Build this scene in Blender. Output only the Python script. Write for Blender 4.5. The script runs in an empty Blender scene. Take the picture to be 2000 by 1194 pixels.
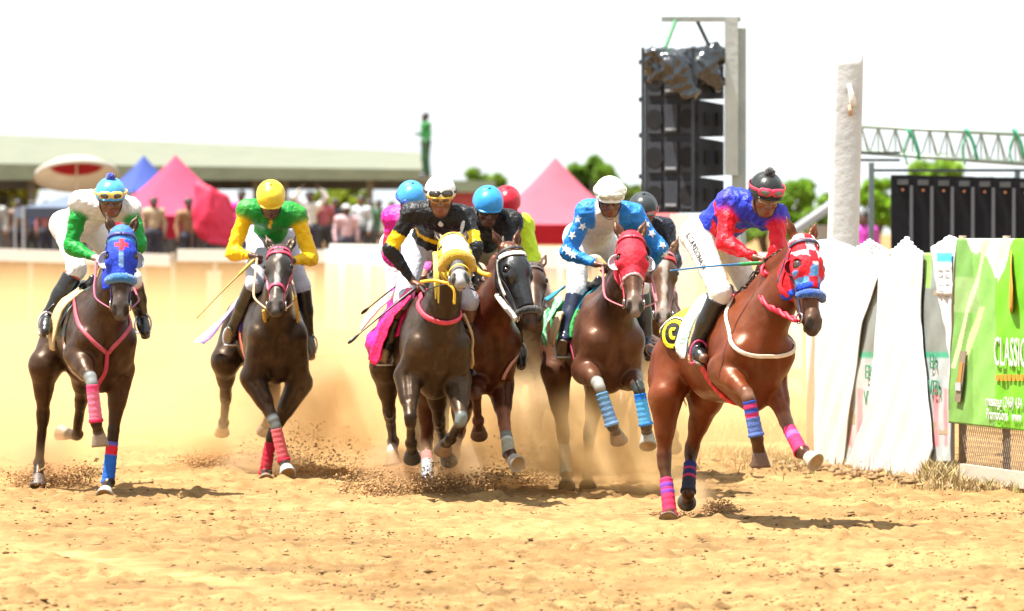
import bpy, math, random
import numpy as np
from mathutils import Vector, Matrix
random.seed(7)
RNG = np.random.default_rng(11)
R = math.radians
C = bpy.context.scene.collection

# ------------------------------------------------------------ camera
F = 11111.0            # focal length in photo pixels (200 mm lens)
CH = 1.9               # camera height
HY = 450.0             # horizon row in the photo
cd = bpy.data.cameras.new('camera'); cam = bpy.data.objects.new('camera', cd); C.objects.link(cam)
bpy.context.scene.camera = cam
cam.location = (0, 0, CH); cam.rotation_euler = (R(90), 0, 0)
cd.sensor_width = 36.0; cd.lens = 200.0
cd.shift_y = -(597 - HY) / 2000.0
cd.clip_start = 0.5; cd.clip_end = 5000
cd.dof.use_dof = True; cd.dof.focus_distance = 37.5; cd.dof.aperture_fstop = 4.0
# ------------------------------------------------------------ light
SUN_AZ = R(-100); SUN_EL = R(70)      # the way to the sun, azimuth from +Y towards +X
SD = Vector((math.sin(SUN_AZ) * math.cos(SUN_EL), math.cos(SUN_AZ) * math.cos(SUN_EL), math.sin(SUN_EL)))
sl = bpy.data.lights.new('sun', 'SUN'); so = bpy.data.objects.new('sun', sl); C.objects.link(so)
sl.energy = 5.0; sl.angle = R(0.5); sl.color = (1, 0.96, 0.9)
so.rotation_euler = SD.to_track_quat('Z', 'Y').to_euler()
so.location = (-10, 20, 30)
w = bpy.data.worlds.new('World'); bpy.context.scene.world = w; w.use_nodes = True
nt = w.node_tree; nt.nodes.clear()
sky = nt.nodes.new('ShaderNodeTexSky'); sky.sky_type = 'NISHITA'; sky.sun_disc = False
sky.sun_elevation = SUN_EL; sky.sun_rotation = SUN_AZ; sky.dust_density = 2.5; sky.air_density = 1.0; sky.ozone_density = 1.0
tc = nt.nodes.new('ShaderNodeTexCoord'); mp = nt.nodes.new('ShaderNodeMapping'); mp.inputs['Scale'].default_value = (1, 1, 2.6)
nz = nt.nodes.new('ShaderNodeTexNoise'); nz.inputs['Scale'].default_value = 14; nz.inputs['Detail'].default_value = 5; nz.inputs['Roughness'].default_value = 0.5
rp = nt.nodes.new('ShaderNodeValToRGB'); rp.color_ramp.elements[0].position = 0.30; rp.color_ramp.elements[1].position = 0.62
rp.color_ramp.elements[0].color = (0.72, 0.72, 0.72, 1)
mx = nt.nodes.new('ShaderNodeMix'); mx.data_type = 'RGBA'
mx.inputs['B'].default_value = (4.1, 4.4, 4.5, 1)
bg = nt.nodes.new('ShaderNodeBackground'); bg.inputs['Strength'].default_value = 0.10
out = nt.nodes.new('ShaderNodeOutputWorld')
L = nt.links.new
L(tc.outputs['Generated'], mp.inputs['Vector']); L(mp.outputs['Vector'], nz.inputs['Vector'])
L(nz.outputs['Fac'], rp.inputs['Fac']); L(rp.outputs['Color'], mx.inputs['Factor'])
L(sky.outputs['Color'], mx.inputs['A']); L(mx.outputs['Result'], bg.inputs['Color']); L(bg.outputs['Background'], out.inputs['Surface'])
vs = bpy.context.scene.view_settings
vs.view_transform = 'Standard'; vs.look = 'None'; vs.exposure = 1.62; vs.gamma = 1
bpy.context.scene.cycles.max_bounces = 5
bpy.context.scene.cycles.diffuse_bounces = 3
bpy.context.scene.cycles.glossy_bounces = 2
bpy.context.scene.cycles.transparent_max_bounces = 12
bpy.context.scene.cycles.volume_bounces = 3

# ------------------------------------------------------------ geometry helpers
def P(px, py, Y):
    return np.array(((px - 1000) / F * Y, Y, CH - (py - HY) / F * Y))
def YG(py, z=0.0):
    return (CH - z) * F / (py - HY)
def nrm(v):
    v = np.asarray(v, float); return v / (np.linalg.norm(v) + 1e-12)
def lerp(a, b, t): return np.asarray(a) * (1 - t) + np.asarray(b) * t
CAM = np.array((0, 0, CH))
def reach(parent, px, py, Ln, sgn):
    """point seen at (px,py) that lies Ln metres from parent, nearer (sgn<0) or farther (sgn>0)"""
    r = np.array(((px - 1000) / F, 1.0, -(py - HY) / F)); o = CAM - parent
    a = r @ r; b = 2 * (o @ r); c = o @ o - Ln * Ln; D = b * b - 4 * a * c
    if D < 0 or sgn == 0: t = -b / (2 * a)
    else: t = (-b + (1 if sgn > 0 else -1) * math.sqrt(D)) / (2 * a)
    return CAM + t * r

BASE = {}
def root_of(o):
    while o.parent: o = o.parent
    return o
def link(name, me, mat, parent=None, base=None):
    o = bpy.data.objects.new(name, me); C.objects.link(o)
    if parent is not None: o.parent = parent
    if mat is not None:
        for m in (mat if isinstance(mat, (list, tuple)) else [mat]): me.materials.append(m)
    if parent is None and base is not None:
        o.location = Vector(base)
    return o
def mesh(name, V, Fc, mat, parent=None, base=None, col=None, smooth=True, midx=None):
    """V (n,3) world coordinates; the mesh is stored relative to its thing's base"""
    V = np.asarray(V, float)
    if parent is not None:
        b = np.array(root_of(parent).location)
    else:
        if base is None: base = (V[:, 0].mean(), V[:, 1].mean(), V[:, 2].min())
        b = np.array(base, float)
    me = bpy.data.meshes.new(name)
    W = V - b
    if isinstance(Fc, np.ndarray):
        n = len(Fc); k = Fc.shape[1]
        me.vertices.add(len(W)); me.vertices.foreach_set('co', W.astype(np.float32).ravel())
        me.loops.add(n * k); me.loops.foreach_set('vertex_index', Fc.astype(np.int32).ravel())
        me.polygons.add(n); me.polygons.foreach_set('loop_start', (np.arange(n) * k).astype(np.int32))
        me.polygons.foreach_set('loop_total', np.full(n, k, np.int32))
        me.update(calc_edges=True); me.validate()
    else:
        me.from_pydata([tuple(v) for v in W], [], [tuple(f) for f in Fc]); me.update()
    if smooth is True: me.polygons.foreach_set('use_smooth', np.ones(len(me.polygons), bool))
    if midx is not None: me.polygons.foreach_set('material_index', np.asarray(midx, np.int32))
    if col is not None:
        ca = me.color_attributes.new('Col', 'FLOAT_COLOR', 'POINT')
        cc = np.ones((len(V), 4), np.float32); cc[:, :3] = col
        ca.data.foreach_set('color', cc.ravel())
    o = link(name, me, mat, parent, base=None if parent is not None else b)
    return o
def thing(name, label, cat, base, group=None):
    o = bpy.data.objects.new(name, None); C.objects.link(o); o.location = Vector([float(x) for x in base]); o.empty_display_size = 0.2
    o['label'] = label; o['category'] = cat
    if group: o['group'] = group
    return o
def tag(o, label, cat, group=None, kind=None):
    if label: o['label'] = label
    if cat: o['category'] = cat
    if group: o['group'] = group
    if kind: o['kind'] = kind
    return o

class MB:
    """collects boxes, tubes and lathes as one mesh"""
    def __init__(s): s.v = []; s.f = []; s.c = []
    def add(s, V, Fc, c=None):
        n = len(s.v); s.v += [tuple(map(float, v)) for v in V]; s.f += [tuple(i + n for i in f) for f in Fc]
        s.c += [c if c is not None else (1, 1, 1)] * len(V)
    def box(s, c, d, ax=None, col=None):
        """centre, full dims, optional axes rows"""
        ax = np.eye(3) if ax is None else np.asarray(ax, float)
        V = [np.asarray(c) + ax[0] * (sx * d[0] / 2) + ax[1] * (sy * d[1] / 2) + ax[2] * (sz * d[2] / 2) for sx in (-1, 1) for sy in (-1, 1) for sz in (-1, 1)]
        s.add(V, [(0, 1, 3, 2), (4, 6, 7, 5), (0, 4, 5, 1), (2, 3, 7, 6), (0, 2, 6, 4), (1, 5, 7, 3)], col)
    def tube(s, pts, rad, seg=8, col=None, caps=True):
        V, Fc = tube_geo(pts, rad, seg, caps); s.add(V, Fc, col)
    def build(s, name, mat, parent=None, base=None, smooth=False, usecol=False):
        return mesh(name, np.array(s.v), s.f, mat, parent, base, col=np.array(s.c) if usecol else None, smooth=smooth)

def frames(pts):
    pts = np.asarray(pts, float); T = np.gradient(pts, axis=0); T /= np.linalg.norm(T, axis=1)[:, None] + 1e-12
    u = np.cross(T[0], (0, 0, 1)); 
    if np.linalg.norm(u) < 0.1: u = np.cross(T[0], (1, 0, 0))
    U = [nrm(u)]
    for i in range(1, len(pts)):
        v = U[-1] - T[i] * (U[-1] @ T[i]); U.append(nrm(v))
    U = np.array(U); return T, U, np.cross(T, U)
def tube_geo(pts, rad, seg=8, caps=True, squash=1.0):
    pts = np.asarray(pts, float); n = len(pts); rad = np.broadcast_to(np.asarray(rad, float), (n,))
    T, U, W = frames(pts)
    V = []
    for i in range(n):
        for k in range(seg):
            a = 2 * math.pi * k / seg
            V.append(pts[i] + (U[i] * math.cos(a) + W[i] * math.sin(a) * squash) * rad[i])
    Fc = [(i * seg + k, i * seg + (k + 1) % seg, (i + 1) * seg + (k + 1) % seg, (i + 1) * seg + k) for i in range(n - 1) for k in range(seg)]
    if caps:
        V.append(pts[0]); V.append(pts[-1]); a = n * seg
        Fc += [(a, (k + 1) % seg, k) for k in range(seg)] + [(a + 1, (n - 1) * seg + k, (n - 1) * seg + (k + 1) % seg) for k in range(seg)]
    return V, Fc
def spline(pts, n=24):
    """Catmull-Rom through pts"""
    p = np.asarray(pts, float); m = len(p)
    if m == 2: return np.array([lerp(p[0], p[1], t) for t in np.linspace(0, 1, n)])
    q = np.vstack([2 * p[0] - p[1], p, 2 * p[-1] - p[-2]]); o = []
    for t in np.linspace(0, m - 1 - 1e-9, n):
        i = int(t); u = t - i; a, b, c, d = q[i], q[i + 1], q[i + 2], q[i + 3]
        o.append(0.5 * (2 * b + (c - a) * u + (2 * a - 5 * b + 4 * c - d) * u * u + (3 * b - a - 3 * c + d) * u ** 3))
    return np.array(o)

# ------------------------------------------------------------ implicit surfaces: smooth blends of tapered capsules
class Sdf:
    def __init__(s): s.p = []
    def cone(s, a, b, ra, rb=None, k=0.03, tag=0, flat=None, q=1.0, sub=False):
        s.p.append((np.asarray(a, float), np.asarray(b, float), float(ra), float(ra if rb is None else rb), float(k), tag, None if flat is None else nrm(flat), float(q), sub)); return s
    def ball(s, a, r, **kw): return s.cone(a, np.asarray(a) + 1e-5, r, r, **kw)
    def sel(s, tags):
        o = Sdf(); o.p = [p for p in s.p if p[5] in tags]; return o
    def grow(s, d):
        o = Sdf(); o.p = [(p[0], p[1], p[2] + (-d if p[8] else d), p[3] + (-d if p[8] else d)) + p[4:] for p in s.p]; return o
    @staticmethod
    def _d(p, X, Y, Z):
        a, b, ra, rb, k, tg, n, q, sub = p
        x, y, z = X - a[0], Y - a[1], Z - a[2]; ab = b - a
        if n is not None:
            e = 1 / q - 1; g = (x * n[0] + y * n[1] + z * n[2]) * e
            x = x + n[0] * g; y = y + n[1] * g; z = z + n[2] * g
            ab = ab + n * (ab @ n) * e
        t = np.clip((x * ab[0] + y * ab[1] + z * ab[2]) / (ab @ ab + 1e-12), 0, 1)
        x = x - t * ab[0]; y = y - t * ab[1]; z = z - t * ab[2]
        d = np.sqrt(x * x + y * y + z * z) - (ra + (rb - ra) * t)
        return d
    @staticmethod
    def _mix(f, d, k, sub):
        if sub:
            h = np.clip(0.5 - 0.5 * (f + d) / k, 0, 1); return f * (1 - h) + (-d) * h + k * h * (1 - h)
        h = np.clip(0.5 + 0.5 * (f - d) / k, 0, 1); return f * (1 - h) + d * h - k * h * (1 - h)
    def ev(s, pts):
        pts = np.atleast_2d(pts); f = np.full(len(pts), 9.0)
        for p in s.p: f = s._mix(f, s._d(p, pts[:, 0], pts[:, 1], pts[:, 2]), p[4], p[8])
        return f
    def grad(s, pts, e=0.004):
        pts = np.atleast_2d(pts); g = np.stack([s.ev(pts + d) - s.ev(pts - d) for d in np.eye(3) * e], 1)
        return g / (np.linalg.norm(g, axis=1)[:, None] + 1e-9)
    def snap(s, pts, off=0.0, it=7):
        pts = np.array(pts, float)
        for _ in range(it): pts = pts - s.grad(pts) * ((s.ev(pts) - off) * 0.9)[:, None]
        return pts
    def surf(s, vox, clip=None, bb=None):
        lo = np.min([np.minimum(p[0], p[1]) - max(p[2], p[3]) for p in s.p if not p[8]], axis=0) - 3 * vox
        hi = np.max([np.maximum(p[0], p[1]) + max(p[2], p[3]) for p in s.p if not p[8]], axis=0) + 3 * vox
        if bb is not None: lo = np.maximum(lo, bb[0]); hi = np.minimum(hi, bb[1])
        n = np.maximum(np.ceil((hi - lo) / vox).astype(int) + 1, 4)
        ax = [(lo[i] + np.arange(n[i]) * vox).astype(np.float32) for i in range(3)]
        f = np.full(n, 9.0, np.float32)
        for p in s.p:
            m = max(p[2], p[3]) + p[4] + 3 * vox
            i0 = np.maximum(np.floor((np.minimum(p[0], p[1]) - m - lo) / vox).astype(int), 0)
            i1 = np.minimum(np.ceil((np.maximum(p[0], p[1]) + m - lo) / vox).astype(int) + 1, n)
            if np.any(i1 <= i0): continue
            sl_ = tuple(slice(i0[j], i1[j]) for j in range(3))
            d = s._d(p, ax[0][sl_[0]][:, None, None], ax[1][sl_[1]][None, :, None], ax[2][sl_[2]][None, None, :])
            f[sl_] = s._mix(f[sl_], d, p[4], p[8])
        if clip is not None:
            X, Y, Z = np.meshgrid(*ax, indexing='ij')
            Q = np.stack([X.ravel(), Y.ravel(), Z.ravel()], 1)
            f = clip(f.ravel(), Q).reshape(f.shape).astype(np.float32)
        f[0] = f[-1] = 9; f[:, 0] = f[:, -1] = 9; f[:, :, 0] = f[:, :, -1] = 9
        return surfnet(f, lo, vox)
    def tint(s, V, cols, sharp=0.012):
        """blend of the tag colours by nearness"""
        W = np.zeros(len(V)); A = np.zeros((len(V), 3))
        for p in s.p:
            if p[8]: continue
            c = cols.get(p[5]); 
            if c is None: continue
            w_ = np.exp(-np.clip(s._d(p, V[:, 0], V[:, 1], V[:, 2]), -0.02, 0.5) / sharp); W += w_; A += w_[:, None] * np.asarray(c)[None]
        return A / (W[:, None] + 1e-20)
def surfnet(f, lo, vox):
    neg = f < 0
    s = np.zeros(tuple(np.array(f.shape) - 1), np.int8)
    for i in (0, 1):
        for j in (0, 1):
            for k in (0, 1): s += neg[i:f.shape[0] - 1 + i, j:f.shape[1] - 1 + j, k:f.shape[2] - 1 + k]
    act = (s > 0) & (s < 8); I = np.argwhere(act); idx = np.full(act.shape, -1, np.int64); idx[act] = np.arange(len(I))
    offs = [(i, j, k) for i in (0, 1) for j in (0, 1) for k in (0, 1)]
    cv = {o: f[I[:, 0] + o[0], I[:, 1] + o[1], I[:, 2] + o[2]] for o in offs}
    pos = np.zeros((len(I), 3)); cnt = np.zeros(len(I))
    for a in offs:
        for d in range(3):
            if a[d] == 0:
                b = list(a); b[d] = 1; b = tuple(b); va, vb = cv[a], cv[b]; m = (va < 0) != (vb < 0)
                t = np.where(m, va / np.where(m, va - vb, 1), 0)
                q = np.array(a, float)[None] + np.zeros((len(I), 3)); q[:, d] = t
                pos += q * m[:, None]; cnt += m
    V = lo + (I + pos / cnt[:, None]) * vox
    Q = []
    for d in range(3):
        a = neg.take(range(0, f.shape[d] - 1), axis=d); b = neg.take(range(1, f.shape[d]), axis=d)
        E = np.argwhere(a != b); fl = a[tuple(E.T)]
        u, v = (d + 1) % 3, (d + 2) % 3
        ok = (E[:, u] > 0) & (E[:, v] > 0) & (E[:, u] < act.shape[u]) & (E[:, v] < act.shape[v]); E = E[ok]; fl = fl[ok]
        def g(du, dv):
            G = E.copy(); G[:, u] -= du; G[:, v] -= dv; return idx[tuple(G.T)]
        q = np.stack([g(1, 1), g(0, 1), g(0, 0), g(1, 0)], 1)
        q[~fl] = q[~fl][:, ::-1]; Q.append(q)
    return V, np.concatenate(Q)
def wrinkle(V, Fc, amp, freq, seed=0, ridged=True, stretch=None):
    """fold displacement along normals"""
    r = np.random.default_rng(seed); N = vnormals(V, Fc); h = np.zeros(len(V)); X = V * 1.0
    if stretch is not None: X = X - np.outer(X @ nrm(stretch), nrm(stretch)) * 0.65
    for i in range(5):
        d = nrm(r.normal(size=3)); e = nrm(r.normal(size=3)); ph = r.uniform(0, 6)
        a = np.sin(X @ d * freq * (1 + 0.35 * i) + 1.6 * np.sin(X @ e * freq * 0.6 + ph) + ph)
        h += (1 - 2 * np.abs(a) if ridged else a) / (1 + 0.5 * i)
    return V + N * (h * amp / 2.5)[:, None]
def vnormals(V, Fc):
    N = np.zeros_like(V); n = np.cross(V[Fc[:, 2]] - V[Fc[:, 0]], V[Fc[:, 3]] - V[Fc[:, 1]])
    for k in range(4): np.add.at(N, Fc[:, k], n)
    return N / (np.linalg.norm(N, axis=1)[:, None] + 1e-12)

def ribbon(name, pts, normals, wdt, th, mat, parent, n=None, col=None):
    """flat strap along pts lying on a surface with the given normals"""
    pts = np.asarray(pts, float); T = np.gradient(pts, axis=0); T /= np.linalg.norm(T, axis=1)[:, None] + 1e-9
    S = np.cross(T, normals); S /= np.linalg.norm(S, axis=1)[:, None] + 1e-9
    wdt = np.broadcast_to(np.asarray(wdt, float), (len(pts),)); V = []; Fc = []
    pr = [(-.5, 0), (-.5, .7), (-.3, 1), (.3, 1), (.5, .7), (.5, 0)]
    for i in range(len(pts)):
        for a, b in pr: V.append(pts[i] + S[i] * a * wdt[i] + normals[i] * (b - 0.4) * th)
    m = len(pr)
    for i in range(len(pts) - 1):
        for k in range(m): Fc.append((i * m + k, i * m + (k + 1) % m, (i + 1) * m + (k + 1) % m, (i + 1) * m + k))
    Fc.append(tuple(range(m))[::-1]); Fc.append(tuple((len(pts) - 1) * m + k for k in range(m)))
    return mesh(name, np.array(V), Fc, mat, parent, col=col)
def strap(name, sdf, ctrl, wdt, mat, parent, off=0.004, th=0.006, n=40, closed=False, col=None):
    if closed: ctrl = list(ctrl) + [ctrl[0]]
    p = spline(ctrl, n); p = sdf.snap(p, off)
    for _ in range(2):
        q = p.copy(); q[1:-1] = (p[:-2] + 2 * p[1:-1] + p[2:]) / 4; p = q
    return ribbon(name, p, sdf.grad(p), wdt, th, mat, parent, col=col)

# ------------------------------------------------------------ materials
def srgb(r, g, b):
    f = lambda c: (c / 255 / 12.92) if c / 255 <= 0.04045 else ((c / 255 + 0.055) / 1.055) ** 2.4
    return (f(r), f(g), f(b))
MATS = {}
ALB = 0.66      # the painted and dyed surfaces are duller than their nominal swatches
def mat(name, col=None, rough=0.6, spec=0.5, metal=0.0, var=0.12, vscale=6.0, bump=0.0, bscale=60.0, sheen=0.0, coat=0.0, trans=0.0, sss=0.0, dirt=None, dscale=5.0, bdetail=3.0, bstretch=(1, 1, 1), alb=None):
    """procedural principled material; col None = the mesh's own Col attribute"""
    if name in MATS: return MATS[name]
    alb = ALB if alb is None else alb
    m = bpy.data.materials.new(name); m.use_nodes = True; t = m.node_tree; n = t.nodes; b = n['Principled BSDF']
    b.inputs['Roughness'].default_value = rough; b.inputs['Metallic'].default_value = metal
    b.inputs['Specular IOR Level'].default_value = spec; b.inputs['Sheen Weight'].default_value = sheen
    b.inputs['Coat Weight'].default_value = coat; b.inputs['Transmission Weight'].default_value = trans
    if sss: b.inputs['Subsurface Weight'].default_value = sss; b.inputs['Subsurface Radius'].default_value = (0.02, 0.008, 0.004)
    co = n.new('ShaderNodeTexCoord'); no = n.new('ShaderNodeTexNoise'); no.inputs['Scale'].default_value = vscale; no.inputs['Detail'].default_value = 6
    t.links.new(co.outputs['Object'], no.inputs['Vector'])
    mr = n.new('ShaderNodeMapRange'); mr.inputs['From Min'].default_value = 0.25; mr.inputs['From Max'].default_value = 0.75
    mr.inputs['To Min'].default_value = alb * (1 - var); mr.inputs['To Max'].default_value = alb * (1 + var); t.links.new(no.outputs['Fac'], mr.inputs['Value'])
    mu = n.new('ShaderNodeVectorMath'); mu.operation = 'SCALE'; t.links.new(mr.outputs['Result'], mu.inputs['Scale'])
    if col is None:
        at = n.new('ShaderNodeAttribute'); at.attribute_name = 'Col'; t.links.new(at.outputs['Color'], mu.inputs['Vector'])
    else: mu.inputs['Vector'].default_value = col
    last = mu.outputs['Vector']
    if dirt is not None:
        n2 = n.new('ShaderNodeTexNoise'); n2.inputs['Scale'].default_value = dscale; n2.inputs['Detail'].default_value = 8; n2.inputs['Roughness'].default_value = 0.7
        t.links.new(co.outputs['Object'], n2.inputs['Vector'])
        r2 = n.new('ShaderNodeMapRange'); r2.inputs['From Min'].default_value = 0.5; r2.inputs['From Max'].default_value = 0.72; t.links.new(n2.outputs['Fac'], r2.inputs['Value'])
        m2 = n.new('ShaderNodeMix'); m2.data_type = 'RGBA'; t.links.new(last, m2.inputs['A']); m2.inputs['B'].default_value = (*dirt[:3], 1)
        sc = n.new('ShaderNodeMath'); sc.operation = 'MULTIPLY'; sc.inputs[1].default_value = dirt[3]; t.links.new(r2.outputs['Result'], sc.inputs[0]); t.links.new(sc.outputs['Value'], m2.inputs['Factor'])
        last = m2.outputs['Result']
    t.links.new(last, b.inputs['Base Color'])
    if bump:
        mpn = n.new('ShaderNodeMapping'); mpn.inputs['Scale'].default_value = bstretch; t.links.new(co.outputs['Object'], mpn.inputs['Vector'])
        nb = n.new('ShaderNodeTexNoise'); nb.inputs['Scale'].default_value = bscale; nb.inputs['Detail'].default_value = bdetail
        t.links.new(mpn.outputs['Vector'], nb.inputs['Vector'])
        bp = n.new('ShaderNodeBump'); bp.inputs['Strength'].default_value = bump; bp.inputs['Distance'].default_value = 0.02
        t.links.new(nb.outputs['Fac'], bp.inputs['Height']); t.links.new(bp.outputs['Normal'], b.inputs['Normal'])
    MATS[name] = m; return m
SAND_D = (0.52, 0.36, 0.2, 0.35)
m_coat = mat('horse_coat', rough=0.36, spec=0.36, var=0.38, vscale=3.5, bump=0.10, bscale=160, bdetail=8, dirt=(0.20, 0.12, 0.06, 0.22), dscale=9)
_t = m_coat.node_tree; _t.nodes['Principled BSDF'].inputs['Specular Tint'].default_value = (1.0, .72, .5, 1)
m_hoof = mat('hoof_horn', rough=0.55, var=0.2, vscale=30, bump=0.2, bscale=80)
m_hair = mat('horse_hair', rough=0.5, var=0.3, vscale=40)
m_cloth = mat('woven_cloth', rough=0.7, spec=0.3, var=0.1, vscale=20, bump=0.5, bscale=35, alb=0.8)
m_satin = mat('racing_satin', rough=0.46, spec=0.26, var=0.12, vscale=12, bump=0.8, bscale=30, bdetail=3, alb=0.85)
m_leather = mat('boot_leather', rough=0.3, spec=0.6, var=0.25, vscale=14, bump=0.15, bscale=40)
m_skin = mat('skin', rough=0.40, spec=0.5, var=0.12, vscale=22, sss=0.08)
m_strap = mat('strap_webbing', rough=0.55, var=0.18, vscale=30, alb=.85)
m_fleece = mat('fleece', rough=0.95, spec=0.1, var=0.22, vscale=60, bump=0.9, bscale=120, sheen=0.5)
m_shell = mat('helmet_shell', rough=0.34, spec=0.32, var=0.12, vscale=10, bump=0.3, bscale=18, alb=.85)
m_wrap = mat('bandage', rough=0.8, spec=0.2, var=0.15, vscale=40, bump=0.3, bscale=90, alb=.85)
m_steel = mat('bright_steel', (0.6, 0.6, 0.6), rough=0.25, metal=1.0)
m_eye = mat('dark_eye', (0.012, 0.008, 0.006), rough=0.08, spec=0.7, var=0.1)
m_lens = mat('goggle_lens', rough=0.08, spec=0.8, var=0.05, coat=0.6)
m_wood = mat('riding_whip', rough=0.4, var=0.15, vscale=40)
# ------------------------------------------------------------ horses
def lathe_rings(a, b, radii, seg=20, up=None):
    """rings between a and b; radii = [(t, r, col)]"""
    a = np.asarray(a, float); b = np.asarray(b, float); d = nrm(b - a); u = nrm(np.cross(d, (0.3, 1, 0.2))); v = np.cross(d, u)
    V, Fc, K = [], [], []
    for t, r, c in radii:
        for k in range(seg):
            an = 2 * math.pi * k / seg; V.append(a + (b - a) * t + (u * math.cos(an) + v * math.sin(an)) * r); K.append(c)
    m = len(radii)
    Fc = [(i * seg + k, i * seg + (k + 1) % seg, (i + 1) * seg + (k + 1) % seg, (i + 1) * seg + k) for i in range(m - 1) for k in range(seg)]
    return V, Fc, K
def hoof(parent, fet, cor, toe, c1, c2):
    """horn cone from the coronet to the ground edge, sole recessed"""
    d = nrm(toe - cor); fw = nrm(cor - fet)
    fw = nrm(fw - d * (fw @ d)) if np.linalg.norm(np.cross(fw, d)) > 0.05 else np.array((0, -1, 0.0))
    s = np.cross(d, fw); V, Fc, K = [], [], []; seg = 22
    prof = [(-0.012, 0.036, 0), (0.0, 0.046, 0), (0.012, 0.048, 0), (0.075, 0.062, 0), (0.088, 0.063, 1), (0.092, 0.056, 1), (0.084, 0.048, 2), (0.080, 0.0, 2)]
    cc = [c1, tuple(x * 0.8 for x in c1), c2]
    for h, r, kind in prof:
        for k in range(seg):
            a = 2 * math.pi * k / seg
            lean = max(h, 0) * 0.28
            V.append(cor + d * h + fw * (math.cos(a) * r * 1.08 + lean) + s * math.sin(a) * r); K.append(cc[kind])
    m = len(prof)
    Fc = [(i * seg + k, i * seg + (k + 1) % seg, (i + 1) * seg + (k + 1) % seg, (i + 1) * seg + k) for i in range(m - 1) for k in range(seg)]
    return mesh('hoof', np.array(V), Fc, m_hoof, parent, col=np.array(K))
def leg_wrap(parent, a, b, t0, t1, bands, r0=0.043, r1=0.047):
    """bandage along the cannon; bands = [(t, colour)] from top to bottom"""
    N = 34; rr = []
    for i in range(N):
        t = t0 + (t1 - t0) * i / (N - 1); u = i / (N - 1)
        c = bands[0][1]
        for bt, bc in bands:
            if u >= bt: c = bc
        r = r0 * (1 - u) + r1 * u + 0.0012 * math.sin(u * 40) + (0.006 if u > .9 else 0)
        if i in (0, N - 1): r -= 0.008
        rr.append((t, r, c))
    V, Fc, K = lathe_rings(a, b, rr, 22)
    return mesh('leg_wrap', np.array(V), Fc, m_wrap, parent, col=np.array(K))

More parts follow.
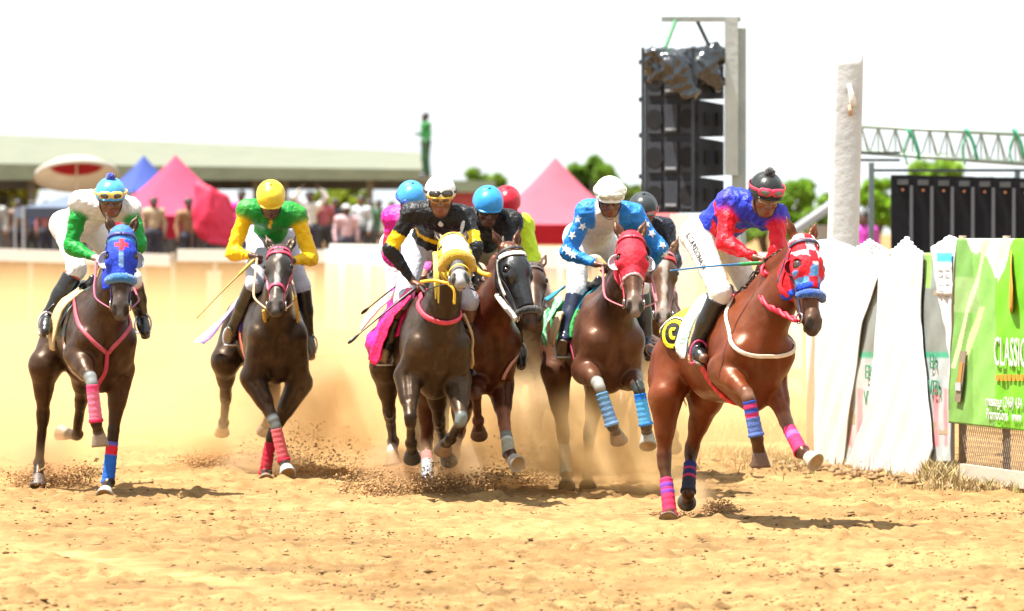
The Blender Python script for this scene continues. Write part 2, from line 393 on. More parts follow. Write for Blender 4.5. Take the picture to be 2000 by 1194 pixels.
def build_horse(S):
    f_ = S['c']; O = P(f_[0], 450, f_[1]); O[2] = f_[2]
    a, p = R(S['yaw']), R(S['pitch']); sc = S.get('sc', 0.96)
    f = np.array((math.sin(a) * math.cos(p), -math.cos(a) * math.cos(p), math.sin(p))); l = np.array((math.cos(a), math.sin(a), 0.0)); u = np.cross(f, l)
    W = lambda x, y, z: O + (f * x + l * y * .92 + u * z) * sc
    base = (O[0], O[1], 0.0)
    T = thing('horse', S['label'], 'horse', base, 'racehorses galloping towards the finish')
    s = Sdf(); B, NK, HD, PT = 0, 1, 2, 3     # tags: body, neck, head, dark points
    FA = lambda *q: dict(flat=l, q=q[0])
    # trunk
    s.cone(W(.34, 0, -.03), W(-.25, 0, .01), .345 * sc, .31 * sc, k=.06, flat=l, q=.69)
    s.cone(W(-.2, 0, .05), W(-.58, 0, .10), .28 * sc, .235 * sc, k=.06, flat=l, q=.80)
    s.cone(W(-.58, 0, .12), W(-.86, 0, .06), .235 * sc, .20 * sc, k=.06, flat=l, q=1.0)
    s.cone(W(.26, 0, .29), W(-.12, 0, .24), .085 * sc, .10 * sc, k=.08, flat=l, q=.8)
    s.cone(W(-.1, 0, .24), W(-.7, 0, .27), .07 * sc, .06 * sc, k=.09)
    s.cone(W(.44, 0, -.04), W(.38, 0, -.29), .22 * sc, .14 * sc, k=.06, flat=l, q=.85)
    for y in (-1, 1):
        s.cone(W(.22, .11 * y, .24), W(.53, .155 * y, -.04), .085 * sc, .115 * sc, k=.05, flat=l, q=.75)
        s.cone(W(.30, .15 * y, .02), W(.22, .17 * y, -.14), .12 * sc, .10 * sc, k=.05, flat=l, q=.7)
        s.cone(W(.55, .075 * y, -.06), W(.48, .085 * y, -.22), .10 * sc, .085 * sc, k=.028)
        s.cone(W(-.58, .14 * y, .16), W(-.72, .15 * y, -.06), .125 * sc, .165 * sc, k=.05)
        s.cone(W(-.84, .10 * y, .06), W(-.90, .12 * y, -.10), .13 * sc, .12 * sc, k=.05)
    s.cone(W(.70, 0, .10), W(.62, 0, -.30), .03, .035, k=.05, sub=True)
    for y in (-1, 1):
        s.cone(W(.14, .31 * y, .16), W(.17, .30 * y, -.20), .035, .04, k=.06, sub=True); s.cone(W(.40, .27 * y, .22), W(.62, .22 * y, .06), .035, .03, k=.05, sub=True)
        s.cone(W(-.44, .31 * y, .10), W(-.36, .30 * y, -.22), .04, .04, k=.07, sub=True); s.cone(W(-.70, .33 * y, .12), W(-.66, .33 * y, -.15), .03, .03, k=.05, sub=True)
    J = {}
    LEN = dict(F=(.42, .285, .115, .09), H=(.43, .37, .12, .09))
    for key, fr, y in (('FR', 1, -1), ('FL', 1, 1), ('HR', 0, -1), ('HL', 0, 1)):
        L_ = S['legs'][key]; root = W(.36, .15 * y, -.20) if fr else W(-.56, .155 * y, -.22)
        e = L_[0]
        if e is not None: root = P(e[0], e[1], root[1] + (e[2] if len(e) > 2 else 0))
        pts = [root]; LL = LEN['F' if fr else 'H']
        for i, q in enumerate(L_[1:]):
            pts.append(reach(pts[-1], q[0], q[1], LL[i] * sc, q[2]))
        J[key] = pts; E, K, Fe, Co, To = pts; d1 = nrm(K - E); d2 = nrm(Fe - K); bend = nrm(d1 + d2) if np.linalg.norm(d1 - d2) > .05 else f
        bend = nrm((K - E) / np.linalg.norm(K - E) - (Fe - K) / np.linalg.norm(Fe - K) + 1e-6)
        dp = nrm(Co - Fe)
        if fr:
            s.cone(W(.53, .155 * y, -.05), E, .120 * sc, .108 * sc, k=.045, flat=l, q=.80)
            s.cone(E, lerp(E, K, .5), .108 * sc, .070 * sc, k=.035, tag=B)
            s.cone(E + d1 * .02 + f * .03, lerp(E, K, .45) + f * .02, .07 * sc, .05 * sc, k=.03)
            s.cone(lerp(E, K, .4), lerp(E, K, .9), .07 * sc, .044 * sc, k=.025)
            s.cone(K - d1 * .028, K + d2 * .03, .047 * sc, .043 * sc, k=.02, tag=PT)
            s.cone(K + d2 * .02, Fe, .035 * sc, .031 * sc, k=.02, tag=PT)
            fp_ = f - d1 * (f @ d1)
            if np.linalg.norm(fp_) > .6: fp_ = nrm(fp_); s.cone(lerp(E, K, .15) + fp_ * .095 + l * y * .03, lerp(E, K, .62) + fp_ * .066 + l * y * .02, .014, .01, k=.025, sub=True)
            tb = -bend * .018
        else:
            s.cone(W(-.66, .15 * y, -.02), E, .19 * sc, .135 * sc, k=.05, flat=l, q=.8)
            s.cone(W(-.88, .13 * y, -.06), lerp(E, K, .45) - f * .02, .13 * sc, .068 * sc, k=.05, flat=l, q=.8)
            s.cone(E, lerp(E, K, .55), .12 * sc, .068 * sc, k=.035)
            s.cone(lerp(E, K, .45), lerp(E, K, .95), .07 * sc, .043 * sc, k=.025)
            s.cone(K - d1 * .03, K + d2 * .035, .052 * sc, .046 * sc, k=.02, tag=PT)
            pk = K + bend * .055 - d1 * .04
            s.cone(K + bend * .01, pk, .036 * sc, .026 * sc, k=.02, tag=PT)
            s.cone(pk, lerp(E, K, .6) + bend * .02, .018, .02, k=.02, tag=B)
            s.cone(K + d2 * .02, Fe, .040 * sc, .034 * sc, k=.02, tag=PT)
            tb = bend * .018
        tb = tb - d2 * (tb @ d2)
        s.cone(K + d2 * .05 + tb, Fe - d2 * .02 + tb, .022, .022, k=.02, tag=PT)
        s.ball(Fe, .044 * sc, k=.02, tag=PT); s.ball(Fe + tb * 1.3, .032, k=.02, tag=PT)
        s.cone(Fe, Co, .037 * sc, .044 * sc, k=.02, tag=PT)
    # neck and head
    Wi = W(.30, 0, .10); hyaw = R(S.get('hyaw', S['yaw']))
    if 'hp' in S: poll = P(S['poll'][0], S['poll'][1], O[1] - S['hp'])
    else: poll = reach(W(.27, 0, .30), S['poll'][0], S['poll'][1], .74 * sc, -1)
    muz = reach(poll, S['muz'][0], S['muz'][1], .60 * sc, S['muz'][2])
    ha = nrm(muz - poll); hn = np.array((math.sin(hyaw), -math.cos(hyaw), .0)); 
    hn = hn + np.array((0, 0, 0.6 if abs(ha @ hn) > .5 else 0.0)); hn = nrm(hn - ha * (hn @ ha)); hl = np.cross(hn, ha)   # lateral
    if hl[0] < 0: hl = -hl
    hs = sc * 1.10
    H = lambda t, y, n: poll + (ha * t * 1.08 + (hl * y + hn * n) * 1.12) * sc
    nl = nrm(l + hl)
    th = H(.13, 0, -.10)
    s.cone(W(.42, 0, .06), lerp(W(.47, 0, .08), th, .5), .27 * sc, .175 * sc, k=.06, flat=nl, q=.62, tag=NK)
    s.cone(lerp(W(.47, 0, .08), th, .45), th, .178 * sc, .118 * sc, k=.05, flat=nl, q=.66, tag=NK)
    crm = lerp(W(.28, 0, .30), H(0, 0, -.06), .55) + u * .03
    s.cone(W(.24, 0, .28), crm, .08 * sc, .06 * sc, k=.07, flat=nl, q=.7, tag=NK)
    s.cone(crm, H(.0, 0, -.045), .065 * sc, .062 * sc, k=.05, flat=nl, q=.75, tag=NK)
    s.cone(W(.52, .05, .0), lerp(W(.5, .05, 0), th, .6), .10 * sc, .07 * sc, k=.05, tag=NK)
    s.cone(W(.52, -.05, .0), lerp(W(.5, -.05, 0), th, .6), .10 * sc, .07 * sc, k=.05, tag=NK)
    s.cone(H(.02, 0, -.035), H(.17, 0, -.03), .080 * hs, .098 * hs, k=.03, tag=HD)
    s.cone(H(.15, 0, -.02), H(.50, 0, -.035), .078 * hs, .052 * hs, k=.04, flat=hl, q=.85, tag=HD)
    for y in (-1, 1):
        s.cone(H(.19, .04 * y, -.115), H(.13, .045 * y, -.085), .068 * hs, .06 * hs, k=.03, flat=hl, q=.7, tag=HD)
        s.cone(H(.23, .04 * y, -.12), H(.50, .018 * y, -.09), .042 * hs, .026 * hs, k=.03, tag=HD)
        s.cone(H(.155, .066 * y, .0), H(.22, .072 * y, -.012), .026 * hs, .03 * hs, k=.022, tag=HD)
        s.cone(H(.25, .066 * y, -.03), H(.36, .045 * y, -.04), .018, .012, k=.02, tag=HD)
        s.cone(H(.26, .085 * y, .02), H(.44, .065 * y, .0), .012, .010, k=.03, sub=True)
        s.cone(H(.535, .034 * y, -.015), H(.565, .040 * y, -.03), .026, .024, k=.018, tag=4)
        s.cone(H(.555, .046 * y, .004), H(.585, .05 * y, -.012), .021, .017, k=.012, tag=5, sub=True)
        e0 = H(.0, .052 * y, -.03); ed = nrm(-ha * .8 + hl * y * .30 + hn * S.get('earf', .12)); el = .17 * hs
        s.cone(e0, e0 + ed * el * .5, .030, .034, k=.02, flat=nrm(np.cross(ed, hl)), q=.62, tag=6)
        s.cone(e0 + ed * el * .45, e0 + ed * el, .033, .006, k=.02, flat=nrm(np.cross(ed, hl)), q=.6, tag=6)
        s.cone(e0 + ed * el * .25 + hn * .022, e0 + ed * el * .8 + hn * .022, .016, .005, k=.01, tag=5, sub=True)
    s.cone(H(.50, 0, -.03), H(.585, 0, -.045), .050 * hs, .042 * hs, k=.025, tag=4)
    s.ball(H(.555, 0, -.098), .026, k=.03, tag=4); s.cone(H(.595, .018, -.055), H(.595, -.018, -.055), .02, k=.02, tag=4)
    s.cone(H(.50, .06, -.078), H(.60, 0, -.082), .006, k=.008, tag=5, sub=True); s.cone(H(.50, -.06, -.078), H(.60, 0, -.082), .006, k=.008, tag=5, sub=True)
    cB = np.array(S['coat']) * .6; S = dict(S); [S.__setitem__(k_, tuple(np.array(S[k_]) * .6)) for k_ in ('neck', 'face', 'points') if k_ in S]; cP = np.array(S.get('points', cB * .35)); cM = np.array(S.get('muzzle', cB * .45))
    V, Q = s.surf(S.get('vox', .0108))
    V = V + vnormals(V, Q) * 0.0
    near = s.tint(V, {B: cB, NK: S.get('neck', cB * .9), HD: S.get('face', cB * .9), PT: cP, 4: cM, 6: cB * .8}, .014)
    # gentle vein / muscle relief
    V = wrinkle(V, Q, .0030, 12, 3, True); V = wrinkle(V, Q, .0010, 30, 5, True)
    if 'mark' in S:           # white face mark
        X = (V - poll) / sc; t, y, n = X @ ha / 1.08, X @ hl / 1.12, X @ hn / 1.12; rs = np.zeros(len(V))
        for (t0, t1, w0, w1) in S['mark']:
            k = np.clip((t - t0) / (t1 - t0), 0, 1); wd = w0 + (w1 - w0) * k + .006 * np.sin(t * 60)
            rs = np.maximum(rs, ((t > t0) & (t < t1) & (n > -.01)) * np.clip((wd - np.abs(y - .006)) / .008 + .5, 0, 1))
        near = near * (1 - rs[:, None]) + np.array(S.get('markc', (.7, .66, .6))) * rs[:, None]
    X = (V - poll) / sc; t, y, n = X @ ha / 1.08, X @ hl / 1.12, X @ hn / 1.12; ay = np.abs(y)
    dk = np.clip(1.25 - np.sqrt(((t - .572) / .034) ** 2 + ((ay - .040) / .019) ** 2), 0, 1) * (n > -.055) * (t > .5); dk = np.clip(dk * 2.2, 0, 1)
    dk = np.maximum(dk, .8 * np.clip(1.3 - np.sqrt(((t - .182) / .042) ** 2 + ((ay - .088) / .030) ** 2 + (n / .05) ** 2), 0, 1)); dk = np.maximum(dk, .75 * np.clip(1 - np.abs(n + .080) / .012, 0, 1) * ((t > .47) & (t < .64) & (ay < .08)))
    near = near * (1 - dk[:, None]) + np.array((.010, .007, .006)) * dk[:, None]
    for key, t0, cs in S.get('socks', []):     # pale pasterns and dusty knees: (leg, joint index, colour, radius)
        j, r_, c_ = cs; q = J[key][j]; dd = np.linalg.norm(V - q, axis=1); r0 = np.clip((r_ - dd) / .03 + .3, 0, 1) * t0
        near = near * (1 - r0[:, None]) + np.array(c_) * r0[:, None]
    body = mesh('body', V, Q, m_coat, T, col=near)
    for key in J:
        hc = S.get('hoofc', {}).get(key, (.30, .25, .19)); hoof(T, J[key][2], J[key][3], J[key][4], hc, S.get('solec', (.42, .27, .12)))
    for key, t0, t1, bands in S.get('wraps', []): leg_wrap(T, J[key][1], J[key][2], t0, t1, bands)
    for y in (-1, 1):
        c = H(.182, .088 * y, .002); V, Fc = sphere(c, .023, 14, 10); mesh('eye', V, Fc, m_eye, T)
    # mane: tufts of strands along the crest
    mb = MB(); rr = np.random.default_rng(5); mc = S.get('mane', (.02, .014, .01))
    for i in range(70):
        t = i / 69; b_ = spline([H(.0, 0, -.02), crm + u * .055, W(.28, 0, .37)], 70)[i] + rr.normal(size=3) * .006
        dr = nrm(-f * 1.0 + u * (.22 * rr.random() - .05) + l * (rr.random() - .65) * .6 - nrm(H(0,0,0) - W(.3, 0, .3)) * .5); ln = .06 + .05 * rr.random()
        q = spline([b_, b_ + dr * ln * .5 + u * .01, b_ + dr * ln - u * .03], 5); mb.tube(q, [.009, .008, .006, .004, .001], 5, mc)
    for i in range(10):      # forelock
        b_ = H(.0, (i - 4.5) * .006, .03); mb.tube(spline([b_, b_ + hn * .02 + ha * .05, b_ + hn * .012 + ha * (.10 + .04 * rr.random()) + hl * (i - 4.5) * .006], 5), [.006, .007, .006, .004, .001], 5, mc)
    mb.build('mane', m_hair, T, smooth=True, usecol=True)
    mb = MB(); dk = W(-1.04, 0, .12)
    for i in range(60):
        o_ = rr.normal(size=3) * .02; e_ = W(-1.75 - .25 * rr.random(), .42 + (rr.random() - .5) * .2, .05 - .25 * rr.random())
        mb.tube(spline([dk + o_, W(-1.22, 0, .18) + o_ * 1.6, W(-1.48, .2, .12) + o_ * 2.5, e_], 8), [.014, .014, .013, .012, .010, .008, .005, .001], 5, mc)
    mb.build('tail', m_hair, T, smooth=True, usecol=True)
    G = dict(T=T, s=s, W=W, H=H, f=f, l=l, u=u, ha=ha, hn=hn, hl=hl, hs=hs, J=J, poll=poll, muz=muz, O=O, sc=sc, body=body,
             torso=s.sel({B, NK}), head=s.sel({HD, 4, NK}))
    return G
def sphere(c, r, nu=16, nv=10, ax=None, sc=(1, 1, 1)):
    ax = np.eye(3) if ax is None else np.asarray(ax); V = []; Fc = []
    for j in range(nv + 1):
        th = math.pi * j / nv
        for i in range(nu):
            ph = 2 * math.pi * i / nu; q = (math.sin(th) * math.cos(ph) * sc[0], math.sin(th) * math.sin(ph) * sc[1], math.cos(th) * sc[2])
            V.append(np.asarray(c) + r * (ax[0] * q[0] + ax[1] * q[1] + ax[2] * q[2]))
    for j in range(nv):
        for i in range(nu): Fc.append((j * nu + i, (j + 1) * nu + i, (j + 1) * nu + (i + 1) % nu, j * nu + (i + 1) % nu))
    return np.array(V), Fc
def head_local(G, X):
    X = (X - G['poll']) / G['sc']; return X @ G['ha'] / 1.08, X @ G['hl'] / 1.12, X @ G['hn'] / 1.12
def hood(G, colf, t0=-.03, t1=.40, off=.009, eye=.034, matl=None, ears=True):
    """cloth hood over the head, cut by the nose line, eye holes and ear holes"""
    s = G['s'].sel({2, 1}).grow(off); G['hoff'] = .011
    def clip(f, X):
        t, y, n = head_local(G, X)
        f = np.maximum(f, (t - t1) * G['hs']); f = np.maximum(f, (t0 + np.clip(-n - .02, 0, 1) * .75 - t)); f = np.maximum(f, (-n - .185))
        for sg in (-1, 1):
            d = np.sqrt((t - .18) ** 2 + (y - .082 * sg) ** 2 + (n + .0) ** 2) - eye; f = np.maximum(f, -d)
        return f
    q = G['poll']; V, Q = s.surf(.0085, clip, (q - .75, q + .75))
    t, y, n = head_local(G, V); K = np.array([colf(a_, b_, c_) for a_, b_, c_ in zip(t, y, n)])
    V = wrinkle(V, Q, .0012, 50, 8)
    return mesh('hood', V, Q, matl or m_cloth, G['T'], col=K)
def cup(G, hd, y, cin, cout, r=.042, at=.105, out=.35):
    """blinker cup: a shallow bowl open to the front beside the eye"""
    H = G['H']; c = H(.185, at * y, -.035); ax = nrm(G['hn'] + G['hl'] * y * out); u_ = nrm(np.cross(ax, G['ha'])); v = np.cross(ax, u_); V, K = [], []; nu, nv = 26, 7
    for lay, rr_ in ((0, r), (1, r - .004)):
        for j in range(nv + 1):
            b = math.pi * .5 * j / nv
            for i in range(nu):
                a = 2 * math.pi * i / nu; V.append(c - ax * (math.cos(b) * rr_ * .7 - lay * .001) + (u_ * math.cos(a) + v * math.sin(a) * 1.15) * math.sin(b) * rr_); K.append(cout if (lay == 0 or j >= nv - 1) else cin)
    n1 = (nv + 1) * nu; Fc = []
    for lay in (0, 1):
        for j in range(nv):
            for i in range(nu):
                a0 = lay * n1 + j * nu + i; a1 = lay * n1 + j * nu + (i + 1) % nu; qd = (a0, a1, a1 + nu, a0 + nu); Fc.append(qd if lay else qd[::-1])
    for i in range(nu): a0 = nv * nu + i; a1 = nv * nu + (i + 1) % nu; Fc.append((a0, a1, a1 + n1, a0 + n1))
    return mesh('eye_cup', np.array(V), Fc, m_shell, hd, col=np.array(K))
def eye_cover(G, hd, y, c, rim, r=.040):
    """bulging mesh cover over the eye with a coloured rim"""
    ctr = G['H'](.185, .072 * y, .0); V, Fc = sphere(ctr, r, 20, 14); o = mesh('eye_cover', V, Fc, m_lens, hd, col=np.tile(c, (len(V), 1)))
    ax = nrm(G['hl'] * y + G['hn'] * .55); u_ = nrm(np.cross(ax, G['ha'])); v = np.cross(ax, u_); ring = [ctr + ax * r * .35 + (u_ * math.cos(t) + v * math.sin(t)) * r * .98 for t in np.linspace(0, 2 * math.pi, 29)]
    V, Fc = tube_geo(ring, .008, 8); mesh('rim', np.array(V), Fc, m_cloth, o, col=np.tile(rim, (len(V), 1)))
def ring_strap(G, name, c, ax, wdt, col, off=.008, th=.010, n=64, sdf=None, rmax=.75):
    """closed strap where a plane through c cuts the body"""
    sd = sdf or G['torso']; c = G['W'](*c); ax = nrm(G['f'] * ax[0] + G['l'] * ax[1] + G['u'] * ax[2]); u_ = nrm(np.cross(ax, G['l'])); v = np.cross(ax, u_); pts = []
    for t in np.linspace(0, 2 * math.pi, n):
        d = u_ * math.cos(t) + v * math.sin(t); rr_ = np.linspace(.03, rmax, 90); e = sd.ev(c + d * rr_[:, None]); k = np.argmax(e > off); pts.append(c + d * rr_[k if e[k] > off else -1])
    p = np.array(pts)
    for _ in range(4): q = p.copy(); q[1:-1] = (p[:-2] + 2 * p[1:-1] + p[2:]) / 4; q[0] = q[-1] = (p[1] + 2 * p[0] + p[-2]) / 4; p = q
    p = sd.snap(p, off, 3); K = np.repeat(np.array([col(i / (n - 1)) if callable(col) else col for i in range(n)]), 6, 0)
    return ribbon(name, p, sd.grad(p), wdt, th, m_strap, G['T'], col=K)
def shadow_roll(G, c, t=.40, r=.034, arc=150, drop=.0, name='noseband'):
    """sheepskin roll over the nose"""
    H = G['H']; pts = []
    for a in np.linspace(-arc / 2, arc / 2, 26):
        pts.append(H(t + drop * (1 - math.cos(R(a))), math.sin(R(a)) * .088, -.055 + math.cos(R(a)) * .085))
    rad = [r * (0.55 + .45 * math.sin(math.pi * min(1, max(0, (i + 2) / 29)))**.5) for i in range(26)]
    V, Fc = tube_geo(pts, rad, 14); V = np.array(V); rr = np.random.default_rng(4)
    V += rr.normal(size=V.shape) * .0018
    return mesh(name, V, Fc, m_fleece, G['T'], col=np.tile(c, (len(V), 1)))
def head_strap(G, name, ctrl, wdt, c, n=26, closed=False, off=.006, parent=None):
    pts = [G['H'](*q) for q in ctrl]
    if closed: pts = pts + [pts[0]]
    p = spline(pts, n); off = off + G.get('hoff', 0); p = G['head'].snap(p, off); N = G['head'].grad(p)
    return ribbon(name, p, N, wdt, .006, m_strap, parent or G['T'], col=np.tile(c, (len(p) * 6, 1)))
def body_strap(G, name, ctrl, wdt, c, n=40, closed=False, off=.006, th=.008, parent=None, matl=None, sdf=None):
    pts = [G['W'](*q) for q in ctrl]
    if closed: pts = pts + [pts[0]]
    sd = sdf or G['torso']; p = spline(pts, n); p = sd.snap(p, off)
    for _ in range(3):
        q = p.copy(); q[1:-1] = (p[:-2] + 2 * p[1:-1] + p[2:]) / 4; p = q
    if callable(c): K = np.repeat(np.array([c(i / (n - 1)) for i in range(n)]), 6, 0)
    else: K = np.tile(c, (n * 6, 1))
    return ribbon(name, p, sd.grad(p), wdt, th, matl or m_strap, parent or G['T'], col=K)
def girth_ring(G, x0, x1, w, c, name='girth', half=None):
    """strap round the barrel: x0 at the back, x1 at the breastbone"""
    q = [(x0 + (x1 - x0) * (1 - math.cos(a)) / 2, math.sin(a) * .34, math.cos(a) * .4 + .02) for a in np.linspace(R(35), R(325), 22)]
    return body_strap(G, name, q, w, c, n=70)
def local(G, X):
    X = (X - G['O']) / G['sc']; return X @ G['f'], X @ G['l'] / .92, X @ G['u']
def saddle_cloth(G, colf, x0=-.55, x1=.10, drop=.02, off=.018, amp=.006, shape=None):
    s = G['s'].sel({0}).grow(off)
    def clip(f, X):
        x, y, z = local(G, X); e = drop if shape is None else shape(x)
        f = np.maximum(f, (x0 - x)); f = np.maximum(f, x - x1 + .25 * np.clip(z - .2, -.5, .5) * 0); return np.maximum(f, e - z)
    c = G['W'](-.2, 0, .2); V, Q = s.surf(.0115, clip, (c - .8, c + .8)); x, y, z = local(G, V)
    K = np.array([colf(a_, b_, c_) for a_, b_, c_ in zip(x, y, z)]); V = wrinkle(V, Q, amp, 14, 2)
    return mesh('saddle_cloth', V, Q, m_cloth, G['T'], col=K)
def saddle(G, c=(.02, .018, .016)):
    W = G['W']; s = Sdf(); l = G['l']
    s.cone(W(-.32, 0, .385), W(.02, 0, .40), .075, .06, k=.03, flat=G['u'], q=.45)
    s.cone(W(-.36, 0, .41), W(-.30, 0, .40), .06, .05, k=.03, flat=G['u'], q=.5); s.cone(W(.05, 0, .44), W(.02, 0, .40), .03, .05, k=.03)
    for y in (-1, 1): s.cone(W(-.1, .10 * y, .34), W(-.02, .22 * y, .14), .11, .075, k=.04, flat=nrm(G['u'] * .5 + l * y), q=.22)
    V, Q = s.surf(.012); return mesh('saddle', V, Q, m_leather, G['T'], col=np.tile(c, (len(V), 1)))
def stirrup(G, sad, foot, side, c=(.6, .6, .62), leather=(.03, .025, .02)):
    """leather from the saddle bar down to the iron round the boot"""
    top = G['W'](-.02, .2 * side, .30); a = foot + np.array((0, 0, .085))
    m = MB(); m.tube(spline([top, lerp(top, a, .5) + G['l'] * side * .02, a], 10), .008, 6, leather)
    fw = G['f']; l_ = G['l']; arc = [foot + l_ * (math.sin(t) * .062) + np.array((0, 0, 1)) * (math.cos(t) * .085 - .005) for t in np.linspace(-2.35, 2.35, 22)]
    m.tube(arc, .007, 8, c); m.box(foot - np.array((0, 0, .066)), (.11, .045, .012), (l_, fw, (0, 0, 1)), c)
    return m.build('stirrup', m_shell, sad, smooth=True, usecol=True)
def bridle(G, c, browc=None, noset=.33, bit=True, brow=True, cheek=True):
    H = G['H']; bc = browc or c; first = head_strap(G, 'bridle', [(.03, .0, .07), (.03, .07, .03), (.05, .10, -.04), (.10, .12, -.10), (.2, .08, -.17), (.2, 0, -.20), (.2, -.08, -.17), (.10, -.12, -.10), (.05, -.10, -.04), (.03, -.07, .03)], .022, c, 50, True)
    if brow: head_strap(G, 'browband', [(.07, -.10, -.03), (.075, -.06, .05), (.08, 0, .08), (.075, .06, .05), (.07, .10, -.03)], .034, bc, parent=first)
    if cheek:
        for y in (-1, 1):
            head_strap(G, 'cheek_strap', [(.07, .10 * y, -.05), (.2, .10 * y, -.07), (.34, .09 * y, -.06), (.50, .07 * y, -.065)], .018, c, parent=first)
    if noset: head_strap(G, 'nose_strap', [(noset, -.09, -.05), (noset - .01, -.05, .04), (noset - .01, 0, .06), (noset - .01, .05, .04), (noset, .09, -.05)], .024, c, parent=first)
    if bit:
        for y in (-1, 1):
            ct = H(.505, .066 * y, -.07); ring = [ct + (G['ha'] * math.cos(t) + G['hn'] * math.sin(t)) * .034 for t in np.linspace(0, 2 * math.pi, 17)]
            V, Fc = tube_geo(ring, .0055, 6); mesh('bit_ring', np.array(V), Fc, m_steel, first)
    G['bits'] = [H(.52, .07 * y, -.08) for y in (-1, 1)]
    return first
def reins(G, hands, c, r=.007, sag=.05, twist=False):
    m = MB()
    for y, h in zip((0, 1), hands):
        b_ = G['bits'][y]; side = (-1, 1)[y]
        mid = lerp(b_, h, .5) + G['l'] * side * .06 - np.array((0, 0, sag)); p = spline([b_, lerp(b_, mid, .5) + G['l'] * side * .035, mid, lerp(mid, h, .6), h], 40)
        bad = G['s'].ev(p) < .012; ps = p.copy()
        if bad[:-4].any():
            ps[bad] = G['s'].snap(p[bad], .014); ps[-3:] = p[-3:]
        for _ in range(2): ps[1:-1] = (ps[:-2] + 2 * ps[1:-1] + ps[2:]) / 4
        V, Fc = tube_geo(ps, r, 7, squash=.5)
        if twist:
            r1 = r * 1.25; T_, U_, W_ = frames(ps); ph = np.linspace(0, 30, len(ps))
            for k in (0, math.pi):
                q = ps + (U_ * np.cos(ph + k)[:, None] + W_ * np.sin(ph + k)[:, None]) * r1 * .7; V1, F1 = tube_geo(q, r1 * .8, 6); m.add(V1, F1, c)
        else: m.add(V, Fc, c)
    return m.build('reins', m_strap, G['T'], smooth=True, usecol=True)
